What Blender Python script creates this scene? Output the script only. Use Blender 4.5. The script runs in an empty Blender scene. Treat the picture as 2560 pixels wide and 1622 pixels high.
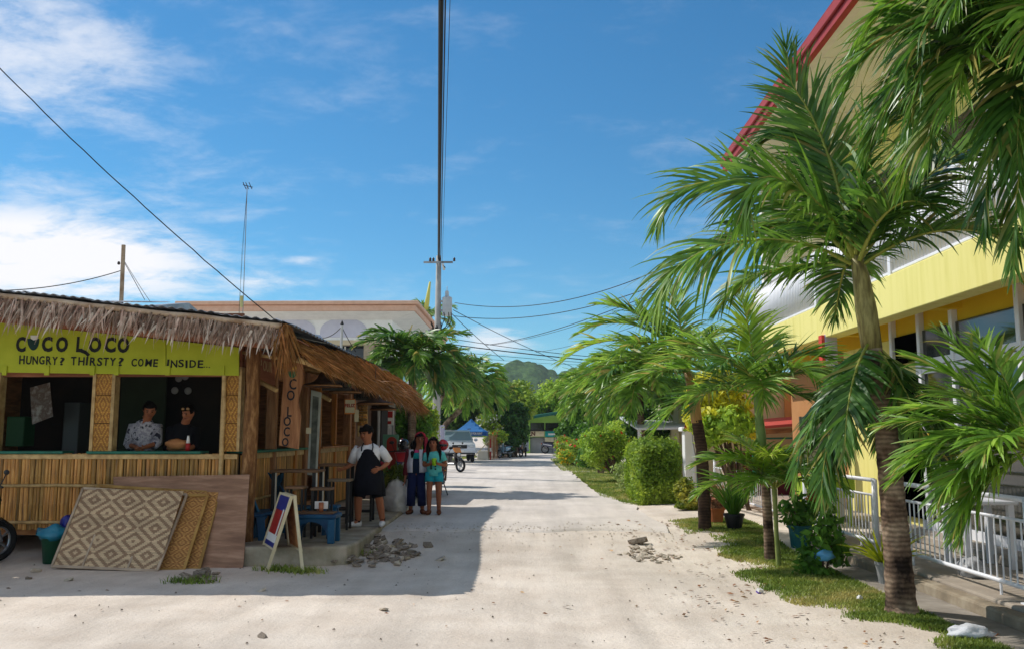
import bpy, bmesh, math, random
import numpy as np
from mathutils import Vector, Matrix, Euler, noise as mnoise
R = math.radians
random.seed(7)
rng = np.random.default_rng(11)
SC = bpy.context.scene
COL = SC.collection
# ------------------------------------------------------------------ camera
EYE, FPX, YAW, PITCH = 1.6, 2200.0, math.atan(35 / 2200), math.atan(274 / 2200)
cd = bpy.data.cameras.new('camera')
cam = bpy.data.objects.new('camera', cd)
COL.objects.link(cam)
cd.sensor_width = 36.0
cd.lens = 36.0 * FPX / 2560
cd.clip_end = 4000
cam.location = (0, 0, EYE)
cam.rotation_euler = (R(90) + PITCH, 0, YAW)
SC.camera = cam
# ------------------------------------------------------------------ sky and sun
SUN_DIR = Vector((-0.78, 0.45, 1.0)).normalized()      # towards the sun
SUN_EL = math.asin(SUN_DIR.z)
SUN_AZ = math.atan2(SUN_DIR.x, SUN_DIR.y)                # from +Y towards +X
W = bpy.data.worlds.new('World')
SC.world = W
W.use_nodes = True
wn, wl = W.node_tree.nodes, W.node_tree.links
wn.clear()
def wnode(t, **k):
    n = wn.new(t)
    for a, b in k.items():
        setattr(n, a, b)
    return n
wout = wnode('ShaderNodeOutputWorld')
wbg = wnode('ShaderNodeBackground')
wbg.inputs['Strength'].default_value = 0.096
sky = wnode('ShaderNodeTexSky', sky_type='NISHITA')
sky.sun_disc = False
sky.sun_elevation = SUN_EL
sky.sun_rotation = SUN_AZ
sky.altitude = 10
sky.air_density = 1.0
sky.dust_density = 0.1
sky.ozone_density = 1.6
hsv = wnode('ShaderNodeHueSaturation')
hsv.inputs['Saturation'].default_value = 1.12
tint = wnode('ShaderNodeMix', data_type='RGBA', blend_type='MULTIPLY')
tint.inputs[0].default_value = 1.0
wl.new(sky.outputs[0], tint.inputs[6])
tint.inputs[7].default_value = (0.53, 0.85, 0.98, 1)
wl.new(tint.outputs[2], hsv.inputs['Color'])
tc = wnode('ShaderNodeTexCoord')
def wmath(op, a, b=None, clamp=False):
    n = wnode('ShaderNodeMath', operation=op, use_clamp=clamp)
    for i, v in enumerate((a, b)):
        if v is None: continue
        if isinstance(v, (int, float)): n.inputs[i].default_value = v
        else: wl.new(v, n.inputs[i])
    return n.outputs[0]
sep = wnode('ShaderNodeSeparateXYZ')
wl.new(tc.outputs['Generated'], sep.inputs[0])
dz = wmath('ADD', wmath('MAXIMUM', sep.outputs[2], 0.0), 0.16)
comb = wnode('ShaderNodeCombineXYZ')
wl.new(wmath('DIVIDE', sep.outputs[0], dz), comb.inputs[0])
wl.new(wmath('DIVIDE', sep.outputs[1], dz), comb.inputs[1])
def wnoise(vec, scale, detail, rough, loc=(0, 0, 0), sc=(1, 1, 1), rot=0):
    mp = wnode('ShaderNodeMapping')
    mp.inputs['Location'].default_value = loc
    mp.inputs['Scale'].default_value = sc
    mp.inputs['Rotation'].default_value = (0, 0, rot)
    wl.new(vec, mp.inputs[0])
    n = wnode('ShaderNodeTexNoise')
    n.inputs['Scale'].default_value = scale
    n.inputs['Detail'].default_value = detail
    n.inputs['Roughness'].default_value = rough
    n.inputs['Distortion'].default_value = 0.35
    wl.new(mp.outputs[0], n.inputs['Vector'])
    return n.outputs['Fac']
def wstep(v, a, b):
    n = wnode('ShaderNodeMapRange', interpolation_type='SMOOTHSTEP')
    n.inputs['From Min'].default_value = a
    n.inputs['From Max'].default_value = b
    wl.new(v, n.inputs['Value'])
    return n.outputs[0]

# pixel of the photograph -> a place in the world (used for laying the place out)
_f = Vector((-math.sin(YAW) * math.cos(PITCH), math.cos(YAW) * math.cos(PITCH), math.sin(PITCH)))
_r = Vector((math.cos(YAW), math.sin(YAW), 0))
_u = _r.cross(_f)
def ray(x, y):
    return (_f + _r * ((x - 1280) / FPX) + _u * ((811 - y) / FPX))
def sstep(a, b, v):
    t = min(1, max(0, (v - a) / (b - a)))
    return t * t * (3 - 2 * t)
def gz(x, y):
    z = 0.15 * sstep(10.9, 13.6, y)
    if x > 2.0 and y < 30:
        z += 0.05 * sstep(2.0, 3.0, x) * (1 - sstep(24, 30, y))
    return z
def G(x, y, z=None):
    """point of the ground (or of the level z) seen at a pixel"""
    d = ray(x, y)
    zz = 0.0 if z is None else z
    for _ in range(8):
        t = (zz - EYE) / d.z
        p = Vector((0, 0, EYE)) + d * t
        if z is not None: break
        zz = gz(p.x, p.y)
    return p
def P(x, y, Y):
    """point at the distance Y seen at a pixel"""
    d = ray(x, y)
    return Vector((0, 0, EYE)) + d * (Y / d.y)
def PX(x, y, X):
    d = ray(x, y)
    return Vector((0, 0, EYE)) + d * (X / d.x)
# clouds: soft cirrus everywhere, thicker banks in places, plus unseen ones added as fill light
cir = wnoise(comb.outputs[0], 2.1, 9, 0.62, loc=(3.1, 1.7, 0), sc=(1.0, 1.5, 1), rot=0.5)
fine = wnoise(comb.outputs[0], 6.5, 8, 0.66, loc=(0.3, 5.2, 0), sc=(1.0, 1.3, 1), rot=0.5)
cirm = wmath('ADD', wmath('MULTIPLY', cir, 0.65), wmath('MULTIPLY', fine, 0.35))
def bank(px, py, a, b, sx=1.0, sz=1.0):
    d = ray(px, py).normalized()
    v = wnode('ShaderNodeVectorMath', operation='SUBTRACT')
    wl.new(tc.outputs['Generated'], v.inputs[0]); v.inputs[1].default_value = d
    m = wnode('ShaderNodeVectorMath', operation='MULTIPLY')
    wl.new(v.outputs[0], m.inputs[0]); m.inputs[1].default_value = (sx, sx, sz)
    l = wnode('ShaderNodeVectorMath', operation='LENGTH')
    wl.new(m.outputs[0], l.inputs[0])
    return wstep(l.outputs['Value'], b, a)
def fill_bank(d, a, b):
    v = wnode('ShaderNodeVectorMath', operation='SUBTRACT')
    wl.new(tc.outputs['Generated'], v.inputs[0]); v.inputs[1].default_value = Vector(d).normalized()
    l = wnode('ShaderNodeVectorMath', operation='LENGTH')
    wl.new(v.outputs[0], l.inputs[0])
    return wstep(l.outputs['Value'], b, a)
banks = [bank(60, 130, 0.02, 0.2, 0.9, 1.1), bank(120, 640, 0.05, 0.19, 0.75, 2.5), bank(640, 700, 0.0, 0.11, 0.8, 3.2), bank(760, 655, 0.0, 0.05, 0.9, 4.0),
         bank(1230, 860, 0.0, 0.075, 1.0, 1.7), bank(-1500, 500, 0.1, 0.5, 0.6, 2.0), bank(4200, 560, 0.1, 0.5, 0.6, 2.0), bank(-900, -300, 0.05, 0.4, 0.7, 1.2)] + [fill_bank(d_, 0.1, 0.62) for d_ in ((-.5, -.7, .45), (.55, -.75, .4), (.75, .1, .65), (-.1, -.35, .93), (-.8, .1, .5), (0, -.9, .25))]  # those given by direction are out-of-view clouds added to brighten the shade
wb = [0.55, 0.95, 0.6, 0.6, 0.65, 0.7, 0.7, 0.6] + [.85] * 6
acc = None
for b_, k_ in zip(banks, wb):
    v_ = wmath('MULTIPLY', b_, k_)
    acc = v_ if acc is None else wmath('MAXIMUM', acc, v_)
dens = wmath('MULTIPLY', wstep(wmath('ADD', cirm, wmath('MULTIPLY', acc, 0.24)), 0.50, 0.74), wmath('ADD', wmath('MULTIPLY', acc, 0.9), 0.2), clamp=True)
cmix = wnode('ShaderNodeMix', data_type='RGBA')
wl.new(dens, cmix.inputs[0])
wl.new(hsv.outputs[0], cmix.inputs[6])
cmix.inputs[7].default_value = (8.5, 8.5, 8.8, 1)
wl.new(cmix.outputs[2], wbg.inputs['Color'])
wl.new(wbg.outputs[0], wout.inputs[0])
sd = bpy.data.lights.new('sun', 'SUN')
sd.energy = 3.3
sd.angle = R(0.53)
sd.color = (1.0, 0.95, 0.88)
sun = bpy.data.objects.new('sun', sd)
COL.objects.link(sun)
sun.location = (-20, 20, 40)
sun.rotation_euler = SUN_DIR.to_track_quat('Z', 'Y').to_euler()
SC.view_settings.view_transform = 'Standard'
SC.view_settings.look = 'None'
SC.view_settings.exposure = 0.30
SC.view_settings.gamma = 1.0
SC.view_settings.use_curve_mapping = False
SC.render.engine = 'CYCLES'
SC.cycles.use_denoising = True
SC.cycles.max_bounces = 10
SC.cycles.diffuse_bounces = 8
SC.cycles.transparent_max_bounces = 8
SC.cycles.caustics_reflective = False
SC.cycles.caustics_refractive = False
SC.cycles.sample_clamp_indirect = 8

# ------------------------------------------------------------------ helpers
def wloc(o):
    v = Vector((0, 0, 0))
    while o is not None:
        v += o.location
        o = o.parent
    return v
def tag(o, label, cat, group=None, kind=None):
    if label: o['label'] = label
    if cat: o['category'] = cat
    if group: o['group'] = group
    if kind: o['kind'] = kind
    return o
def T(name, label, cat, loc=(0, 0, 0), group=None):
    o = bpy.data.objects.new(name, None)
    COL.objects.link(o)
    o.location = loc
    o.empty_display_size = 0.1
    return tag(o, label, cat, group)
def link(name, me, parent=None, loc=None, rot=None, scale=None, mats=None):
    o = bpy.data.objects.new(name, me)
    COL.objects.link(o)
    o.parent = parent
    if loc is not None: o.location = loc
    if rot is not None: o.rotation_euler = rot
    if scale is not None: o.scale = scale
    return o
def copy_tree(o, parent=None):
    c = o.copy()
    COL.objects.link(c)
    c.parent = parent
    for ch in list(o.children):
        copy_tree(ch, c)
    return c
def mk(name, V, Fa, mat, parent=None, smooth=False, mi=None):
    """mesh object from world-space vertices"""
    me = bpy.data.meshes.new(name)
    V = np.asarray(V, dtype=np.float64).reshape(-1, 3)
    if parent is not None: V = V - np.array(wloc(parent))
    me.from_pydata(V.tolist(), [], Fa)
    for m in (mat if isinstance(mat, (list, tuple)) else [mat]):
        me.materials.append(m)
    if mi is not None: me.polygons.foreach_set('material_index', mi)
    if smooth: me.polygons.foreach_set('use_smooth', [True] * len(me.polygons))
    me.update()
    return link(name, me, parent)
def fastmesh(name, V, quads, mats, parent=None, smooth=False, mi=None):
    """numpy quads -> mesh object"""
    me = bpy.data.meshes.new(name)
    V = np.ascontiguousarray(V, dtype=np.float32).reshape(-1, 3)
    if parent is not None: V = V - np.array(wloc(parent), dtype=np.float32)
    q = np.ascontiguousarray(quads, dtype=np.int32)
    k = q.shape[1]
    me.vertices.add(len(V)); me.vertices.foreach_set('co', V.ravel())
    me.loops.add(q.size); me.loops.foreach_set('vertex_index', q.ravel())
    me.polygons.add(len(q)); me.polygons.foreach_set('loop_start', np.arange(0, q.size, k, dtype=np.int32))
    for m in (mats if isinstance(mats, (list, tuple)) else [mats]):
        me.materials.append(m)
    if mi is not None: me.polygons.foreach_set('material_index', np.ascontiguousarray(mi, dtype=np.int32))
    if smooth: me.polygons.foreach_set('use_smooth', np.ones(len(q), dtype=bool))
    me.update(calc_edges=True)
    return link(name, me, parent)
class MB:
    def __init__(s):
        s.v, s.f, s.m = [], [], []
        s.cur = 0
    def add(s, vs, fs):
        n = len(s.v)
        s.v += [tuple(v) for v in vs]
        s.f += [tuple(i + n for i in f) for f in fs]
        s.m += [s.cur] * len(fs)
        return s
    def box(s, a, b, rot=None, piv=None, taper=None):
        x0, y0, z0 = a; x1, y1, z1 = b
        vs = [Vector((x, y, z)) for z in (z0, z1) for x, y in ((x0, y0), (x1, y0), (x1, y1), (x0, y1))]
        if taper:
            cx, cy = (x0 + x1) / 2, (y0 + y1) / 2
            for v in vs[4:]:
                v.x = cx + (v.x - cx) * taper; v.y = cy + (v.y - cy) * taper
        if rot:
            p = Vector(piv) if piv else Vector(((x0 + x1) / 2, (y0 + y1) / 2, (z0 + z1) / 2))
            M = Euler(rot).to_matrix()
            vs = [p + M @ (v - p) for v in vs]
        return s.add(vs, [(0, 3, 2, 1), (4, 5, 6, 7), (0, 1, 5, 4), (1, 2, 6, 5), (2, 3, 7, 6), (3, 0, 4, 7)])
    def hexa(s, q0, q1):
        """solid between two quads of points"""
        return s.add(list(q0) + list(q1), [(0, 3, 2, 1), (4, 5, 6, 7), (0, 1, 5, 4), (1, 2, 6, 5), (2, 3, 7, 6), (3, 0, 4, 7)])
    def slab(s, q, t):
        """quad given thickness t along its normal"""
        q = [Vector(p) for p in q]
        n = (q[1] - q[0]).cross(q[3] - q[0]).normalized() * t
        return s.hexa(q, [p + n for p in q])
    def bar(s, p, q, w, h=None, up=(0, 0, 1)):
        p, q = Vector(p), Vector(q)
        h = w if h is None else h
        d = (q - p).normalized()
        a = d.cross(Vector(up))
        if a.length < 1e-3: a = d.cross(Vector((0, 1, 0)))
        a.normalize(); b = a.cross(d).normalized()
        a, b = a * w / 2, b * h / 2
        r = lambda c: [c - a - b, c + a - b, c + a + b, c - a + b]
        return s.hexa(r(p), r(q))
    def tube(s, pts, r, n=8, cap=True, sq=None, up=None):
        pts = [Vector(p) for p in pts]
        rs = r if isinstance(r, (list, tuple)) else [r] * len(pts)
        base = len(s.v); vs = []; fs = []
        a = None
        for i, p in enumerate(pts):
            d = (pts[min(i + 1, len(pts) - 1)] - pts[max(i - 1, 0)])
            d = d.normalized() if d.length > 1e-9 else Vector((0, 0, 1))
            if a is None:
                a = d.cross(Vector(up) if up else Vector((0, 0, 1)))
                if a.length < 1e-2: a = d.cross(Vector((0, 1, 0)))
            a = (a - d * a.dot(d))
            if a.length < 1e-6: a = d.orthogonal()
            a.normalize()
            b = d.cross(a)
            rr = rs[i]
            ra, rb = rr if isinstance(rr, (tuple, list)) else (rr, rr)
            for k in range(n):
                t = 2 * math.pi * k / n
                vs.append(p + a * (ra * math.cos(t)) + b * (rb * math.sin(t)))
        for i in range(len(pts) - 1):
            for k in range(n):
                k2 = (k + 1) % n
                fs.append((i * n + k, i * n + k2, (i + 1) * n + k2, (i + 1) * n + k))
        if cap:
            fs.append(tuple(range(n - 1, -1, -1)))
            fs.append(tuple((len(pts) - 1) * n + k for k in range(n)))
        return s.add(vs, fs)
    def lathe(s, prof, c=(0, 0, 0), n=16, axis='z', cap=True):
        vs, fs = [], []
        c = Vector(c)
        for r, h in prof:
            for k in range(n):
                t = 2 * math.pi * k / n
                x, y = r * math.cos(t), r * math.sin(t)
                vs.append(c + (Vector((x, y, h)) if axis == 'z' else Vector((h, x, y)) if axis == 'x' else Vector((x, h, y))))
        m = len(prof)
        for i in range(m - 1):
            for k in range(n):
                k2 = (k + 1) % n
                fs.append((i * n + k, i * n + k2, (i + 1) * n + k2, (i + 1) * n + k))
        if cap:
            fs.append(tuple(range(n - 1, -1, -1)))
            fs.append(tuple((m - 1) * n + k for k in range(n)))
        return s.add(vs, fs)
    def prism(s, poly, d):
        """closed polygon of points swept by vector d"""
        n = len(poly); d = Vector(d)
        vs = [Vector(p) for p in poly] + [Vector(p) + d for p in poly]
        fs = [tuple(range(n - 1, -1, -1)), tuple(range(n, 2 * n))]
        fs += [(i, (i + 1) % n, n + (i + 1) % n, n + i) for i in range(n)]
        return s.add(vs, fs)
    def ball(s, c, r, n=10, m=7, noise=0, seed=0, zs=None):
        c = Vector(c)
        rx, ry, rz = r if isinstance(r, (tuple, list)) else (r, r, r)
        vs, fs = [c + Vector((0, 0, -rz))], []
        for j in range(1, m):
            ph = -math.pi / 2 + math.pi * j / m
            for k in range(n):
                t = 2 * math.pi * k / n
                v = Vector((math.cos(ph) * math.cos(t), math.cos(ph) * math.sin(t), math.sin(ph)))
                f = 1 + (noise * mnoise.noise(v * 1.7 + Vector((seed * 3.1, seed, 0))) if noise else 0)
                vs.append(c + Vector((v.x * rx, v.y * ry, v.z * rz)) * f)
        vs.append(c + Vector((0, 0, rz)))
        L = len(vs) - 1
        for k in range(n):
            k2 = (k + 1) % n
            fs.append((0, 1 + k2, 1 + k))
            for j in range(m - 2):
                a = 1 + j * n
                fs.append((a + k, a + k2, a + n + k2, a + n + k))
            a = 1 + (m - 2) * n
            fs.append((a + k, a + k2, L))
        return s.add(vs, fs)
    def build(s, name, mat, parent=None, smooth=False, bevel=0, seg=1):
        o = mk(name, s.v, s.f, mat, parent, smooth, s.m if isinstance(mat, (list, tuple)) else None)
        if bevel:
            b = o.modifiers.new('bevel', 'BEVEL')
            b.width = bevel; b.segments = seg; b.limit_method = 'ANGLE'; b.angle_limit = R(40)
        return o
def smooth_by_angle(o, deg=40):
    me = o.data
    me.polygons.foreach_set('use_smooth', [True] * len(me.polygons))
    try: me.set_sharp_from_angle(angle=R(deg))
    except Exception: pass
    return o
def text(body, size, loc, mat, parent, rot=(R(90), 0, 0), name='lettering', bold=0.0, align='LEFT', sx=1.0, shear=0, ext=0.002, space=1.0):
    cu = bpy.data.curves.new(name, 'FONT')
    cu.body = body; cu.size = size; cu.extrude = ext; cu.offset = bold; cu.align_x = align; cu.shear = shear
    cu.space_character = space
    cu.resolution_u = 3
    o = bpy.data.objects.new(name, cu)
    COL.objects.link(o)
    dg = bpy.context.evaluated_depsgraph_get()
    me = bpy.data.meshes.new_from_object(o.evaluated_get(dg))
    bpy.data.objects.remove(o)
    me.materials.clear(); me.materials.append(mat)
    l = Vector(loc) - (wloc(parent) if parent else Vector((0, 0, 0)))
    return link(name, me, parent, l, rot, (sx, 1, 1))
def lerp(a, b, t): return a + (b - a) * t
# ------------------------------------------------------------------ materials
def L(r, g, b):
    f = lambda c: (c / 255 / 12.92) if c / 255 <= 0.04045 else ((c / 255 + 0.055) / 1.055) ** 2.4
    return (f(r), f(g), f(b), 1)
def mat(name, c1, c2=None, c3=None, scale=4, stretch=(1, 1, 1), rough=0.75, spec=0.3, metal=0, bump=0, bscale=None, detail=7, rand=0, island=0, trans=0, lo=0.35, hi=0.65, coat=0, extra=None, bdist=0.02, alpha=None):
    m = bpy.data.materials.new(name)
    m.use_nodes = True
    nt = m.node_tree; n, l = nt.nodes, nt.links
    bs = n['Principled BSDF']
    bs.inputs['Roughness'].default_value = rough
    bs.inputs['Specular IOR Level'].default_value = spec
    bs.inputs['Metallic'].default_value = metal
    if coat: bs.inputs['Coat Weight'].default_value = coat
    bs.inputs['Base Color'].default_value = c1
    t = n.new('ShaderNodeTexCoord')
    mp = n.new('ShaderNodeMapping'); mp.inputs['Scale'].default_value = stretch
    l.new(t.outputs['Object'], mp.inputs[0])
    oi = n.new('ShaderNodeObjectInfo')
    if rand or island:
        va = n.new('ShaderNodeVectorMath'); va.operation = 'ADD'
        sc_ = n.new('ShaderNodeVectorMath'); sc_.operation = 'SCALE'; sc_.inputs['Scale'].default_value = 37.0
        cx = n.new('ShaderNodeCombineXYZ'); l.new(oi.outputs['Random'], cx.inputs[0]); l.new(oi.outputs['Random'], cx.inputs[1])
        l.new(cx.outputs[0], sc_.inputs[0]); l.new(mp.outputs[0], va.inputs[0]); l.new(sc_.outputs[0], va.inputs[1])
        vec = va.outputs[0]
    else: vec = mp.outputs[0]
    col = None
    if c2 is not None:
        nz = n.new('ShaderNodeTexNoise'); nz.inputs['Scale'].default_value = scale; nz.inputs['Detail'].default_value = detail; nz.inputs['Roughness'].default_value = 0.6
        l.new(vec, nz.inputs['Vector'])
        cr = n.new('ShaderNodeValToRGB'); l.new(nz.outputs['Fac'], cr.inputs[0])
        e = cr.color_ramp.elements
        e[0].position = lo; e[0].color = c1; e[1].position = hi; e[1].color = c2
        if c3 is not None:
            x = e.new((lo + hi) / 2); x.color = c3
        col = cr.outputs[0]
    if rand or island:
        hs = n.new('ShaderNodeHueSaturation')
        if col: l.new(col, hs.inputs['Color'])
        else: hs.inputs['Color'].default_value = c1
        src = oi.outputs['Random'] if rand else None
        amp = rand
        if island:
            g = n.new('ShaderNodeNewGeometry'); src = g.outputs['Random Per Island']; amp = island
        mr = n.new('ShaderNodeMapRange'); mr.inputs['To Min'].default_value = 1 - amp; mr.inputs['To Max'].default_value = 1 + amp
        l.new(src, mr.inputs['Value']); l.new(mr.outputs[0], hs.inputs['Value'])
        mh = n.new('ShaderNodeMapRange'); mh.inputs['To Min'].default_value = 0.5 + amp * 0.018; mh.inputs['To Max'].default_value = 0.5 - amp * 0.018
        l.new(src, mh.inputs['Value']); l.new(mh.outputs[0], hs.inputs['Hue'])
        col = hs.outputs[0]
    if extra: col = extra(nt, col, mp.outputs[0], bs) or col
    if col: l.new(col, bs.inputs['Base Color'])
    if bump:
        b = n.new('ShaderNodeTexNoise'); b.inputs['Scale'].default_value = bscale or scale * 3; b.inputs['Detail'].default_value = 8; b.inputs['Roughness'].default_value = 0.65
        l.new(vec, b.inputs['Vector'])
        bp = n.new('ShaderNodeBump'); bp.inputs['Strength'].default_value = bump; bp.inputs['Distance'].default_value = bdist
        l.new(b.outputs['Fac'], bp.inputs['Height']); l.new(bp.outputs[0], bs.inputs['Normal'])
    if trans:
        tr = n.new('ShaderNodeBsdfTranslucent'); mx = n.new('ShaderNodeMixShader'); mx.inputs[0].default_value = trans
        if col:
            hh = n.new('ShaderNodeHueSaturation'); hh.inputs['Hue'].default_value = 0.485; hh.inputs['Value'].default_value = 1.35
            l.new(col, hh.inputs['Color']); l.new(hh.outputs[0], tr.inputs[0])
        else: tr.inputs[0].default_value = c1
        l.new(bs.outputs[0], mx.inputs[1]); l.new(tr.outputs[0], mx.inputs[2])
        l.new(mx.outputs[0], n['Material Output'].inputs[0])
    return m
# ------------------------------------------------------------------ ground, road, slab, hills
def sand_extra(nt, col, vec, bs):
    n, l = nt.nodes, nt.links
    # darker damp/dirty patches and small grit
    a = n.new('ShaderNodeTexNoise'); a.inputs['Scale'].default_value = 0.55; a.inputs['Detail'].default_value = 6; l.new(vec, a.inputs['Vector'])
    r = n.new('ShaderNodeMapRange'); r.inputs['From Min'].default_value = 0.35; r.inputs['From Max'].default_value = 0.7; r.inputs['To Min'].default_value = 1.05; r.inputs['To Max'].default_value = 0.84
    l.new(a.outputs['Fac'], r.inputs[0])
    g = n.new('ShaderNodeTexNoise'); g.inputs['Scale'].default_value = 60; g.inputs['Detail'].default_value = 3; l.new(vec, g.inputs['Vector'])
    r2 = n.new('ShaderNodeMapRange'); r2.inputs['From Min'].default_value = 0.62; r2.inputs['From Max'].default_value = 0.72; r2.inputs['To Min'].default_value = 1.0; r2.inputs['To Max'].default_value = 0.6
    l.new(g.outputs['Fac'], r2.inputs[0])
    mp2 = n.new('ShaderNodeMapping'); mp2.inputs['Scale'].default_value = (1.5, .13, 1); mp2.inputs['Rotation'].default_value = (0, 0, -.06); l.new(vec, mp2.inputs[0])
    w = n.new('ShaderNodeTexNoise'); w.inputs['Scale'].default_value = 1.6; w.inputs['Detail'].default_value = 7; w.inputs['Roughness'].default_value = .65; l.new(mp2.outputs[0], w.inputs['Vector'])
    r3 = n.new('ShaderNodeMapRange'); r3.inputs['From Min'].default_value = 0.4; r3.inputs['From Max'].default_value = 0.7; r3.inputs['To Min'].default_value = 1.06; r3.inputs['To Max'].default_value = 0.86
    l.new(w.outputs['Fac'], r3.inputs[0])
    m0 = n.new('ShaderNodeMath'); m0.operation = 'MULTIPLY'; l.new(r.outputs[0], m0.inputs[0]); l.new(r3.outputs[0], m0.inputs[1])
    m = n.new('ShaderNodeMath'); m.operation = 'MULTIPLY'; l.new(m0.outputs[0], m.inputs[0]); l.new(r2.outputs[0], m.inputs[1])
    h = n.new('ShaderNodeHueSaturation'); l.new(col, h.inputs['Color']); l.new(m.outputs[0], h.inputs['Value'])
    return h.outputs[0]
M_sand = mat('sand', L(204, 190, 174), L(221, 209, 194), scale=1.6, rough=0.95, spec=0.1, bump=0.5, bscale=22, bdist=0.03, extra=sand_extra)
M_road = mat('road_concrete', L(202, 192, 180), L(218, 208, 197), scale=0.9, rough=0.9, spec=0.15, bump=0.2, bscale=30, bdist=0.01, extra=sand_extra)
M_conc = mat('concrete', L(120, 112, 102), L(158, 150, 140), scale=2.5, rough=0.9, spec=0.15, bump=0.35, bscale=25, bdist=0.01)
M_concd = mat('dirty_concrete', L(142, 130, 114), L(180, 168, 150), L(156, 148, 128), scale=3.5, rough=0.95, spec=0.1, bump=0.6, bscale=18, bdist=0.02)
def gnoise(x, y):
    return 0.012 * mnoise.noise(Vector((x * 0.5, y * 0.5, 0.3))) + 0.005 * mnoise.noise(Vector((x * 3.1, y * 3.1, 4.3))) + 0.005 * mnoise.noise(Vector((x * 9, y * 9, 9.3)))
def ground_z(x, y):
    k = 1 - 0.8 * sstep(12.5, 14.5, y) if x < 2.0 else 1
    k *= 1 - sstep(30, 60, y)
    rut = 0.0
    if 2 < y < 15:
        for x0, sl, dp in ((-1.0, .05, .02), (.55, .05, .024), (1.0, -.03, .014), (-2.6, .18, .014)):
            d = (x - x0 - sl * (y - 8) - .12 * mnoise.noise(Vector((y * .35, x0, 0)))) / .16
            if abs(d) < 3: rut += dp * (-math.exp(-d * d) + .45 * math.exp(-(abs(d) - 1.7) ** 2 * 3)) * (.5 + mnoise.noise(Vector((x0, y * .9, 3))))
    return gz(x, y) + gnoise(x, y) * k + rut * (1 - sstep(11.5, 13.3, y))
gx = np.concatenate([-np.geomspace(140, 9, 14), np.linspace(-8.6, 8.6, 150), np.geomspace(9, 140, 14)])
gy = np.concatenate([np.linspace(-8, 3.6, 8), np.linspace(4, 20, 190), np.linspace(20.3, 60, 60), np.geomspace(62, 900, 24)])
V = [(x, y, ground_z(x, y)) for y in gy for x in gx]
nx = len(gx)
Fq = [(j * nx + i, j * nx + i + 1, (j + 1) * nx + i + 1, (j + 1) * nx + i) for j in range(len(gy) - 1) for i in range(nx - 1)]
o = mk('ground', V, Fq, M_sand, smooth=True); o['kind'] = 'structure'
# concrete road: ragged front edge, then straight to the cross street
V, Fq = [], []
rx = np.linspace(0, 1, 40)
ry = np.concatenate([np.linspace(0, 1, 14) * 1.2, np.linspace(1.6, 50, 70)])
for j, t in enumerate(ry):
    for i, u in enumerate(rx):
        y0 = 13.45 + 0.35 * mnoise.noise(Vector((u * 9, 0, 1.2))) + 0.12 * mnoise.noise(Vector((u * 34, 3, 1.2)))
        y = y0 + t
        xl = -4.9 + 0.1 * mnoise.noise(Vector((0, y * .5, 0)))
        xr = 2.05 + 0.14 * mnoise.noise(Vector((5, y * .8, 0))) + (0.1 if y < 19 else -0.35 * sstep(19, 24, y))
        x = lerp(xl, xr, u)
        V.append((x, y, gz(x, y) + 0.03 - (0.05 if (j == 0) else 0)))
n_ = len(rx)
Fq = [(j * n_ + i, j * n_ + i + 1, (j + 1) * n_ + i + 1, (j + 1) * n_ + i) for j in range(len(ry) - 1) for i in range(n_ - 1)]
o = mk('road', V, Fq, M_road, smooth=True); o['kind'] = 'structure'
b = MB().box((-40, 63.0, 0.05), (40, 68.2, 0.172))
o = b.build('cross_street', M_road); o['kind'] = 'structure'
# raised floor slab in front of the hut counter, worn at the edge
b = MB()
ed = [(-4.0, 11.0), (-3.2, 10.98), (-2.45, 11.02), (-2.22, 11.12), (-2.16, 11.5), (-2.18, 13.0), (-2.2, 15.0), (-2.3, 19.2), (-4.0, 19.2)]
b.prism([(x, y, -0.05) for x, y in ed], (0, 0, 0.285))
o = b.build('pavement_slab', M_concd, bevel=0.03, seg=2); o['kind'] = 'structure'
# hills: forested mounds beyond the village
M_hill = mat('forest_hill', L(52, 80, 44), L(98, 126, 70), L(70, 100, 54), scale=0.3, rough=1, spec=0.0, bump=1.0, bscale=0.5, bdist=2.0, lo=0.3, hi=0.7)
def hill(name, label, px, py, Y, wx, wy, seed):
    c = P(px, py, Y)
    n, V, Fq = 110, [], []
    for j in range(n):
        for i in range(n):
            u, v = i / (n - 1) * 2 - 1, j / (n - 1) * 2 - 1
            x, y = c.x + u * wx, c.y + v * wy
            e = max(0, 1 - (u * u + v * v)) ** 0.8
            z = c.z * e * (1 + 0.22 * mnoise.noise(Vector((x * .02, y * .02, seed))))
            dd, _ = mnoise.voronoi(Vector((x * 0.16, y * 0.16, seed)))
            z += (3.2 * (1 - dd[0]) + 3.4 * mnoise.noise(Vector((x * .09, y * .09, seed + 4)))) * min(1, e * 3)
            V.append((x, y, z - 2.5))
    Fq = [(j * n + i, j * n + i + 1, (j + 1) * n + i + 1, (j + 1) * n + i) for j in range(n - 1) for i in range(n - 1)]
    o = mk(name, V, Fq, M_hill, smooth=True); o['kind'] = 'structure'; o['label'] = label
hill('hill', 'rounded green forested hill beyond the end of the street', 1312, 908, 520, 40, 60, 1.0)
hill('hill', 'low forested saddle beside the rounded hill', 1380, 938, 540, 56, 60, 5.0)
hill('hill', 'flatter green hill to the right of the rounded hill', 1435, 926, 560, 30, 60, 2.0)
hill('hill', 'low wooded ridge under the round hill', 1240, 985, 500, 50, 40, 3.0)
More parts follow.
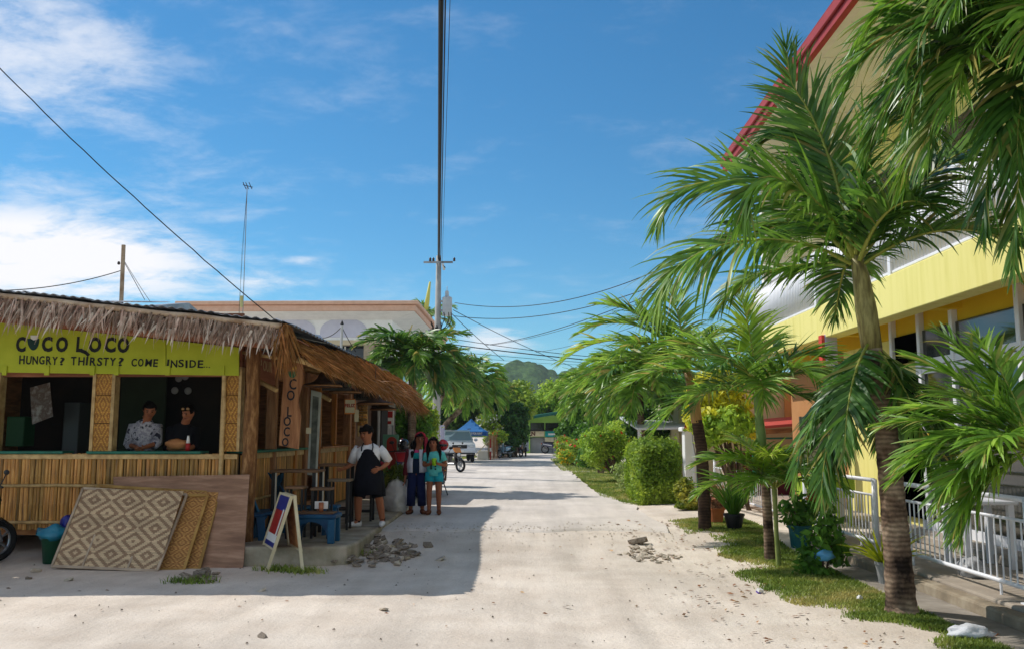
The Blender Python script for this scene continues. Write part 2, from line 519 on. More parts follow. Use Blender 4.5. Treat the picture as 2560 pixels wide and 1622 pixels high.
# ------------------------------------------------------------------ bamboo snack hut
FY = 11.6                       # front wall
M_bam = mat('bamboo_slat_yellow', L(122, 92, 54), L(204, 158, 88), L(172, 124, 60), scale=2.2, stretch=(14, 14, 1.1), rough=0.5, spec=0.35, rand=0.42, bump=0.25, bscale=9)
M_bamp = mat('bamboo_pole', L(150, 118, 72), L(196, 166, 112), scale=3, stretch=(3, 3, 3), rough=0.5, spec=0.35, rand=0.2, bump=0.15)
M_bamgrey = mat('weathered_bamboo_pole', L(142, 112, 84), L(190, 168, 142), scale=3.5, rough=0.7, rand=0.2, bump=0.2)
M_log = mat('rough_log', L(96, 62, 34), L(168, 126, 82), L(128, 88, 52), scale=5, stretch=(4, 4, 1), rough=0.9, bump=0.8, bscale=9, rand=0.15)
M_ply = mat('reddish_plywood', L(124, 72, 46), L(168, 108, 74), L(146, 88, 58), scale=1.4, stretch=(1, 1, 6), rough=0.7, bump=0.15, rand=0.1)
M_wood = mat('brown_board', L(132, 84, 46), L(184, 128, 78), scale=2.2, stretch=(1.5, 1.5, 8), rough=0.7, bump=0.2, rand=0.15)
M_woodv = mat('brown_upright_board', L(126, 80, 48), L(176, 126, 84), scale=2.2, stretch=(8, 8, 1), rough=0.7, bump=0.2, rand=0.15)
M_orange_wood = mat('orange_timber', L(150, 88, 26), L(190, 124, 48), scale=3, stretch=(8, 8, 1), rough=0.6, rand=0.12, bump=0.15)
M_teal = mat('teal_paint', L(26, 86, 70), L(40, 112, 92), scale=6, rough=0.5, bump=0.1)
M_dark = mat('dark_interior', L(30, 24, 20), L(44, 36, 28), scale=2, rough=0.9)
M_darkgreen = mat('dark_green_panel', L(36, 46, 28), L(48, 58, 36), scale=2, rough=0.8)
M_metal = mat('corrugated_metal', L(120, 122, 126), L(168, 170, 174), scale=2, rough=0.45, metal=0.6, spec=0.4, bump=0.1)
M_thatch = mat('thatch_brown', L(120, 78, 40), L(176, 128, 76), L(146, 100, 54), scale=6, rough=0.9, spec=0.1, island=0.45, trans=0.15)
M_thatchp = mat('thatch_pale', L(150, 124, 108), L(206, 188, 172), L(176, 152, 134), scale=6, rough=0.85, spec=0.15, island=0.5, trans=0.3)
M_thatchd = mat('thatch_backing', L(84, 56, 36), L(122, 86, 58), scale=8, rough=0.95, spec=0.05, bump=0.6)
def weave_fac(nt, vec, sx, sy):
    n, l = nt.nodes, nt.links
    s = n.new('ShaderNodeSeparateXYZ'); l.new(vec, s.inputs[0])
    def mth(op, a, b=None):
        k = n.new('ShaderNodeMath'); k.operation = op
        for i, v in enumerate((a, b)):
            if v is None: continue
            if isinstance(v, (int, float)): k.inputs[i].default_value = v
            else: l.new(v, k.inputs[i])
        return k.outputs[0]
    return s, mth
def diamond_extra(period_x, period_y, rows, lightc, darkc):
    def ex(nt, col, vec, bs):
        s, m = weave_fac(nt, vec, 1, 1)
        n, l = nt.nodes, nt.links
        # strips run along x; every strip is one row, offset a little
        row = m('DIVIDE', m('FLOOR', m('MULTIPLY', s.outputs[1], rows)), rows)
        tx = m('PINGPONG', s.outputs[0], period_x / 2)
        ty = m('PINGPONG', row, period_y / 2)
        d = m('ADD', m('DIVIDE', tx, period_x / 2), m('DIVIDE', ty, period_y / 2))
        band = m('PINGPONG', m('MULTIPLY', d, 3.5), 1.0)
        fac = m('GREATER_THAN', band, 0.48)
        rid = n.new('ShaderNodeTexWhiteNoise'); rid.noise_dimensions = '1D'; l.new(row, rid.inputs['W'])
        vr = m('ADD', m('MULTIPLY', rid.outputs['Value'], 0.3), 0.82)
        mx = n.new('ShaderNodeMix'); mx.data_type = 'RGBA'
        l.new(fac, mx.inputs[0]); mx.inputs[6].default_value = darkc; mx.inputs[7].default_value = lightc
        gap = m('FRACT', m('MULTIPLY', s.outputs[1], rows))
        gp = m('ADD', m('MULTIPLY', m('GREATER_THAN', gap, 0.14), 0.5), 0.5)
        nz = n.new('ShaderNodeTexNoise'); nz.inputs['Scale'].default_value = 3; nz.inputs['Detail'].default_value = 5; l.new(vec, nz.inputs['Vector'])
        vv = m('MULTIPLY', m('MULTIPLY', vr, gp), m('ADD', m('MULTIPLY', nz.outputs['Fac'], 0.7), 0.62))
        h = n.new('ShaderNodeHueSaturation'); l.new(mx.outputs[2], h.inputs['Color']); l.new(vv, h.inputs['Value'])
        bp = n.new('ShaderNodeBump'); bp.inputs['Strength'].default_value = 0.5; bp.inputs['Distance'].default_value = 0.006
        l.new(m('MULTIPLY', gp, fac), bp.inputs['Height']); l.new(bp.outputs[0], bs.inputs['Normal'])
        return h.outputs[0]
    return ex
M_weave = mat('woven_mat_grey', L(150, 130, 110), rough=0.7, extra=diamond_extra(0.46, 0.34, 58, L(206, 178, 140), L(150, 120, 92)))
M_weaveb = mat('woven_mat_brown', L(150, 110, 70), rough=0.7, extra=diamond_extra(0.2, 0.17, 60, L(196, 146, 82), L(158, 108, 60)))
M_weavep = mat('woven_post_cladding', L(170, 120, 60), rough=0.6, extra=diamond_extra(0.16, 0.30, 46, L(190, 138, 58), L(150, 98, 40)))

hut = T('bamboo_hut', 'bamboo snack hut with thatch fringe, slatted half walls and dark open counter', 'hut', (P(600, 1400, FY).x - 2.5, FY + 3, 0))
XC = P(602, 1000, FY).x          # right front corner of the hut
BACK = 18.9
# slatted half wall: every slat its own piece
def slat_mesh(h, w, t=0.022):
    b = MB(); n = 5
    pf = [(-w / 2, 0), (-w * .42, -t * .55), (0, -t), (w * .42, -t * .55), (w / 2, 0)]
    zs = [0, h * .31, h * .32, h * .335, h * .345, h * .68, h * .69, h * .705, h * .715, h]
    k = [0, 0, .003, .003, 0, 0, .003, .003, 0, 0]
    vs = [(x, y - kk * (1 if 0 < i < 4 else 0), z) for z, kk in zip(zs, k) for i, (x, y) in enumerate(pf)]
    b.add(vs, [(j * n + i, j * n + i + 1, (j + 1) * n + i + 1, (j + 1) * n + i) for j in range(len(zs) - 1) for i in range(n - 1)])
    b.add([(x, y, h) for x, y in pf], [(0, 1, 2, 3, 4)])
    me = bpy.data.meshes.new('bamboo_slat'); me.from_pydata(b.v, [], b.f); me.materials.append(M_bam)
    me.polygons.foreach_set('use_smooth', [True] * len(me.polygons)); me.update()
    return me
zs0, zs1 = P(300, 1322, FY).z, P(300, 1133, FY).z
slats = [slat_mesh(zs1 - zs0, w) for w in (0.034, 0.042, 0.052, 0.06)]
HL = wloc(hut)
x = -7.7
while x < XC - 0.02:
    me = random.choice(slats); w = {0: .034, 1: .042, 2: .052, 3: .06}[slats.index(me)]
    link('bamboo_slat', me, hut, Vector((x + w / 2, FY - 0.02 + random.uniform(-.006, .006), zs0 + random.uniform(-.015, .01))) - HL, (0, random.uniform(-.006, .006), random.uniform(-.08, .08)))
    x += w + random.uniform(-.001, .006)
SX = XC + 0.0
y = FY + 0.06
while y < 18.6:
    me = random.choice(slats); w = {0: .034, 1: .042, 2: .052, 3: .06}[slats.index(me)] * 1.25
    if not (14.95 < y < 16.0):
        o = link('bamboo_slat', me, hut, Vector((SX + random.uniform(-.006, .006), y + w / 2, zs0 - 0.1)) - HL, (0, 0, R(90)), (1.25, 1, 1.08))
    y += w + 0.002
# backing behind the slats, floor, interior walls, ceiling
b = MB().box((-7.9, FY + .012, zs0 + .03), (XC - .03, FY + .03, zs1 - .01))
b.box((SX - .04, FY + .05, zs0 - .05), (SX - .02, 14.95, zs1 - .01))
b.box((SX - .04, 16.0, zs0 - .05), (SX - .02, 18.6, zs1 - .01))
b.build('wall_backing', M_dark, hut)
MB().box((-8.2, FY + .04, .3), (SX - .05, BACK, .44)).build('floor_deck', M_wood, hut)
MB().box((-8.2, BACK, 0), (SX + .1, BACK + .08, 3.3)).build('back_wall', M_wood, hut)
MB().box((-8.3, FY, 0), (-8.2, BACK, 3.4)).build('end_wall', M_wood, hut)
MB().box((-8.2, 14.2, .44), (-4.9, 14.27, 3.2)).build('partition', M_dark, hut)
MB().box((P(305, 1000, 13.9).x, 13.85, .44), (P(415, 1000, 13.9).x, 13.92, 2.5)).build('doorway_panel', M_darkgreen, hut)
for xx in (-7.5, -6.2, -4.9):
    MB().box((xx, FY + .3, -.05), (xx + .12, FY + .42, .32)).build('stilt', M_log, hut)
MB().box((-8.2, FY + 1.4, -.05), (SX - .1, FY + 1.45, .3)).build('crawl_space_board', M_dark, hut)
# sills
MB().box((-7.9, FY - .09, zs1), (P(235, 1, FY).x, FY + .22, zs1 + .035)).build('counter_sill', M_teal, hut, bevel=.006)
MB().box((P(290, 1, FY).x, FY - .09, zs1), (P(556, 1, FY).x, FY + .22, zs1 + .034)).build('counter_sill', M_teal, hut, bevel=.006)
MB().box((-7.9, FY - .055, zs1 - .07), (XC, FY - .02, zs1 - .004)).build('sill_batten', M_bamp, hut, bevel=.006)
MB().box((SX - .2, FY + .1, zs1), (SX + .1, 14.9, zs1 + .035)).build('counter_sill', M_teal, hut, bevel=.006)
MB().box((SX - .2, 16.0, zs1), (SX + .1, 18.6, zs1 + .034)).build('counter_sill', M_wood, hut, bevel=.006)
MB().box((SX + .012, FY + .1, zs1 - .08), (SX + .05, 14.9, zs1 - .004)).build('sill_batten', M_bamp, hut)
MB().box((SX + .012, 16.0, zs1 - .08), (SX + .05, 18.6, zs1 - .004)).build('sill_batten', M_bamp, hut)
for py in (1212, 1303):
    z = P(100, py, FY).z
    n = 12
    pts = [(-7.8 + (XC + 7.8) * i / n, FY - .055, z + random.uniform(-.006, .006)) for i in range(n + 1)]
    MB().tube(pts, .021, 8).build('bamboo_rail', M_bamp, hut, smooth=True)
MB().tube([(SX + .045, FY + .1, .72), (SX + .045, 14.9, .72)], .02, 8).build('bamboo_rail', M_bamp, hut, smooth=True)
# woven clad posts of the front
for x0, x1 in ((-62, 5), (235, 291), (557, 606)):
    a, c = P(x0, 1000, FY).x, P(x1, 1000, FY).x
    zt = P(0, 918, FY).z
    po = T('post', None, None, Vector(((a + c) / 2, FY - .03, zs1 + .03)) - HL); po.parent = hut
    for k in range(3):
        z0, z1 = (zt - zs1 - .03) * k / 3, (zt - zs1 - .03) * (k + 1) / 3 - .008
        w = (c - a) / 2
        me = bpy.data.meshes.new('cladding')
        bb = MB().box((-w * .72, -.02, z0), (w * .72, .1, z1))
        me.from_pydata(bb.v, [], bb.f); me.materials.append(M_weavep)
        # the weave is drawn in the mesh's own x/y plane: stand the sheet up
        for v in me.vertices: v.co = (v.co.x, v.co.z, -v.co.y)
        me.update()
        link('cladding', me, po, (0, 0, 0), (R(90), 0, 0))
    for sgn in (-1, 1):
        bb = MB().box((sgn * w * .86 - w * .14, -.035, 0), (sgn * w * .86 + w * .14, .11, zt - zs1 - .03))
        me = bpy.data.meshes.new('trim'); me.from_pydata(bb.v, [], bb.f); me.materials.append(M_bamp); me.update()
        link('trim', me, po)
# corner log and inner posts of the road side
def log(p, q, r, name='log_post', m=None, n=9):
    p, q = Vector(p), Vector(q)
    pts = [p.lerp(q, i / 8) + Vector((random.uniform(-.008, .008), random.uniform(-.008, .008), 0)) for i in range(9)]
    return MB().tube(pts, [r * random.uniform(.92, 1.1) for _ in pts], n).build(name, m or M_log, hut, smooth=True)
a = P(630, 1000, FY - .05)
log((a.x, FY - .06, .0), (a.x + .01, FY - .06, 2.86), .095)
log((P(604, 1, FY).x, FY - .07, zs0), (P(604, 1, FY).x, FY - .07, 2.8), .03, 'corner_batten', M_bamp)
for yy, r, m in ((13.05, .07, M_woodv), (14.3, .06, M_orange_wood), (14.9, .08, M_woodv), (16.0, .05, M_orange_wood), (17.3, .05, M_orange_wood), (18.6, .08, M_woodv)):
    b = MB().box((SX - r, yy - r, .25), (SX + r, yy + r, 2.8))
    b.build('post', m, hut, bevel=.01)
for yy in (15.4, 16.6, 17.9):
    log((SX - .1, yy, .44), (SX - .1, yy, 2.75), .022, 'thin_pole', M_bamgrey, 7)
# beam and board over the side openings
MB().box((SX - .05, FY + .1, 2.3), (SX + .03, 13.1, 2.78)).build('header_board', M_ply, hut, bevel=.006)
MB().box((SX - .05, 13.15, 2.42), (SX + .03, BACK, 2.8)).build('header_board', M_wood, hut)
MB().bar(P(648, 952, 11.9), P(692, 975, 11.75), .05, .05).build('prop_stick', M_bamp, hut)
MB().bar(P(800, 985, 13.6), P(826, 1000, 13.5), .04, .05).build('prop_stick', M_bamp, hut)
# soffit board under the front eave and eave lines
EY = 10.55
ea, eb = P(0, 736, EY), P(703, 812, EY)
sl = (eb.z - ea.z) / (eb.x - ea.x)
ez = lambda x: ea.z + sl * (x - ea.x)
b = MB().slab([(-8.4, EY + .05, ez(-8.4) - .16), (eb.x + .12, EY + .05, ez(eb.x) - .14), (eb.x + .12, FY - .03, ez(eb.x) - .17), (-8.4, FY - .03, ez(-8.4) - .17)], .012)
b.build('soffit_board', M_ply, hut)
MB().slab([(-8.4, EY + .16, ez(-8.4) - .36), (eb.x + .1, EY + .16, ez(eb.x) - .30), (eb.x + .1, EY + .17, ez(eb.x) - .02), (-8.4, EY + .17, ez(-8.4) - .02)], .02).build('fascia_board', M_ply, hut)
for xx in np.linspace(-7.4, eb.x - .2, 7):
    MB().bar((xx, EY + .1, ez(xx) - .2), (xx, FY + .02, ez(xx) - .22), .045, .05).build('rafter', M_wood, hut)
MB().box((-8.2, FY - .02, 2.36), (XC, FY + .03, 3.2)).build('gable_board', M_ply, hut)
# main roof of corrugated metal
def corr(p00, p10, p11, p01, n, amp, name, m, parent, t=.004):
    """corrugated sheet: ridges run from edge p00-p10 to p01-p11, n waves"""
    p00, p10, p11, p01 = map(Vector, (p00, p10, p11, p01))
    N = n * 6
    nrm = (p10 - p00).cross(p01 - p00).normalized()
    V, Fq = [], []
    for j in range(2):
        for side in (0, 1):
            for i in range(N + 1):
                u = i / N
                p = (p00.lerp(p10, u)) if j == 0 else (p01.lerp(p11, u))
                V.append(p + nrm * (amp * math.sin(u * n * 2 * math.pi) + side * t))
    k = N + 1
    for i in range(N):
        Fq.append((i, i + 1, 2 * k + i + 1, 2 * k + i))
        Fq.append((k + i + 1, k + i, 3 * k + i, 3 * k + i + 1))
        Fq.append((i + 1, i, k + i, k + i + 1))
        Fq.append((2 * k + i, 2 * k + i + 1, 3 * k + i + 1, 3 * k + i))
    return mk(name, V, Fq, m, parent, smooth=True)
xr = eb.x - .02
for i in range(7):
    x0, x1 = -8.5 + (xr + 8.5) * i / 7, -8.5 + (xr + 8.5) * (i + 1) / 7 + .05
    zz = .045 + .012 * (i % 2)
    corr((x0, EY - .06, ez(x0) + zz), (x1, EY - .06, ez(x1) + zz), (x1, 18.9, ez(x1) + zz), (x0, 18.9, ez(x0) + zz), 7, .012, 'roof_sheet', M_metal, hut)
corr((xr - .1, 10.6, ez(xr) + .09), (xr - .1, 14.6, ez(xr) + .09), (xr + .16, 14.6, ez(xr) - .02), (xr + .16, 10.6, ez(xr) + .0), 22, .014, 'roof_edge_sheet', M_metal, hut)
MB().slab([P(738, 842, 11.4), P(815, 858, 12.6), P(800, 838, 13.2), P(728, 828, 11.9)], .006).build('roof_flashing', M_metal, hut)
n = 16
MB().tube([(lerp(-8.4, eb.x + .02, i / n), EY - .05, ez(lerp(-8.4, eb.x + .02, i / n)) - .02 + random.uniform(-.008, .008)) for i in range(n + 1)], .036, 9).build('eave_pole', M_bamgrey, hut, smooth=True)
# thatch: real strips of leaf
def strips(name, starts, dirs, lens, widths, mtl, parent, seg=4, droop=.25, seed=1):
    r = np.random.default_rng(seed)
    n = len(starts)
    P0 = np.array(starts, float); D = np.array(dirs, float); D /= np.linalg.norm(D, axis=1)[:, None]
    Ls = np.array(lens, float); Ws = np.array(widths, float)
    wv = np.cross(D, r.normal(0, 1, (n, 3))); wv /= np.linalg.norm(wv, axis=1)[:, None]
    V = np.zeros((n, seg + 1, 2, 3)); p = P0.copy(); d = D.copy()
    cv = r.normal(0, .12, (n, 3))
    for k in range(seg + 1):
        t = k / seg
        wk = (Ws * (1 - t ** 2.2 * .95))[:, None] * .5
        V[:, k, 0] = p - wv * wk; V[:, k, 1] = p + wv * wk
        d = d + np.array([0, 0, -droop / seg]) + cv / seg; d /= np.linalg.norm(d, axis=1)[:, None]
        p = p + d * (Ls / seg)[:, None]
    idx = np.arange(n * (seg + 1) * 2).reshape(n, seg + 1, 2)
    q = np.stack([idx[:, :-1, 0], idx[:, :-1, 1], idx[:, 1:, 1], idx[:, 1:, 0]], -1).reshape(-1, 4)
    o = fastmesh(name, V.reshape(-1, 3), q, mtl, parent)
    o['kind'] = 'stuff'
    return o
st, di, le, wi = [], [], [], []
for k in range(2600):
    xx = random.uniform(-8.4, eb.x + .05)
    if mnoise.noise(Vector((xx * 1.5, 3, 2))) < -.3 and random.random() < .5: continue
    st.append((xx, EY - .07 + random.uniform(-.03, .07), ez(xx) - random.uniform(.02, .1)))
    long = random.random() < .08
    di.append((random.gauss(-.16, .28), random.gauss(-.12, .15), -1))
    k_ = .235 + .07 * sstep(-3.5, -6.5, xx)
    le.append((random.uniform(.55, 1.05) * k_) * (1.55 if long else 1) * (1.1 + .35 * mnoise.noise(Vector((xx * 2.3, 0, 0)))))
    wi.append(random.uniform(.012, .03))
strips('thatch_fringe', st, di, le, wi, M_thatchp, hut, seed=3)
st, di, le, wi = [], [], [], []
for k in range(95):       # longer bleached blades hanging loose from the fringe
    xx = random.uniform(-8.2, eb.x)
    st.append((xx, EY - .1, ez(xx) - random.uniform(.1, .22))); di.append((random.gauss(-.3, .4), random.gauss(-.15, .15), -1)); le.append(random.uniform(.14, .3)); wi.append(random.uniform(.02, .036))
strips('loose_thatch_blades', st, di, le, wi, mat('bleached_blade', L(206, 192, 176), L(232, 222, 208), scale=6, rough=.8, island=.2, trans=.3), hut, droop=.5, seed=9)
b = MB().slab([(-8.4, EY + .03, ez(-8.4) - .27), (eb.x + .02, EY + .03, ez(eb.x) - .21), (eb.x + .02, EY + .05, ez(eb.x) - .02), (-8.4, EY + .05, ez(-8.4) - .02)], .02)
b.build('thatch_backing', M_thatchd, hut)
st, di, le, wi = [], [], [], []
for k in range(260):      # shaggy bundle at the corner
    st.append((eb.x + random.uniform(-.08, .09), EY + random.uniform(-.08, .2), ez(eb.x) - random.uniform(-.02, .15)))
    di.append((random.gauss(.12, .16), random.gauss(-.05, .16), -1)); le.append(random.uniform(.2, .62)); wi.append(random.uniform(.01, .028))
strips('thatch_bundle', st, di, le, wi, M_thatch, hut, seed=4)
# side awning towards the road
def UPL(y):
    t = (y - 10.7) / (18.4 - 10.7)
    return Vector((lerp(-3.08, -2.7, t), y, 2.80 + .10 * math.sin(t * 3.0) - .06 * t))
def LOL(y):
    t = (y - 10.7) / (18.4 - 10.7)
    return Vector((lerp(-2.80, -2.42, t), y, lerp(2.58, 2.26, t)))
ys = np.linspace(10.75, 18.4, 24)
V = [UPL(y) for y in ys] + [LOL(y) for y in ys] + [UPL(y) - Vector((.06, 0, .09)) for y in ys] + [LOL(y) - Vector((.06, 0, .07)) for y in ys]
k = len(ys); Fq = []
for i in range(k - 1):
    Fq += [(i, i + 1, k + i + 1, k + i), (2 * k + i + 1, 2 * k + i, 3 * k + i, 3 * k + i + 1), (k + i, k + i + 1, 3 * k + i + 1, 3 * k + i)]
mk('awning_backing', V, Fq, M_thatchd, hut)
b = MB().slab([Vector((-4.0, 10.9, 2.86)), Vector((-3.05, 10.9, 2.76)), Vector((-2.68, 18.6, 2.78)), Vector((-4.0, 18.6, 2.92))], .02)
b.build('awning_ceiling', M_wood, hut)
st, di, le, wi = [], [], [], []
for k in range(5200):
    y = random.uniform(10.72, 18.6); t = random.random() ** .8
    u, l_ = UPL(min(y, 18.4)), LOL(min(y, 18.4))
    p = u.lerp(l_, t * .95) + Vector((.03 * random.random() + .02, 0, .04 * random.random()))
    dn = (l_ - u).normalized()
    st.append((p.x, y, p.z)); far = sstep(15.5, 18.4, y)
    lay = random.gauss(.95, .4)
    di.append((dn.x + random.gauss(.12, .10) + .3 * far, lay + far * .3, dn.z * .8 + random.gauss(.1, .12))); le.append(random.uniform(.22, .55) * (1 + .4 * far)); wi.append(random.uniform(.008, .02))
strips('awning_thatch', st, di, le, wi, M_thatch, hut, droop=.35, seed=5)
st, di, le, wi = [], [], [], []
for k in range(1500):     # loose straw at the far end and along the lower edge
    far = random.random() ** .5
    y = lerp(13.0, 18.5, far); l_ = LOL(min(y, 18.4)).lerp(UPL(min(y, 18.4)), random.random() * .8 * far)
    st.append((l_.x + random.uniform(-.04, .04), y, l_.z + random.uniform(-.02, .08)))
    di.append((random.gauss(.45, .2), random.gauss(.7, .35), random.gauss(-.5, .22))); le.append(random.uniform(.12, .3) * (1 + 1.1 * far)); wi.append(random.uniform(.008, .018))
strips('loose_straw', st, di, le, wi, mat('straw_pale', L(150, 112, 80), L(196, 160, 124), scale=6, rough=.9, island=.4, trans=.15), hut, droop=.3, seed=6)
b = MB(); b.tube([LOL(y) + Vector((-.01, 0, -.06)) for y in np.linspace(10.8, 17.3, 12)], .035, 8); b.build('awning_pole', M_bamp, hut, smooth=True)
for y in (11.6, 13.2, 14.8, 16.4, 17.8):
    MB().tube([(SX, y, 2.68), LOL(y) + Vector((0, 0, -.02))], .025, 7).build('awning_rafter', M_bamp, hut, smooth=True)
# ------------------------------------------------------------------ signs of the hut
M_lime = mat('lime_paint', L(160, 168, 28), L(178, 184, 42), scale=2.5, rough=0.6, bump=0.05)
M_black = mat('black_paint', L(16, 15, 14), L(28, 26, 24), scale=6, rough=0.6)
M_white = mat('white_paint', L(214, 212, 206), L(226, 224, 220), scale=5, rough=0.6)
M_cream = mat('cream_paint', L(200, 186, 150), L(214, 202, 170), scale=5, rough=0.7)
M_red = mat('red_paint', L(150, 28, 26), L(170, 40, 36), scale=5, rough=0.5)
M_blue = mat('navy_paint', L(30, 38, 110), L(40, 50, 130), scale=5, rough=0.5)
M_green = mat('green_paint', L(18, 84, 52), L(26, 100, 64), scale=5, rough=0.5)
M_cord = mat('black_cable', L(24, 24, 26), rough=0.6)
sy = FY - .12
sgn = T('shop_sign', 'lime green hand painted shop sign reading COCO LOCO under the thatch', 'sign', (P(300, 930, sy).x, sy, P(300, 933, sy).z))
pA, pB, pC, pD = P(-130, 928, sy), P(597, 938, sy), P(597, 868, sy), P(-130, 793, sy)
seam = 415
lo = lambda x: P(x, 928 + 10 * (x + 130) / 727, sy); hi = lambda x: P(x, 793 + 75 * (x + 130) / 727, sy)
for x0, x1 in ((-130, seam - 1), (seam + 1, 597)):
    MB().hexa([lo(x0), lo(x1), hi(x1), hi(x0)], [p + Vector((0, .025, 0)) for p in (lo(x0), lo(x1), hi(x1), hi(x0))]).build('board', M_lime, sgn)
for px in (12, 118, 232, 292, 420, 556):
    a = P(px - 5, 914, sy - .005); c = P(px + 5, 937, sy - .005)
    MB().box((a.x, sy - .02, c.z), (c.x, sy - .002, a.z)).build('bracket', M_lime, sgn)
k = 2200 / sy
def stxt(body, x0, x1, ybase, cap, tilt, bold, parent=sgn, m=M_black):
    o = text(body, 1.0, P(x0, ybase, sy - .004), m, parent, bold=bold)
    w = o.dimensions.x if o.dimensions.x > 0 else 1
    xs = [v.co.x for v in o.data.vertices]; w = max(xs) - min(xs)
    ys_ = [v.co.y for v in o.data.vertices]
    hs_ = cap / k / max(.02, max(ys_) - min(ys_))
    o.scale = ((x1 - x0) / k / w, hs_, 1)
    o.rotation_euler = (R(90), R(tilt), 0)
    return o
# big word: letters one by one, the second O of COCO is a coconut cup
for ch, x0, x1, y in (('C', 39, 64, 877), ('C', 104, 131, 877), ('O', 139, 169, 877), ('L', 189, 206, 877), ('O', 221, 253, 878), ('C', 260, 289, 878), ('O', 293, 323, 879)):
    stxt(ch, x0, x1, y, 39, random.uniform(-2.5, 2.5), .045)
for a_, b_, w_ in ((((203, 876)), (214, 880), 9), ((213, 879), (222, 888), 8)):
    MB().bar(P(*a_, sy - .006), P(*b_, sy - .006), w_ / k, .004, up=(0, 1, 0)).build('letter_tail', M_black, sgn)
for words, x0, x1, y, cap in (('HUNGRY?', 45, 160, 909, 21), ('THIRSTY?', 176, 308, 911, 21), ('COME', 326, 394, 914, 20), ('INSIDE...', 414, 527, 917, 20)):
    wd = [.45 if ch in 'I' else .3 if ch == '.' else .8 if ch in 'EFLTS?' else 1.15 if ch == 'M' else .95 for ch in words]
    tot, xx = sum(wd), x0
    for ch, w_ in zip(words, wd):
        ww = (x1 - x0) * w_ / tot
        stxt(ch, xx + ww * .08, xx + ww * (.9 if ch not in 'I.' else .6), y + random.uniform(-1, 1) + (xx - x0) * .015, (cap if ch != '.' else 3) * random.uniform(.94, 1.06), random.uniform(-3, 4), .022)
        xx += ww
n = 14
cup = [P(83 + 15 * math.cos(math.pi + math.pi * i / n), 846 + 29 * -math.sin(math.pi + math.pi * i / n), sy - .006) for i in range(n + 1)]
MB().prism(cup, (0, .005, 0)).build('coconut_cup', mat('dark_teal_paint', L(10, 48, 44), rough=.6), sgn)
MB().prism([P(x, y, sy - .007) for x, y in ((76, 838), (96, 838), (94, 847), (84, 850), (77, 846))], (0, .004, 0)).build('coconut_foam', M_white, sgn)
# KEEP OUR ... board along the side: pale letters on the header
ks = T('slogan_sign', 'reddish brown board with pale hand painted words KEEP OUR under the side roof', 'sign', (SX + .06, 12.4, 2.4))
MB().box((SX + .034, 11.75, 2.33), (SX + .055, 13.1, 2.75)).build('board', M_ply, ks, bevel=.004)
M_pale = mat('pale_letter_paint', L(170, 140, 96), L(186, 158, 116), scale=8, rough=.7)
o = text('KEEP OUR', .2, (SX + .056, 11.85, 2.5), M_pale, ks, rot=(R(90), 0, R(90)), bold=.006); 
# hanging plank with COCO LOCO downwards
hp = T('hanging_plank_sign', 'long rough plank hung upright with COCO LOCO lettered downwards', 'sign', P(725, 1120, 11.9))
q = [P(697, 1112, 11.9), P(746, 1122, 11.9), P(752, 1040, 11.9), P(745, 1000, 11.9), P(757, 950, 11.9), P(758, 886, 11.9), P(715, 884, 11.9), P(706, 980, 11.9)]
MB().prism(q, (0, .03, 0)).build('plank', M_woodv, hp)
M_ink = mat('dark_letter_paint', L(20, 22, 30), rough=.6)
for ch, px, py, cap in (('C', 723, 905, 26), ('C', 722, 972, 26), ('O', 716, 999, 24), ('L', 716, 1040, 24), ('O', 708, 1063, 22), ('C', 708, 1089, 22), ('O', 704, 1114, 20)):
    o = text(ch, cap / 185 / .7, P(px, py, 11.893), M_ink, hp, bold=.003, sx=.75)
cp = [P(731 + 11 * math.cos(math.pi + math.pi * i / 10), 927 - 17 * math.sin(math.pi + math.pi * i / 10), 11.892) for i in range(11)]
MB().prism(cp, (0, .004, 0)).build('coconut_cup', M_green, hp)
MB().prism([P(x, y, 11.89) for x, y in ((726, 925), (741, 922), (742, 914), (732, 917))], (0, .004, 0)).build('coconut_foam', mat('straw_yellow_paint', L(214, 170, 80), rough=.6), hp)
for px in (722, 750):
    MB().tube([P(px, 890, 11.91), P(px + 2, 858, 11.91)], .004, 5).build('hanger', M_cord, hp)
# tall pale board at the door
mb = T('tall_chalk_board', 'tall narrow pale framed board standing at the hut door', 'board', P(765, 1180, 13.2))
q = [P(742, 1186, 13.2), P(781, 1186, 13.1), P(799, 985, 13.0), P(801, 978, 13.0), P(780, 974, 13.0), P(776, 985, 13.0)]
q = [P(768, 1186, 13.0), P(792, 1188, 13.0), P(803, 980, 12.95), P(778, 974, 12.95)]
MB().prism(q, (0, .03, 0)).build('frame', mat('pale_grey_paint', L(150, 152, 140), L(176, 178, 168), scale=5, rough=.6), mb)
q = [P(774, 1178, 12.99), P(788, 1180, 12.99), P(797, 992, 12.94), P(782, 988, 12.94)]
MB().prism(q, (0, .004, 0)).build('face', mat('chalk_face', L(56, 60, 54), L(104, 108, 98), L(76, 80, 72), scale=6, rough=.5), mb)
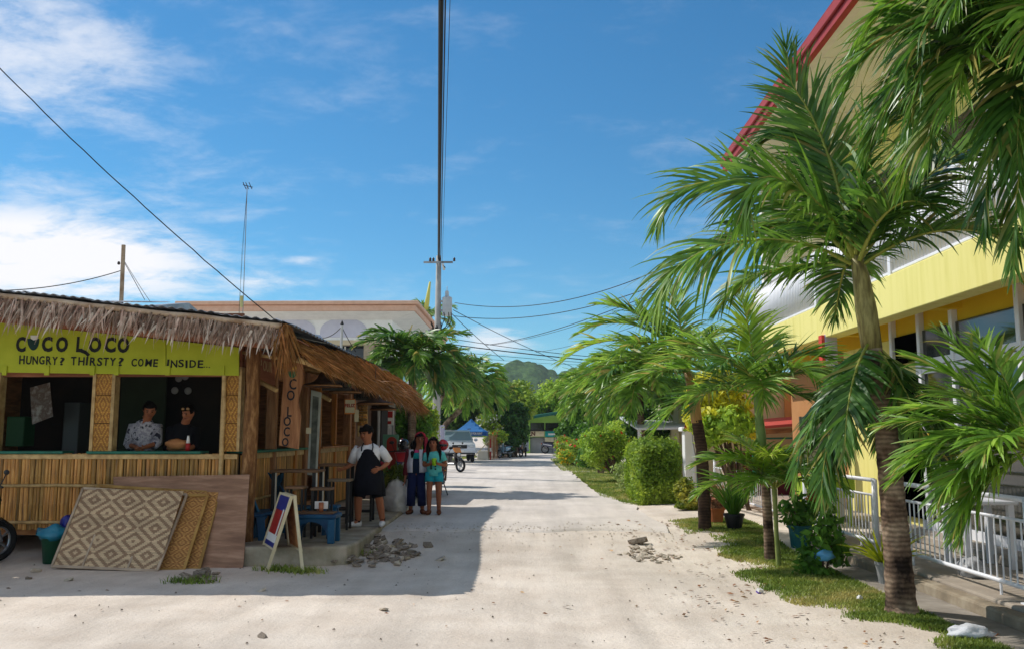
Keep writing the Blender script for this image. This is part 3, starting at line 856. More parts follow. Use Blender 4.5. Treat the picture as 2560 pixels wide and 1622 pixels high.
# small boards under the awning
M_slate = mat('slate_board', L(52, 50, 48), L(70, 68, 64), scale=5, rough=.7)
for lab, cx, cy, w, h, Y in (('grey music board with green corners beside the front lamp shades', 842, 950, 74, 50, 13.6), ('dim music board with green corners hung further back', 915, 977, 62, 44, 15.6)):
    s_ = T('music_sign', lab, 'sign', P(cx, cy, Y))
    a, c = P(cx - w / 2, cy + h / 2, Y), P(cx + w / 2, cy - h / 2, Y)
    MB().box((a.x, Y, a.z), (c.x, Y + .02, c.z)).build('board', M_slate, s_)
    d = (c.x - a.x) * .2
    MB().prism([(c.x - d, Y - .006, c.z), (c.x, Y - .006, c.z), (c.x, Y - .006, a.z + .06), (c.x - d * .5, Y - .006, a.z + .06)], (0, .004, 0)).build('corner', M_green, s_)
    MB().prism([(a.x + d, Y - .006, c.z), (a.x, Y - .006, c.z), (a.x, Y - .006, c.z - .09)], (0, .004, 0)).build('corner', M_green, s_)
    text('OLD', .13, ((a.x + c.x) / 2, Y - .006, (a.z + c.z) / 2 + .01), M_black, s_, bold=.004, align='CENTER')
    text('MUSIC', .12, ((a.x + c.x) / 2, Y - .006, a.z + .035), M_black, s_, bold=.003, align='CENTER')
s_ = T('price_card', 'small square orange and cream card with red word hung at the counter', 'card', P(874, 1033, 14.4))
a, c = P(861, 1034, 14.4), P(888, 996, 14.4)
MB().box((a.x, 14.4, a.z), (c.x, 14.41, c.z)).build('card', mat('orange_card', L(206, 120, 50), rough=.7), s_)
MB().box((a.x + .012, 14.395, a.z + .02), (c.x - .005, 14.399, c.z - .015)).build('face', M_cream, s_)
text('FELIZ', .075, ((a.x + c.x) / 2, 14.392, (a.z + c.z) / 2 - .01), M_red, s_, bold=.003, align='CENTER', sx=.95)
s_ = T('paper_notice', 'narrow cream paper notice below the orange card', 'notice', P(892, 1053, 14.6))
a, c = P(886, 1053, 14.6), P(897, 1023, 14.6)
MB().box((a.x, 14.6, a.z), (c.x, 14.605, c.z)).build('sheet', M_cream, s_)
s_ = T('paper_notice', 'small cream note pinned to the orange timber post', 'notice', P(772, 1083, 13.0))
a, c = P(765, 1083, 12.93), P(778, 1068, 12.93)
MB().box((a.x, 12.93, a.z), (c.x, 12.935, c.z)).build('sheet', M_cream, s_)
# striped bamboo screen at the end of the counter
s_ = T('bamboo_screen', 'small screen of horizontal bamboo halves at the far end of the hut', 'screen', P(908, 1060, 16.2))
for i in range(9):
    yy = 1012 + i * 6
    MB().tube([P(895, yy, 16.2), P(918, yy, 16.2)], .022, 7).build('bamboo_half', M_bam, s_, smooth=True)
for px in (896, 917):
    MB().tube([P(px, 1006, 16.25), P(px, 1090, 16.25)], .02, 6).build('upright', M_bamp, s_)
# woven cone lamp shades
M_shade = mat('woven_lamp_shade', L(44, 30, 22), L(78, 54, 38), scale=18, rough=.8, bump=.3)
M_rim = mat('woven_lamp_rim', L(120, 82, 50), L(146, 104, 66), scale=12, rough=.7)
for lab, cx, cy, w, Y in (('wide dark cone lamp shade nearest the hanging plank', 806, 963, 98, 12.6), ('dark cone lamp shade below the first music board', 862, 979, 82, 13.9), ('broad dark cone lamp shade beside the bamboo screen', 938, 1008, 92, 14.8), ('flat dark cone lamp shade furthest back under the awning', 958, 1022, 66, 16.8)):
    c = P(cx, cy, Y); r = w / 2 * Y / 2200
    lt = T('lamp_shade', lab, 'lamp', c, 'woven lamp shades under the awning')
    MB().lathe([(r, -.005), (r * .93, .02), (r * .5, .05), (r * .28, .1), (r * .16, .17), (.012, .22)], c, 20).build('shade', M_shade, lt, smooth=True)
    MB().lathe([(r * .96, -.02), (r * 1.01, -.018), (r * 1.01, 0), (r * .96, .0)], c, 20, cap=False).build('rim', M_rim, lt)
    MB().tube([c + Vector((0, 0, .2)), (c.x, c.y, 2.72)], .006, 5).build('cord', M_cord, lt)
# ------------------------------------------------------------------ leaning panels in front of the hut
M_frame = mat('pale_bamboo_frame', L(148, 128, 108), L(186, 166, 142), scale=4, rough=.7, rand=.1)
M_framey = mat('yellow_bamboo_frame', L(140, 104, 50), L(176, 138, 74), scale=4, rough=.7, rand=.1)
def lean_panel(name, label, corners, m, mf, slatx=(), group=None, fw=.03):
    """corners BL, BR, TR, TL in the world; the sheet is kept in its own plane so the weave follows it"""
    BL, BR, TR, TL = map(Vector, corners)
    t = T(name, label, 'panel', BL.lerp(BR, .5))
    xa = (BR - BL).normalized(); na = xa.cross(TL - BL).normalized(); ya = na.cross(xa)
    M4 = Matrix((xa, ya, na)).transposed().to_4x4(); M4.translation = BL
    inv = M4.inverted()
    loc = [inv @ p for p in (BL, BR, TR, TL)]
    bb = MB().hexa([(p.x, p.y, -.008) for p in loc], [(p.x, p.y, .004) for p in loc])
    me = bpy.data.meshes.new('sheet'); me.from_pydata(bb.v, [], bb.f); me.materials.append(m); me.update()
    o = link('sheet', me, t); o.matrix_local = Matrix.Translation(-wloc(t)) @ M4
    if mf:
        off = na * .008
        for p, q in ((BL, BR), (BR, TR), (TR, TL), (TL, BL)):
            MB().bar(p + off, q + off, fw, .02, up=na).build('frame_batten', mf, t)
        for u in slatx:
            MB().bar(BL.lerp(BR, u) + off, TL.lerp(TR, u) + off, fw * .7, .018, up=na).build('batten', mf, t)
    return t
lean_panel('plywood_sheet', 'large warped reddish plywood sheet leaning on the hut corner', [P(300, 1412, 10.95) * Vector((1, 1, 0)) if False else Vector((P(300, 1412, 10.95).x, 10.95, .0)), Vector((P(608, 1420, 10.85).x, 10.85, -.01)), P(627, 1189, 11.4), P(283, 1191, 11.45)],
           mat('old_plywood', L(126, 94, 74), L(178, 140, 114), L(150, 114, 90), scale=1.6, stretch=(1, 6, 1), rough=.75, bump=.2), None)
lean_panel('woven_mat_panel', 'brown woven bamboo panel, hindmost of the leaning mats', [Vector((P(405, 1418, 10.8).x, 10.8, 0)), Vector((P(498, 1420, 10.8).x, 10.8, -.01)), P(548, 1232, 11.3), P(243, 1214, 11.3)], M_weaveb, M_framey, (), None, .035)
lean_panel('woven_mat_panel', 'brown woven bamboo panel between the two other leaning mats', [Vector((P(395, 1418, 10.72).x, 10.72, 0)), Vector((P(460, 1420, 10.72).x, 10.72, -.01)), P(520, 1238, 11.2), P(442, 1238, 11.2)], M_weaveb, M_framey, (), None, .035)
lean_panel('woven_mat_panel', 'front leaning bamboo panel woven in pale diamond pattern', [Vector((P(132, 1395, 10.75).x, 10.75, .03)), Vector((P(394, 1416, 10.6).x, 10.6, 0)), P(468, 1236, 11.15), P(209, 1220, 11.2)], M_weave, M_frame, (.29, .72))
# ------------------------------------------------------------------ bin, bags
def blob(c, r, seed, nz=.35, n=14, m=10):
    return MB().ball(c, r, n, m, noise=nz, seed=seed)
g0 = Vector((P(132, 1388, 11.25).x, 11.25, ground_z(-6, 11.25)))
t = T('waste_bin', 'green waste bin standing against the hut base', 'bin', g0)
MB().lathe([(.11, 0), (.145, .34), (.15, .35)], g0, 14).build('bin', mat('green_plastic', L(14, 66, 44), L(20, 78, 54), scale=4, rough=.45), t, smooth=True)
t2 = T('plastic_bag', 'shiny teal plastic bag over the green bin', 'bag', g0 + Vector((0, 0, .33)))
blob(g0 + Vector((-.01, 0, .36)), (.19, .17, .12), 2, .5).build('bag', mat('teal_plastic_film', L(10, 104, 132), L(20, 130, 156), scale=5, rough=.25, spec=.6, bump=.6, bscale=9, bdist=.03), t2, smooth=True)
t2 = T('plastic_bag', 'orange and blue plastic bag behind the teal bag', 'bag', g0 + Vector((.2, .15, .4)))
blob(g0 + Vector((.22, .14, .46)), (.13, .1, .12), 5, .6).build('orange_bag', mat('orange_plastic_film', L(196, 70, 24), rough=.35, spec=.5), t2, smooth=True)
blob(g0 + Vector((.1, .14, .44)), (.1, .09, .12), 6, .6).build('blue_bag', mat('blue_plastic_film', L(24, 32, 130), rough=.35, spec=.5), t2, smooth=True)
# ------------------------------------------------------------------ tables, stools, bench, chairs
SZ = .236
M_tabletop = mat('table_top_wood', L(96, 70, 48), L(128, 96, 68), scale=3, stretch=(1, 8, 8), rough=.6, rand=.1)
M_leg = mat('dark_metal_leg', L(26, 24, 24), L(38, 36, 34), scale=5, rough=.5)
M_legw = mat('pale_leg', L(196, 190, 178), rough=.6)
M_bluew = mat('blue_painted_wood', L(12, 60, 96), L(24, 92, 128), L(16, 76, 112), scale=4, rough=.5, rand=.15, bump=.15)
def table(name, label, cat, c, w, d, h, legw, top=M_tabletop, lm=M_leg, brace=True, rz=0, pale=False):
    t = T(name, label, cat, c)
    x, y, z = c
    MB().box((x - w / 2, y - d / 2, z + h - .035), (x + w / 2, y + d / 2, z + h)).build('table_top' if cat == 'table' else 'seat', top, t, bevel=.006)
    for sx in (-1, 1):
        for sy_ in (-1, 1):
            xx, yy = x + sx * (w / 2 - legw), y + sy_ * (d / 2 - legw)
            MB().box((xx - legw / 2, yy - legw / 2, z), (xx + legw / 2, yy + legw / 2, z + h - .035)).build('leg', lm, t)
            if pale and sx > 0 or (pale and sy_ < 0):
                MB().box((xx + legw / 2 + .001, yy - legw / 2, z + .0), (xx + legw / 2 + .012, yy + legw / 2, z + h - .036)).build('leg_edge', M_legw, t)
    if brace:
        for sy_ in (-1, 1):
            yy = y + sy_ * (d / 2 - legw)
            MB().box((x - w / 2 + legw, yy - .012, z + h * .25), (x + w / 2 - legw, yy + .012, z + h * .25 + .025)).build('brace', lm, t)
    return t
table('bar_table', 'tall bar table with pale edged legs behind the blue bench', 'table', (P(780, 1, 12.4).x, 12.4, SZ), .66, .5, .88, .05, pale=True)
table('bar_stool', 'wooden stool with dark legs tucked at the tall bar table', 'stool', (P(838, 1, 11.95).x, 11.95, SZ), .27, .27, .66, .028)
table('bar_stool', 'dark stool with thin legs between the blue chairs', 'stool', (P(778, 1, 11.9).x, 11.9, SZ), .25, .25, .68, .028)
table('bar_table', 'second bar table near the far end of the counter', 'table', (P(872, 1, 13.6).x, 13.6, SZ), .5, .45, .92, .05)
table('bar_stool', 'pale topped stool beside the man in the apron', 'stool', (P(880, 1, 13.0).x, 13.0, SZ), .32, .3, .72, .03, top=mat('pale_stool_top', L(128, 112, 92), rough=.6))
table('bar_stool', 'low dark stool seen between the legs of the man', 'stool', (P(938, 1, 14.3).x, 14.3, SZ), .3, .3, .55, .035)
# blue bench with an arched apron
bc = Vector((P(822, 1, 11.45).x, 11.45, SZ)); bw, bd, bh = .62, .4, .36
t = T('blue_bench', 'low blue painted wooden bench with arched apron on the slab edge', 'bench', bc)
MB().box((bc.x - bw / 2, bc.y - bd / 2, bc.z + bh - .05), (bc.x + bw / 2, bc.y + bd / 2, bc.z + bh)).build('seat', M_bluew, t, bevel=.012, seg=2)
for sx in (-1, 1):
    for sy_ in (-1, 1):
        xx, yy = bc.x + sx * (bw / 2 - .06), bc.y + sy_ * (bd / 2 - .05)
        MB().box((xx - .045, yy - .04, bc.z), (xx + .045, yy + .04, bc.z + bh - .051)).build('leg', M_bluew, t, bevel=.008)
n = 12
for yy in (bc.y - bd / 2 + .015, bc.y + bd / 2 - .045):
    top = [(bc.x - bw / 2 + .1, yy, bc.z + bh - .052), (bc.x + bw / 2 - .1, yy, bc.z + bh - .052)]
    arc = [(bc.x + (bw / 2 - .105) * math.cos(math.pi * i / n), yy, bc.z + .04 + (bh - .13) * math.sin(math.pi * i / n) ** .8) for i in range(n + 1)]
    MB().prism([top[0], top[1]] + arc, (0, .03, 0)).build('arched_apron', M_bluew, t)
t = T('wooden_tray', 'thin wooden tray board lying on the blue bench', 'tray', (bc.x + .02, bc.y, bc.z + bh))
MB().box((bc.x - .2, bc.y - .14, bc.z + bh), (bc.x + .26, bc.y + .14, bc.z + bh + .022)).build('board', M_tabletop, t, bevel=.004)
t = T('bamboo_cup', 'brown bamboo holder with white card on the bench tray', 'holder', (bc.x + .08, bc.y - .05, bc.z + bh + .022))
MB().lathe([(.03, 0), (.032, .12)], (bc.x + .09, bc.y - .05, bc.z + bh + .022), 12).build('holder', M_ply, t, smooth=True)
MB().box((bc.x + .0, bc.y - .02, bc.z + bh + .06), (bc.x + .17, bc.y - .015, bc.z + bh + .155)).build('card', M_white, t)
# blue chairs with fish tail backs
def fish_chair(label, c, rz, s=1.0):
    t = T('fish_tail_chair', label, 'chair', (0, 0, 0))
    m = M_bluew
    pr = [(-.17, .12), (-.2, .3), (-.13, .5), (-.06, .62), (-.15, .78), (-.05, .74), (0, .7), (.05, .74), (.15, .78), (.06, .62), (.13, .5), (.2, .3), (.17, .12)]
    tilt = lambda z: .14 + z * .28
    MB().prism([(x, tilt(z), z + .05) for x, z in pr], (0, .035, .0)).build('backrest', m, t, bevel=.006)
    MB().prism([(-.2, -.24, .3), (.2, -.24, .3), (.22, 0, .3), (.17, .24, .27), (-.17, .24, .27), (-.22, 0, .3)], (0, 0, .04)).build('seat', m, t, bevel=.008)
    for sx in (-1, 1):
        MB().prism([(sx * .19 - .018, -.24, .3), (sx * .19 - .018, -.13, .3), (sx * .19 - .018, -.17, 0), (sx * .19 - .018, -.26, 0)], (.036, 0, 0)).build('leg', m, t)
        MB().prism([(sx * .17 - .018, .1, .28), (sx * .17 - .018, .24, .28), (sx * .17 - .018, .36, 0), (sx * .17 - .018, .28, 0)], (.036, 0, 0)).build('leg', m, t)
    t.location = c; t.rotation_euler = (0, 0, rz); t.scale = (s, s, s)
    return t
fish_chair('dark blue fish tail chair against the bamboo half wall', (P(655, 1, 11.7).x, 11.7, SZ), R(118))
fish_chair('blue fish tail chair half hidden behind the sandwich board', (P(712, 1, 12.2).x, 12.2, SZ), R(135))
fish_chair('lighter blue fish tail chair behind the tall bar table', (P(772, 1, 12.9).x, 12.9, SZ), R(150))
table('blue_stool', 'small blue stool by the slab edge behind the bench', 'stool', (P(858, 1, 12.3).x, 12.3, SZ), .24, .24, .4, .05, top=M_bluew, lm=M_bluew, brace=False)
# sandwich board
t = T('sandwich_board', 'white framed sandwich board with red and blue poster beside the slab', 'sign', G(705, 1425))
nf0, nf1 = G(667, 1428), G(757, 1431)          # near feet
dv = Vector((-.30, .62, 0))
ff0, ff1 = nf0 + dv, nf1 + dv
ntop = (nf0 + nf1) / 2 + Vector((.05, .03, .88)); ftop = ntop + dv
M_post = mat('poster_face', L(180, 28, 40), rough=.4)
for a, bq, top0, top1, nm in ((nf0, ff0, ntop, ftop, 'front'), (nf1, ff1, ntop + Vector((.03, 0, 0)), ftop + Vector((.03, 0, 0)), 'back')):
    for p, q in ((a, top0), (bq, top1)):
        MB().bar(p, q, .035, .03, up=dv.normalized()).build('leg', M_cream, t)
    nr = (bq - a).cross(top0 - a).normalized()
    lo_, l2 = a.lerp(top0, .27), bq.lerp(top1, .27)
    for u0, u1 in ((.27, .31), (.96, 1.0)):
        MB().slab([a.lerp(top0, u0), bq.lerp(top1, u0), bq.lerp(top1, u1), a.lerp(top0, u1)], .025).build('rail', M_cream, t)
    def face(u0, u1, v0, v1, m, e):
        f = lambda u, v: (a.lerp(top0, u)).lerp(bq.lerp(top1, u), v) + (-nr if nm == 'front' else nr) * e * (1)
        q_ = [f(u0, v0), f(u0, v1), f(u1, v1), f(u1, v0)]
        return MB().slab(q_, .004)
    sgn_ = -1 if nr.x > 0 else 1
    def fq(u0, u1, v0, v1, e):
        f = lambda u, v: a.lerp(top0, u).lerp(bq.lerp(top1, u), v) + (nr * sgn_ if nm == 'front' else nr * -sgn_) * e
        return [f(u0, v0), f(u0, v1), f(u1, v1), f(u1, v0)]
    if nm == 'front':
        MB().slab(fq(.3, .97, .05, .95, .002), .003).build('poster', M_red, t)
        MB().slab(fq(.78, .97, .05, .95, .007), .003).build('poster_top', M_blue, t)
        MB().slab(fq(.3, .36, .05, .95, .007), .003).build('poster_foot', M_blue, t)
        MB().slab(fq(.36, .46, .05, .95, .007), .003).build('poster_strip', M_white, t)
        MB().slab(fq(.46, .8, .18, .28, .008), .003).build('poster_stripe', M_white, t)
    else:
        MB().slab(fq(.3, .97, .05, .95, .0), .003).build('back_panel', M_wood, t)
# ------------------------------------------------------------------ things inside
def box_thing(name, label, cat, px0, py0, px1, py1, Y, d, m, part='body'):
    a, c = P(px0, py1, Y), P(px1, py0, Y)
    t = T(name, label, cat, ((a.x + c.x) / 2, Y + d / 2, a.z))
    MB().box((a.x, Y, a.z), (c.x, Y + d, c.z)).build(part, m, t, bevel=.01)
    return t
M_poster = mat('faded_poster', L(150, 146, 140), L(190, 186, 178), L(120, 100, 90), scale=7, rough=.8)
s_ = T('wall_poster', 'faded poster hanging in the dark of the left opening', 'poster', P(105, 1010, 13))
MB().prism([P(75, 968, 13), P(124, 955, 13), P(132, 1040, 13), P(80, 1060, 13)], (0, .01, 0)).build('sheet', M_poster, s_)
t = box_thing('storage_crate', 'green plastic crate in the dark behind the counter', 'crate', 12, 1040, 62, 1115, 12.9, .3, mat('crate_green', L(16, 70, 34), rough=.5))
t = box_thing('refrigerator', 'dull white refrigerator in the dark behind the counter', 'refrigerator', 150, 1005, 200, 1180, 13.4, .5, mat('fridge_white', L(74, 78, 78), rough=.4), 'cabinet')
a = P(152, 1060, 13.39)
MB().box((a.x, 13.37, a.z), (P(198, 1, 13.39).x, 13.388, a.z + .012)).build('door_gap', M_black, t)
t = T('drinking_cup', 'pale plastic cup on the teal sill of the left opening', 'cup', (P(50, 1, FY).x, FY, zs1 + .035))
MB().lathe([(.03, 0), (.05, .13)], t.location, 12).build('cup', M_cream, t, smooth=True)
t = T('red_bottle', 'red and white bottle on the counter by the corner post', 'bottle', (P(520, 1, FY + .05).x, FY + .05, zs1 + .035))
c = t.location
MB().lathe([(.03, 0), (.03, .1)], c, 12).build('bottle', M_red, t, smooth=True)
MB().lathe([(.026, .1), (.02, .15), (.012, .2)], c, 12).build('cap', M_white, t, smooth=True)
t = T('paper_sack', 'brown paper sack standing on the counter inside', 'sack', (P(495, 1, FY + .15).x, FY + .12, zs1 + .035))
c = Vector(t.location)
MB().ball(c + Vector((0, 0, .08)), (.15, .08, .075), 12, 8, noise=.5, seed=3).build('sack', M_wood, t, smooth=True)
M_platew = mat('dull_crockery', L(120, 118, 116), rough=.5)
for lab, px, py in (('pair of white plates hung above the cook, left one', 447, 945), ('pair of white plates hung above the cook, right one', 463, 940), ('dim grey plate hung just left over the head of the cook', 437, 975), ('bright white plate hung just beside the head of the cook', 470, 976)):
    t = T('hanging_plate', lab, 'plate', P(px, py, 13.0))
    MB().lathe([(.01, -.012), (.05, -.005), (.055, .0), (.03, .006)], P(px, py, 13.0), 12, axis='y').build('plate', M_platew, t, smooth=True)
# ------------------------------------------------------------------ people
def cloth(name, c, c2=None, rough=.85, scale=9):
    return mat(name, L(*c), L(*(c2 or [min(255, int(v * 1.12 + 4)) for v in c])), scale=scale, rough=rough, spec=.15, bump=.25, bscale=14, bdist=.01)
M_hair = mat('black_hair', L(14, 11, 10), L(26, 20, 17), scale=20, stretch=(3, 3, .6), rough=.85, spec=.1, bump=.5)
M_eye = mat('dark_eye', L(18, 12, 10), rough=.2)
M_lip = mat('lip', L(120, 58, 50), rough=.5)
def skin_mat(name, c):
    m = mat(name, L(*c), L(*[int(v * 1.08) for v in c]), scale=8, rough=.55, spec=.35)
    m.node_tree.nodes['Principled BSDF'].inputs['Subsurface Weight'].default_value = .08
    m.node_tree.nodes['Principled BSDF'].inputs['Subsurface Radius'].default_value = (.02, .008, .004)
    return m
def hand_pts(w, d, side, curl=.5):
    """palm + five fingers from wrist w along d; side = direction the thumb leaves"""
    w, d, side = Vector(w), Vector(d).normalized(), Vector(side).normalized()
    side = (side - d * side.dot(d)).normalized()
    nrm = d.cross(side)
    pal = w + d * .055
    out = [('palm', 'wrist', pal, (.034, .018))]
    for i, (o, ln) in enumerate(((.03, .068), (.01, .078), (-.01, .072), (-.03, .056))):
        k = pal + d * .042 + side * o
        t1 = k + d * ln * .55 + nrm * ln * .25 * curl
        t2 = t1 + d * ln * .45 * (1 - curl * .6) + nrm * ln * .5 * curl
        out += [('k%d' % i, 'palm', k, (.011, .011)), ('m%d' % i, 'k%d' % i, t1, (.0095, .0095)), ('t%d' % i, 'm%d' % i, t2, (.008, .008))]
    b0 = w + d * .035 + side * .034
    out += [('th0', 'palm', b0 + d * .012, (.011, .011)), ('th1', 'th0', b0 + side * .022 + d * .04 + nrm * .012, (.009, .009))]
    return out
def body(parent, J, E, rad, m):
    """one continuous skinned surface; J name->point, E pairs, rad name->radius"""
    names = list(J)
    me = bpy.data.meshes.new('body')
    me.from_pydata([tuple(J[n]) for n in names], [(names.index(a), names.index(b)) for a, b in E], [])
    o = link('body', me, parent)
    sk = o.modifiers.new('skin', 'SKIN'); sk.use_smooth_shade = True; sk.branch_smoothing = .3
    if not me.skin_vertices: 
        o.data.attributes
    o.modifiers.new('sub', 'SUBSURF').levels = 2
    o.modifiers['sub'].render_levels = 2
    if len(me.skin_vertices) == 0:
        bm = bmesh.new(); bm.from_mesh(me); bm.verts.layers.skin.verify(); bm.to_mesh(me); bm.free()
    sv = me.skin_vertices[0].data
    for i, n in enumerate(names):
        r = rad[n]; sv[i].radius = r if isinstance(r, tuple) else (r, r)
        sv[i].use_root = (n == 'pelvis')
    me.materials.append(m)
    return o
def face(t, hc, yaw, pitch, s=1.0, m_skin=None):
    M = Euler((pitch, 0, yaw)).to_matrix()
    pt = lambda x, y, z: Vector(hc) + M @ (Vector((x, y, z)) * s)
    for sx in (-1, 1):
        MB().ball(pt(sx * .032, -.088, .008), (.012 * s, .007 * s, .007 * s), 8, 5).build('eye', M_eye, t, smooth=True)
        MB().tube([pt(sx * .015, -.094, .028), pt(sx * .032, -.095, .033), pt(sx * .05, -.083, .027)], .0045 * s, 5).build('eyebrow', M_hair, t)
    MB().tube([pt(-.022, -.088, -.052), pt(0, -.096, -.05), pt(.022, -.088, -.052)], [.004 * s, .0075 * s, .004 * s], 6).build('mouth', M_lip, t, smooth=True)
def person(label, loc, P_, sk, head, yaw=0, pitch=0, rs=1.0, hands=(.5, .5), feet_shoes=None):
    """P_: joints (local, facing -Y); builds the continuous body; returns the root Empty"""
    t = T('person', label, 'person', (0, 0, 0))
    hc = Vector(head)
    Mh = Euler((pitch, 0, yaw)).to_matrix()
    J = {'pelvis': P_['pelvis'], 'waist': P_['waist'], 'chest': P_['chest'], 'neck': P_['neck']}
    J['jaw'] = hc + Mh @ Vector((0, -.012, -.06)); J['skull'] = hc + Mh @ Vector((0, .004, .012)); J['crown'] = hc + Mh @ Vector((0, .012, .06))
    J['nose'] = hc + Mh @ Vector((0, -.108, -.014))
    J['earl'] = hc + Mh @ Vector((-.086, .012, -.005)); J['earr'] = hc + Mh @ Vector((.086, .012, -.005))
    rad = {'pelvis': (.135, .1), 'waist': (.115, .085), 'chest': (.14, .095), 'neck': .058, 'jaw': (.068, .076), 'skull': (.09, .102), 'crown': (.07, .08), 'nose': .013, 'earl': .014, 'earr': .014}
    E = [('pelvis', 'waist'), ('waist', 'chest'), ('chest', 'neck'), ('neck', 'jaw'), ('jaw', 'skull'), ('skull', 'crown'), ('skull', 'nose'), ('skull', 'earl'), ('skull', 'earr')]
    for i, sd_ in enumerate('LR'):
        for a, b, r in (('hip', 'pelvis', (.095, .095)), ('knee', 'hip', (.064, .066)), ('calf', 'knee', (.062, .064)), ('ankle', 'calf', (.038, .042)), ('toe', 'ankle', (.036, .022)),
                        ('shoulder', 'chest', (.052, .05)), ('elbow', 'shoulder', (.045, .045)), ('wrist', 'elbow', (.03, .028))):
            if a == 'calf':
                J[a + sd_] = Vector(P_['knee' + sd_]).lerp(Vector(P_['ankle' + sd_]), .3) + Vector((0, .012, 0))
            elif a == 'toe': J[a + sd_] = Vector(P_['ankle' + sd_]).lerp(Vector(P_['toe' + sd_]), .6)
            else: J[a + sd_] = P_[a + sd_]
            rad[a + sd_] = r
            E.append(((b if b in ('pelvis', 'chest') else b + sd_), a + sd_))
        d = Vector(P_['wrist' + sd_]) - Vector(P_['elbow' + sd_])
        for n, p, q, r in hand_pts(P_['wrist' + sd_], P_.get('hand' + sd_, d), P_.get('thumb' + sd_, (0, -1, .3)), hands[i]):
            J[n + sd_] = q; rad[n + sd_] = r; E.append((('wrist' + sd_) if p == 'wrist' else p + sd_, n + sd_))
    rad = {k: (tuple(v * rs for v in (r if isinstance(r, tuple) else (r, r))) if k not in ('skull', 'jaw', 'crown', 'nose') else r) for k, r in rad.items()}
    body(t, J, E, rad, sk)
    face(t, hc, yaw, pitch)
    t['_h'] = 1
    del t['_h']
    return t, J
def V3(*a): return Vector(a)
def garment(name, t, pts, radii, m, n=14, up=(0, 1, 0), cap=True):
    o = MB().tube(pts, radii, n, cap, up=up).build(name, m, t, smooth=True)
    return o
def shoe(t, ankle, toe_dir, m, ln=.2, sole=None):
    a = Vector(ankle); d = Vector(toe_dir); d.z = 0; d.normalize()
    z0 = 0
    pts = [a - d * .05 + V3(0, 0, .045 - a.z + 0), a + V3(0, 0, .045 - a.z), a + d * ln * .45 + V3(0, 0, .04 - a.z), a + d * ln * .78 + V3(0, 0, .03 - a.z)]
    MB().tube(pts, [(.036, .042), (.044, .05), (.045, .036), (.03, .026)], 10, up=(0, 0, 1)).build('shoe', m, t, smooth=True)
def hair_cap(t, hc, yaw, pitch, m, rx=.088, ry=.102, rz=.105, noise=.25, zc=.015, yc=.012, cut=-.03):
    M = Euler((pitch, 0, yaw)).to_matrix()
    b = MB().ball((0, 0, 0), (rx, ry, rz), 20, 16, noise=noise, seed=2)
    vs = [Vector(v) + V3(0, yc, zc) for v in b.v]
    keep = []
    for f in b.f:
        c = sum((vs[i] for i in f), V3(0, 0, 0)) / len(f)
        if c.z < -.075 or (c.y < .0 and c.z < -.0) or (c.y < -.045 and c.z < .05): continue
        keep.append(f)
    b.f = keep; b.m = [0] * len(keep)
    b.v = [Vector(hc) + M @ v for v in vs]
    b.build('hair', m, t, smooth=True)

# --- man in the apron, stepping along the slab
SK1 = skin_mat('tan_skin', (150, 92, 62)); SK2 = skin_mat('brown_skin', (138, 84, 58))
PJ = dict(pelvis=V3(.02, .02, .76), waist=V3(.01, 0, .92), chest=V3(.01, -.02, 1.1), neck=V3(0, -.03, 1.235),
          hipL=V3(-.09, .02, .74), kneeL=V3(-.13, -.08, .42), ankleL=V3(-.14, .0, .075), toeL=V3(-.24, -.09, .03),
          hipR=V3(.12, .02, .74), kneeR=V3(.17, .0, .42), ankleR=V3(.21, .12, .075), toeR=V3(.22, -.01, .03),
          shoulderL=V3(-.18, -.01, 1.15), elbowL=V3(-.25, .06, .93), wristL=V3(-.31, -.10, .87), handL=V3(-.4, -.5, -.15), thumbL=V3(.5, 0, .5),
          shoulderR=V3(.2, -.01, 1.15), elbowR=V3(.3, .06, .95), wristR=V3(.22, -.13, .87), handR=V3(-.5, -.4, -.2), thumbR=V3(-.4, 0, .6))
man, J = person('man in black apron and white shirt stepping beside the blue bench', None, PJ, SK1, V3(-.035, -.05, 1.37), yaw=R(-24), pitch=R(12), hands=(.8, .8))
MW = cloth('white_shirt', (206, 204, 206)); MAp = cloth('black_apron', (14, 15, 22), (22, 23, 32)); MSh = cloth('black_shorts', (16, 16, 20))
garment('shirt', man, [V3(.02, .01, .80), V3(.01, 0, .94), V3(.0, -.02, 1.08), V3(.01, -.015, 1.16), V3(0, -.03, 1.225)], [(.165, .125), (.165, .122), (.185, .125), (.198, .108), (.07, .064)], MW)
garment('sleeve', man, [V3(-.15, -.015, 1.165), V3(-.2, .0, 1.1), V3(-.262, .03, .95)], [.064, .066, .062], MW)
garment('sleeve', man, [V3(.16, -.015, 1.165), V3(.22, .0, 1.1), V3(.3, .05, .965)], [.064, .066, .062], MW)
for sx, k, a in ((-1, 'L', 'L'), (1, 'R', 'R')):
    garment('shorts_leg', man, [V3(sx * .085 + .02, .02, .8), Vector(PJ['hip' + k]).lerp(PJ['knee' + k], .4), Vector(PJ['hip' + k]).lerp(PJ['knee' + k], .95) + V3(0, .01, 0)], [.12, .115, .105], MSh)
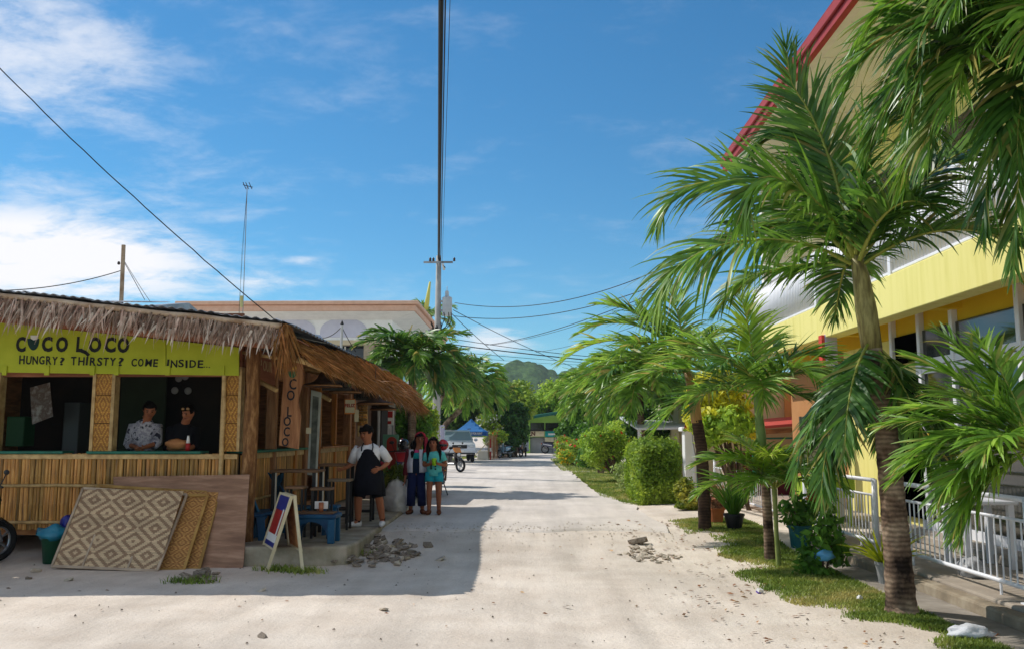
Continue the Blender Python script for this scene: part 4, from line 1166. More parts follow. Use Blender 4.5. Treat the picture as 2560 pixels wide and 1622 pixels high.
# apron: bib and skirt wrapped round the front
n = 15; vs = []
rows = [(1.13, .085, .135, -.0), (1.08, .13, .142, 0), (.98, .155, .142, 0), (.9, .18, .15, .2), (.78, .19, .165, .5), (.62, .205, .2, .55), (.47, .215, .215, .55)]
for z, w, dp, wrap in rows:
    for i in range(n):
        u = i / (n - 1) * 2 - 1
        ang = u * (math.pi / 2) * (1 + wrap * .55)
        vs.append(V3(.01 + w * math.sin(ang) * (1.02 if z < .95 else 1), -.02 - dp * math.cos(ang) + .012 * math.sin(u * 9 + z * 5) * (1 if z < .9 else 0) + (.0 if z > .9 else -.01), z + (.02 * math.cos(u * 3.1) if z > 1.1 else (.015 * math.sin(u * 5) if z < .5 else 0))))
fs = [(j * n + i, j * n + i + 1, (j + 1) * n + i + 1, (j + 1) * n + i) for j in range(len(rows) - 1) for i in range(n - 1)]
o = MB().add(vs, fs).build('apron', MAp, man, smooth=True)
o.modifiers.new('thick', 'SOLIDIFY').thickness = .006
for sx in (-1, 1):
    MB().tube([V3(sx * .08, -.15, 1.12), V3(sx * .085, -.12, 1.18), V3(sx * .06, -.03, 1.25), V3(sx * .02, .05, 1.24)], .009, 6).build('apron_strap', MAp, man)
shoe(man, PJ['ankleL'], (-.9, -.55, 0), MW, .24); shoe(man, PJ['ankleR'], (.05, -1, 0), MW, .22)
for k in 'LR':
    garment('sock', man, [Vector(PJ['ankle' + k]) + V3(0, 0, -.01), Vector(PJ['ankle' + k]) + V3(0, 0, .045)], .042, MSh, 10)
hair_cap(man, V3(-.035, -.05, 1.37), R(-24), R(12), M_hair, rx=.096, ry=.108, rz=.115, noise=.5, zc=.03)
man.location = (P(944, 1, 13.35).x, 13.35, SZ)
# --- girl with the red headscarf
GM = 1.0
PJ = dict(pelvis=V3(0, .01, .76), waist=V3(0, .01, .9), chest=V3(0, 0, 1.06), neck=V3(.03, -.01, 1.2),
          hipL=V3(-.075, .01, .74), kneeL=V3(-.09, -.02, .41), ankleL=V3(-.1, .0, .065), toeL=V3(-.14, -.13, .025),
          hipR=V3(.075, .01, .74), kneeR=V3(.09, -.01, .41), ankleR=V3(.11, .03, .065), toeR=V3(.15, -.09, .025),
          shoulderL=V3(-.14, 0, 1.12), elbowL=V3(-.19, .03, .87), wristL=V3(-.2, -.03, .66),
          shoulderR=V3(.16, 0, 1.12), elbowR=V3(.22, .02, .88), wristR=V3(.215, -.06, .68))
g1, J = person('girl in red headscarf and navy trousers standing in the street', None, PJ, SK2, V3(.06, -.02, 1.33), yaw=R(8), pitch=R(2), rs=.86)
MN = cloth('navy_trousers', (18, 28, 66)); MT = cloth('navy_top', (16, 34, 58)); MSc = cloth('crimson_scarf', (146, 34, 48)); MJ = cloth('white_jacket', (190, 190, 200)); MMar = cloth('maroon_sleeve', (92, 30, 40)); MTe = cloth('teal_top', (22, 128, 132)); MPk = cloth('pink_trim', (190, 66, 120))
garment('top', g1, [V3(0, .01, .72), V3(0, .01, .88), V3(0, 0, 1.0)], [(.14, .11), (.125, .1), (.14, .105)], MT)
garment('teal_band', g1, [V3(0, 0, .985), V3(0, 0, 1.04), V3(0, -.005, 1.1)], [(.143, .108), (.143, .108), (.125, .085)], MTe)
garment('pink_yoke', g1, [V3(0, -.004, 1.085), V3(.01, -.006, 1.14)], [(.12, .088), (.09, .07)], MPk)
for sx, k in ((-1, 'L'), (1, 'R')):
    garment('trouser_leg', g1, [V3(sx * .07, .01, .78), PJ['hip' + k] + V3(0, 0, -.1), PJ['knee' + k], PJ['knee' + k].lerp(PJ['ankle' + k], .75)], [.095, .092, .08, .082], MN)
    MB().bar(PJ['hip' + k] + V3(sx * .088, -.03, -.12), PJ['knee' + k].lerp(PJ['ankle' + k], .7) + V3(sx * .078, -.03, 0), .02, .008).build('side_stripe', MJ, g1)
    # open jacket panel with sleeve
    vs = []
    for j, z in enumerate((1.15, 1.05, .9, .74)):
        for i in range(5):
            a = lerp(.35, 1.7, i / 4)
            vs.append(V3(sx * (.15 + (.02 if z < 1 else 0)) * math.sin(a) * 1.06, -.115 * math.cos(a), z))
    o = MB().add(vs, [(j * 5 + i, j * 5 + i + 1, (j + 1) * 5 + i + 1, (j + 1) * 5 + i) for j in range(3) for i in range(4)]).build('jacket_panel', MJ, g1, smooth=True)
    o.modifiers.new('thick', 'SOLIDIFY').thickness = .008
    garment('sleeve', g1, [V3(sx * .13, 0, 1.145), PJ['shoulder' + k] + V3(sx * .01, 0, -.05), PJ['elbow' + k], PJ['wrist' + k] + V3(0, 0, .03)], [.055, .058, .052, .045], MMar if sx < 0 else MJ)
garment('jacket_cuff', g1, [PJ['elbowR'] + V3(0, 0, -.05), PJ['wristR'] + V3(0, 0, .02)], [.056, .05], MMar)
hc = V3(.06, -.02, 1.33)
hair_cap(g1, hc, R(8), R(2), M_hair, noise=.1)
for sx in (-1, 1):
    garment('long_hair', g1, [hc + V3(sx * .07, .0, .03), hc + V3(sx * .09, .01, -.1), hc + V3(sx * .11 - .02, -.07, -.24), hc + V3(sx * .1 - .03, -.1, -.33)], [(.03, .05), (.035, .05), (.035, .03), (.012, .012)], M_hair, 8)
# scarf over the head and down one side
b = MB().ball((0, 0, 0), (.108, .118, .112), 16, 10)
vs = [Vector(v) for v in b.v]
for v in vs:
    if v.y < -.03: v.y = -.03 - (abs(v.y) - .03) * .25; v.z = max(v.z, .02 + .0 * v.x)
b.v = [hc + v + V3(0, .02, .03) for v in vs]
b.build('headscarf', MSc, g1, smooth=True)
garment('headscarf_tail', g1, [hc + V3(.09, .02, .03), hc + V3(.115, .0, -.08), hc + V3(.12, -.04, -.19), hc + V3(.09, -.1, -.24)], [(.04, .06), (.045, .055), (.04, .05), (.03, .03)], MSc, 10)
MSan = cloth('brown_sandal', (96, 58, 40))
shoe(g1, PJ['ankleL'], (-.3, -1, 0), MSan, .2); shoe(g1, PJ['ankleR'], (.4, -1, 0), MSan, .2)
MB().ball(PJ['wristR'] + V3(.0, -.03, -.06), (.035, .03, .05), 10, 7).build('pink_purse', MPk, g1, smooth=True)
g1.location = (P(1057, 1, 16.1).x, 16.1, .182)
# --- girl in aqua with a green cup
PJ = dict(pelvis=V3(0, .01, .74), waist=V3(0, .01, .88), chest=V3(0, 0, 1.02), neck=V3(-.01, -.01, 1.145),
          hipL=V3(-.07, .01, .72), kneeL=V3(-.085, -.02, .4), ankleL=V3(-.085, .0, .065), toeL=V3(-.1, -.13, .025),
          hipR=V3(.07, .01, .72), kneeR=V3(.085, -.01, .4), ankleR=V3(.09, .03, .065), toeR=V3(.1, -.11, .025),
          shoulderL=V3(-.13, 0, 1.07), elbowL=V3(-.19, .0, .86), wristL=V3(-.04, -.15, .9), handL=V3(.6, -.3, .2), thumbL=V3(0, 0, 1),
          shoulderR=V3(.13, 0, 1.07), elbowR=V3(.21, .0, .86), wristR=V3(.08, -.15, .9), handR=V3(-.6, -.3, .2), thumbR=V3(0, 0, 1))
g2, J = person('girl in aqua shirt and shorts holding a green cup', None, PJ, SK2, V3(-.02, -.03, 1.265), yaw=R(-6), pitch=R(6), rs=.84, hands=(.9, .9))
MA = cloth('aqua_shirt', (84, 176, 176)); MA2 = cloth('turquoise_shorts', (30, 140, 156))
garment('shirt', g2, [V3(0, .01, .68), V3(0, .01, .84), V3(0, 0, 1.0), V3(0, -.005, 1.09), V3(-.005, -.01, 1.13)], [(.145, .115), (.135, .105), (.145, .105), (.12, .08), (.055, .05)], MA)
for sx, k in ((-1, 'L'), (1, 'R')):
    garment('sleeve', g2, [V3(sx * .1, 0, 1.085), PJ['shoulder' + k], PJ['shoulder' + k].lerp(PJ['elbow' + k], .6)], [.05, .062, .062], MA)
    garment('shorts_leg', g2, [V3(sx * .06, .01, .74), PJ['hip' + k] + V3(sx * .005, 0, -.06), PJ['hip' + k].lerp(PJ['knee' + k], .45)], [.095, .095, .092], MA2)
    shoe(g2, PJ['ankle' + k], (sx * .12, -1, 0), MSan, .2)
M_print = mat('dark_shirt_print', L(30, 66, 70), rough=.8)
for i, z in enumerate((.94, .89, .84, .79)):
    MB().box((.02, -.116, z), (.05, -.108, z + .03)).build('shirt_print', M_print, g2)
MB().box((-.06, -.118, .80), (-.025, -.108, .9)).build('shirt_print', M_print, g2)
hc = V3(-.02, -.03, 1.265)
hair_cap(g2, hc, R(-6), R(6), M_hair, noise=.1)
for sx in (-1, 1):
    garment('long_hair', g2, [hc + V3(sx * .06, .02, .04), hc + V3(sx * .095, .03, -.08), hc + V3(sx * .11 + .02, .0, -.2), hc + V3(sx * .1 + .02, -.02, -.33)], [(.035, .06), (.04, .06), (.04, .05), (.015, .02)], M_hair, 8)
garment('long_hair', g2, [hc + V3(0, .07, .05), hc + V3(0, .1, -.1), hc + V3(.02, .1, -.32)], [(.07, .04), (.09, .045), (.06, .02)], M_hair, 10)
g2.location = (P(1098, 1, 16.0).x, 16.0, .182)
t = T('paper_cup', 'bright lime cup held by the girl in aqua', 'cup', (g2.location.x + .02, 16.0 - .2, .182 + .87))
MB().lathe([(.034, 0), (.046, .13)], t.location, 14).build('cup', mat('lime_plastic', L(150, 200, 30), rough=.4), t, smooth=True)
# --- two people behind the counter
PJ = dict(pelvis=V3(0, .05, .85), waist=V3(.0, .02, 1.0), chest=V3(.03, -.03, 1.22), neck=V3(.07, -.08, 1.38),
          hipL=V3(-.08, .05, .82), kneeL=V3(-.09, .02, .45), ankleL=V3(-.09, .05, .07), toeL=V3(-.1, -.08, .03),
          hipR=V3(.08, .05, .82), kneeR=V3(.09, .02, .45), ankleR=V3(.09, .05, .07), toeR=V3(.1, -.08, .03),
          shoulderL=V3(-.13, -.03, 1.28), elbowL=V3(-.17, -.08, 1.02), wristL=V3(.04, -.26, .98), shoulderR=V3(.2, -.04, 1.27), elbowR=V3(.24, -.12, 1.04), wristR=V3(.16, -.3, .99))
w1, J = person('woman in flowered blouse bent over work behind the counter', None, PJ, SK1, V3(.12, -.13, 1.5), yaw=R(25), pitch=R(28), rs=.95)
MF = mat('flowered_blouse', L(150, 146, 156), L(52, 50, 66), L(196, 192, 196), scale=16, rough=.8, lo=.42, hi=.6)
garment('blouse', w1, [V3(0, .04, .86), V3(0, .02, 1.0), V3(.02, -.03, 1.2), V3(.05, -.05, 1.3), V3(.07, -.08, 1.36)], [(.16, .13), (.15, .12), (.175, .13), (.14, .1), (.06, .06)], MF)
for k in 'LR':
    garment('sleeve', w1, [PJ['shoulder' + k].lerp(PJ['chest'], .3), PJ['shoulder' + k], PJ['elbow' + k], PJ['elbow' + k].lerp(PJ['wrist' + k], .3)], [.07, .075, .07, .075], MF)
garment('skirt', w1, [V3(0, .04, .9), V3(0, .04, .6), V3(0, .05, .2)], [(.16, .13), (.2, .16), (.2, .18)], MSh)
hair_cap(w1, V3(.12, -.13, 1.5), R(25), R(28), M_hair, noise=.15)
w1.location = (P(415, 1, 12.25).x, 12.25, .44)
PJ = {k: Vector(v) for k, v in PJ.items()}
w2, J = person('person in dark clothes with sunglasses on the head inside the hut', None, PJ, SK1, V3(.12, -.13, 1.5), yaw=R(-15), pitch=R(24), rs=.95)
garment('shirt', w2, [V3(0, .04, .86), V3(0, .02, 1.0), V3(.02, -.03, 1.2), V3(.05, -.05, 1.3), V3(.07, -.08, 1.36)], [(.16, .13), (.15, .12), (.175, .13), (.14, .1), (.06, .06)], MSh)
for k in 'LR':
    garment('sleeve', w2, [PJ['shoulder' + k].lerp(PJ['chest'], .3), PJ['shoulder' + k], PJ['elbow' + k], PJ['elbow' + k].lerp(PJ['wrist' + k], .2)], [.07, .075, .066, .06], MSh)
garment('trousers', w2, [V3(0, .04, .9), V3(0, .04, .6), V3(0, .05, .1)], [(.16, .13), (.17, .13), (.16, .12)], MSh)
hair_cap(w2, V3(.12, -.13, 1.5), R(-15), R(24), M_hair, noise=.2)
for sx in (-1, 1):
    MB().ball(V3(.12 + sx * .035, -.235, 1.55), (.026, .012, .02), 10, 6).build('sunglass_lens', mat('amber_lens', L(150, 110, 60), rough=.1, spec=.8), w2, smooth=True)
w2.location = (P(505, 1, 12.35).x, 12.35, .40)
# ------------------------------------------------------------------ building behind the hut
M_wallg = mat('pale_grey_wall', L(228, 228, 228), L(238, 238, 238), scale=1.2, rough=.85, bump=.08)
M_wallw = mat('white_wall', L(226, 226, 222), L(238, 238, 234), scale=1.2, rough=.8, bump=.06)
M_peach = mat('peach_cornice', L(206, 164, 138), L(218, 178, 154), scale=2, rough=.8)
M_arch = mat('shaded_arch', L(190, 190, 208), L(200, 200, 216), scale=1.5, rough=.85)  # shade of the arch recesses put into a darker colour
M_beige = mat('beige_band', L(196, 180, 150), rough=.8)
M_glass = mat('dark_glass', L(14, 16, 18), rough=.08, spec=.6)
M_tile = mat('tiled_column', L(150, 134, 110), L(176, 160, 134), scale=6, rough=.8, bump=.3)
BY, K = 75.0, 75.0 / 28.0
wb_ = T('concrete_building', 'grey white flat roofed building with peach cornice behind the hut', 'building', (-18, BY + 13, .15))
zt = P(700, 752, BY).z
x0, x1 = P(437, 750, BY).x, P(1046, 756, BY).x
MB().box((x0, BY, zt - .12 * K), (x1, BY + 11 * K, zt)).build('roof_edge', M_peach, wb_, bevel=.05)
MB().box((x0 + .1 * K, BY + .1 * K, zt - .32 * K), (x1 - .1 * K, BY + 11 * K, zt - .125 * K)).build('cornice', M_peach, wb_, bevel=.05)
MB().hexa([(x0 + .95 * K, BY + .95 * K, zt - .5 * K), (x1 - .95 * K, BY + .95 * K, zt - .5 * K), (x1 - .95 * K, BY + 10.5 * K, zt - .5 * K), (x0 + .95 * K, BY + 10.5 * K, zt - .5 * K)],
          [(x0 + .15 * K, BY + .15 * K, zt - .325 * K), (x1 - .15 * K, BY + .15 * K, zt - .325 * K), (x1 - .15 * K, BY + 10.9 * K, zt - .325 * K), (x0 + .15 * K, BY + 10.9 * K, zt - .325 * K)]).build('eave_cove', M_wallw, wb_)
wy = BY + 1.0 * K
zw = P(900, 850, wy).z
zb_ = P(900, 925, wy).z
MB().box((x0 + 1 * K, wy, zw), (x1 - 1 * K, BY + 10.4 * K, zt - .49 * K)).build('upper_wall', M_wallg, wb_)
MB().box((x0 + 1 * K, wy - .05 * K, zw - .16 * K), (x1 - 1.02 * K, wy + .3 * K, zw)).build('band', M_beige, wb_)
MB().box((x0 + 1.1 * K, wy + .6 * K, .1), (x1 - 1.1 * K, BY + 10.3 * K, zw)).build('inner_wall', M_glass, wb_)
MB().box((x0 + 1 * K, wy + .02, .1), (x1 - 1.0 * K, wy + .3 * K, zb_)).build('lower_wall', M_wallw, wb_)
for c in np.arange(x0 + 1.86 * K, x1 - 1.7 * K, 1.72 * K):
    pts = [(c + .78 * K * math.cos(a), wy - .08, zw + .32 * K + .42 * K * math.sin(a)) for a in np.linspace(0, math.pi, 14)]
    MB().prism([(c + .78 * K, wy - .08, zw + .1 * K), *pts, (c - .78 * K, wy - .08, zw + .1 * K)], (0, .07, 0)).build('arch_panel', M_arch, wb_)
for c in np.arange(x0 + 1.0 * K, x1 - .9 * K, 1.72 * K):
    MB().box((c - .16 * K, wy - .1 * K, .1), (c + .16 * K, wy + .2 * K, zw - .161 * K)).build('column', M_tile, wb_)
    MB().box((c + .8 * K, wy + .45 * K, zb_), (c + .85 * K, wy + .5 * K, zw - .16 * K)).build('window_mullion', M_wallw, wb_)
MB().box((x1 - 1.1 * K, wy + .4 * K, .1), (x1 - 1.01 * K, BY + 10.4 * K, zw - .01)).build('side_wall', M_wallw, wb_)
for yy in (2.4, 5, 7.5):
    MB().box((x1 - 1.009 * K, wy + yy * K, 3.2), (x1 - .98 * K, wy + (yy + 1.3) * K, zw - .4 * K)).build('side_window', M_glass, wb_)
# low metal roof beyond the hut
t = T('shed', 'low shed with white metal roof peeking over the hut', 'shed', (P(270, 750, 20).x, 20, .15))
a, c = P(150, 752, 20), P(362, 752, 20)
MB().box((a.x, 20, .1), (c.x, 23.5, a.z - .25)).build('wall', M_wallw, t)
corr((a.x - .3, 19.7, a.z - .05), (c.x + .1, 19.7, a.z - .08), (c.x - .1, 21.7, a.z + .22), (a.x - .1, 21.7, a.z + .25), 16, .015, 'roof', mat('white_metal_roof', L(196, 198, 204), rough=.4, metal=.2), t)
MB().prism([(c.x + .12, 19.7, a.z - .16), (c.x + .12, 21.7, a.z + .2), (c.x + .12, 23.7, a.z - .16)], (.25, 0, 0)).build('gable_end', M_metal, t)
# grey shack beyond the hut with door and red and white signs
M_wgrey = mat('weathered_plaster', L(120, 116, 112), L(168, 164, 158), L(140, 132, 126), scale=2.2, rough=.9, bump=.25)
t = T('grey_shack', 'weathered grey plaster shack beyond the end of the hut', 'shed', (P(930, 1, 20).x, 20.5, .15))
a, c = P(896, 1160, 19.6), P(946, 998, 19.6)
MB().box((a.x - .8, 19.6, .1), (c.x, 23, c.z)).build('wall', M_wgrey, t)
MB().box((c.x + .001, 19.9, .1), (c.x + .03, 20.8, 2.3)).build('door', M_dark, t)
d0, d1 = P(948, 1, 19.55).x, P(962, 1, 19.55).x
MB().box((d0, 19.58, .3), (d1, 19.62, P(1, 1005, 19.6).z)).build('doorway', M_dark, t)
MB().slab([(a.x - 1, 19.2, c.z + .02), (d1 + .35, 19.2, c.z + .0), (d1 + .35, 23.2, c.z + .15), (a.x - 1, 23.2, c.z + .2)], .04).build('roof', M_metal, t)
t = T('advert_panel', 'red and white advertising panel beside the grey shack', 'sign', P(972, 1100, 21))
a, c = P(963, 1062, 21), P(984, 1024, 21)
MB().box((a.x, 21, a.z), (c.x, 21.03, c.z)).build('panel', M_white, t)
MB().box((a.x + .02, 20.99, a.z + .18), (c.x - .02, 20.998, c.z - .03)).build('red_field', M_red, t)
MB().box((a.x + .03, 20.99, a.z + .03), (c.x - .05, 20.998, a.z + .1)).build('red_line', M_red, t)
MB().box((a.x, 21.01, .1), (a.x + .04, 21.04, a.z)).build('post', M_metal, t)
MB().box((c.x - .04, 21.01, .1), (c.x, 21.04, a.z)).build('post', M_metal, t)
t = T('red_door_panel', 'green framed board with round topped red panel by the street', 'board', P(975, 1150, 19.4))
a, c = P(955, 1165, 19.3), P(995, 1085, 19.3)
MB().box((a.x, 19.35, .15), (c.x, 19.4, c.z)).build('board', mat('mint_paint', L(96, 150, 130), rough=.6), t)
cx, w = (a.x + c.x) / 2 + .03, .11
MB().prism([(cx - w, 19.335, .3), (cx + w, 19.335, .3)] + [(cx + w * math.cos(q), 19.335, c.z - .16 + .11 * math.sin(q)) for q in np.linspace(0, math.pi, 9)], (0, .012, 0)).build('red_panel', mat('brick_red_paint', L(150, 46, 30), rough=.6), t)
t = T('grey_pillar', 'white lilac gate pillar beside the flowering shrub', 'pillar', P(1118, 1130, 36))
a, c = P(1100, 1140, 36), P(1110, 1062, 36)
MB().box((a.x, 36, .1), (c.x, 36.3, c.z)).build('pillar', mat('lilac_wall', L(160, 160, 180), rough=.8), t, bevel=.02)
# utility pole with transformer
UY = 30.0
M_pole = mat('concrete_pole', L(150, 148, 144), L(176, 174, 168), scale=2, rough=.85)
M_trans = mat('transformer_grey', L(176, 182, 188), L(190, 196, 200), scale=4, rough=.5, spec=.4)
M_ins = mat('brown_insulator', L(50, 34, 30), rough=.3)
pb, pt = P(1090, 1085, UY), P(1097, 640, UY)
t = T('utility_pole', 'tall concrete utility pole with crossarm carrying the transformer', 'pole', (pb.x, UY, .15))
MB().tube([(pb.x, UY, .05), (pb.x + .01, UY, 3), (pt.x, UY, pt.z)], [.15, .13, .085], 12).build('pole', M_pole, t, smooth=True)
c = P(1097, 657, UY)
MB().box((P(1068, 1, UY).x, UY - .1, c.z - .03), (P(1138, 1, UY).x, UY - .04, c.z + .03)).build('crossarm', M_metal, t)
for px in (1076, 1084, 1100, 1136):
    q = P(px, 655, UY)
    MB().lathe([(.02, 0), (.05, .02), (.03, .05), (.05, .08), (.03, .11), (.01, .14)], (q.x, UY - .07, c.z + .03), 10).build('insulator', M_ins, t, smooth=True)
q = P(1107, 668, UY)
MB().tube([(q.x, UY - .1, q.z + .1), (q.x + .06, UY - .1, q.z - .12)], .04, 8).build('fuse_cutout', M_white, t, smooth=True)
MB().tube([(q.x + .03, UY - .12, q.z + .02), (q.x + .1, UY - .12, q.z - .05)], .02, 6).build('fuse_hook', M_ins, t)
tr_ = P(1118, 790, UY); tt = P(1118, 748, UY)
tf = T('transformer', 'pale grey can transformer hung on the utility pole', 'transformer', (tr_.x, UY - .05, tr_.z))
r = .17
MB().lathe([(r * .94, 0), (r, .02), (r, tt.z - tr_.z - .02), (r * .98, tt.z - tr_.z), (r * 1.04, tt.z - tr_.z + .01), (r * 1.0, tt.z - tr_.z + .04), (r * .5, tt.z - tr_.z + .09)], (tr_.x, UY - .05, tr_.z), 18).build('tank', M_trans, tf, smooth=True)
MB().lathe([(.06, 0), (.07, .05), (.06, .1), (.07, .14), (.05, .2), (.012, .21), (.012, .36)], (tr_.x - .01, UY - .05, tt.z + .08), 10).build('bushing', M_trans, tf, smooth=True)
for zz in (tr_.z + .15, tt.z - .12):
    MB().box((pt.x - .02, UY - .09, zz), (tr_.x - r + .02, UY - .01, zz + .07)).build('bracket', M_metal, tf)
for k_ in (-.1, .06, .15):
    MB().tube([(tr_.x + k_, UY - .2, tr_.z + .1), (tr_.x + k_ + .03, UY - .22, tr_.z - .12), (tr_.x + k_ - .06, UY - .2, tr_.z - .35), (pt.x + .05, UY - .1, tr_.z - .7)], .015, 5).build('lead', M_cord, tf)
cr = P(1105, 826, UY)
MB().box((pb.x - .3, UY - .12, cr.z - .03), (P(1140, 1, UY).x, UY - .07, cr.z + .03)).build('lower_crossarm', M_metal, t)
for i in range(7):
    a_ = random.uniform(-.2, .3); b_ = random.uniform(-.2, .2)
    MB().tube([(pb.x + a_, UY - .15, cr.z + random.uniform(-.1, .3)), (pb.x + a_ * .5 + .1, UY - .17, cr.z - .15 + b_), (pb.x + a_ + .15, UY - .14, cr.z + .1)], .02, 5).build('cable_loop', M_cord, t)
# wires
def wire(label, p, q, sag, r, n=24, m=M_cord, wob=0):
    p, q = Vector(p), Vector(q)
    pts = [p.lerp(q, i / n) - Vector((0, 0, sag * 4 * (i / n) * (1 - i / n))) + (Vector((random.uniform(-1, 1), 0, random.uniform(-1, 1))) * wob if 0 < i < n else Vector()) for i in range(n + 1)]
    t = tag(MB().tube(pts, r, 6).build('overhead_wire', m, None, smooth=True), label, 'wire')
    return t
top = P(1097, 648, UY)
ov = P(1103, -40, 12.0)
dv_ = (ov - top)
wire('thick black cable bundle running overhead down the street', top, top + dv_ * 1.7, .0, .042, 16)
wire('second strand beside the thick overhead cable bundle', top + Vector((.07, 0, -.02)), top + dv_ * 1.7 + Vector((.06, 0, -.05)), .0, .012, 16)
wire('thin wire running beside the overhead cable bundle', top + Vector((.12, 0, -.15)), top + dv_ * 1.7 + Vector((.14, 0, -.2)), .02, .005, 16)
wire('long twisted wire crossing the sky down to the hut roof', P(-60, 70, 20) + (P(-60, 70, 20) - P(120, 250, 20.5)) * 3, P(682, 795, 24), .5, .015, 40, wob=.01)
wire('wire from the transformer swinging right to the palms', P(1137, 757, UY), P(1720, 640, 24), .62, .012)
wire('lower wire from the transformer to the palms', P(1135, 790, UY), P(1720, 680, 24), .52, .012)
wire('wire sloping right down from the transformer over the trees', P(1133, 775, UY), P(1430, 915, 44), .1, .012)
wire('wire sloping steeply from the pole over the left palms', P(1130, 785, UY), P(1260, 900, 40), .05, .012)
wire('paired street wire rising right, upper strand', P(1215, 862, 44), P(1700, 705, 24), .28, .013)
wire('paired street wire rising right, lower strand', P(1225, 862, 44), P(1700, 718, 24), .26, .008)
wire('upper of the level street wires over the green trees', P(1140, 848, 33), P(1500, 893, 33), .05, .012)
wire('middle level street wire over the green trees', P(1140, 862, 33), P(1500, 902, 33), .03, .02)
wire('lower level street wire over the green trees', P(1150, 880, 33), P(1500, 908, 34), .02, .009)
wire('lowest thin level street wire near the hill', P(1200, 895, 33), P(1500, 912, 34), .05, .006)
wire('short wire crossing right behind the big palm fronds', P(1340, 880, 40), P(1700, 770, 28), .2, .008)
wire('service wire from the lower crossarm to the palms', P(1138, 825, UY), P(1180, 830, 33), .02, .012, 6)
# antenna mast and wooden pole
a, c = P(608, 800, 26), P(618, 465, 26)
t = T('antenna_mast', 'thin antenna mast with small yagi behind the hut', 'antenna', (a.x, 26, .15))
MB().tube([(a.x, 26, .1), (c.x, 26, c.z)], .012, 6).build('mast', M_metal, t)
MB().tube([(c.x - .1, 25.9, c.z), (c.x + .14, 26.1, c.z - .02)], .012, 5).build('boom', M_cord, t)
for k_ in (-.08, 0, .1):
    MB().tube([(c.x + k_, 25.85, c.z + .06), (c.x + k_, 26.15, c.z - .06)], .012, 5).build('element', M_cord, t)
for q_ in (P(598, 760, 26), P(604, 640, 26)):
    MB().tube([(c.x, 26, c.z - .1), q_, (q_.x, 26, 1.0)], .004, 4).build('guy_wire', M_cord, t)
MB().tube([P(604, 740, 26), P(604, 768, 26)], .05, 8).build('strain_insulator', mat('pale_yellow_paint', L(196, 190, 130), rough=.6), t)
a, c = P(306, 755, 21), P(309, 613, 21)
t = T('wooden_post', 'weathered wooden service post rising behind the hut roof', 'post', (a.x, 21, .15))
MB().tube([(a.x, 21, .1), (a.x, 21, 3), (c.x, 21, c.z)], [.07, .055, .05], 8).build('post', M_bamgrey, t)
MB().lathe([(.02, 0), (.04, .03), (.02, .08)], (c.x - .07, 20.95, c.z - .5), 8).build('insulator', M_ins, t)
wire('service wire from the wooden post away to the left', P(302, 677, 21), P(-20, 727, 19), .12, .012)
wire('guy wire slanting from the wooden post', P(310, 655, 21), P(362, 750, 22), .0, .008, 6)
wire('second guy wire slanting from the wooden post', P(312, 655, 21), P(376, 755, 22), .02, .006, 6)
# little pipe mast with cables on the far roof of the hut
a, c = P(850, 865, 22), P(855, 812, 22)
t = T('service_mast', 'short white pipe mast with drooping cables behind the awning', 'mast', (a.x, 22, .15))
MB().tube([(a.x, 22, .1), (c.x, 22, c.z)], .035, 8).build('pipe', M_white, t)
MB().lathe([(.03, 0), (.05, .02), (.0, .12)], (c.x, 22, c.z), 8).build('cap', M_cord, t)
wire('drooping cable left of the short pipe mast', P(853, 818, 22), P(800, 845, 22), .08, .01, 8)
wire('drooping cable right of the short pipe mast', P(857, 822, 22), P(890, 880, 22), .02, .01, 8)
# ------------------------------------------------------------------ scooters and motorbikes
M_tyre = mat('tyre_rubber', L(22, 22, 22), L(34, 33, 32), scale=8, rough=.85)
M_rimm = mat('wheel_metal', L(150, 150, 152), rough=.35, metal=.7)
M_chrome = mat('engine_metal', L(110, 110, 112), L(140, 140, 142), scale=6, rough=.4, metal=.7)
M_seat = mat('black_vinyl', L(18, 18, 19), rough=.5)
M_lens = mat('clear_lens', L(200, 206, 210), rough=.1, spec=.6)
M_amber = mat('amber_lens_plastic', L(206, 120, 20), rough=.2)
M_tail = mat('red_lens_plastic', L(150, 14, 14), rough=.2)
def torus(b, c, R_, r, axis='x', n=22, m=8):
    c = Vector(c); vs = []; fs = []
    for i in range(n):
        a = 2 * math.pi * i / n
        for j in range(m):
            q = 2 * math.pi * j / m
            rr = R_ + r * math.cos(q)
            p = Vector((r * math.sin(q), rr * math.cos(a), rr * math.sin(a)))
            vs.append(c + p)
    for i in range(n):
        for j in range(m):
            fs.append((i * m + j, ((i + 1) % n) * m + j, ((i + 1) % n) * m + (j + 1) % m, i * m + (j + 1) % m))
    return b.add(vs, fs)
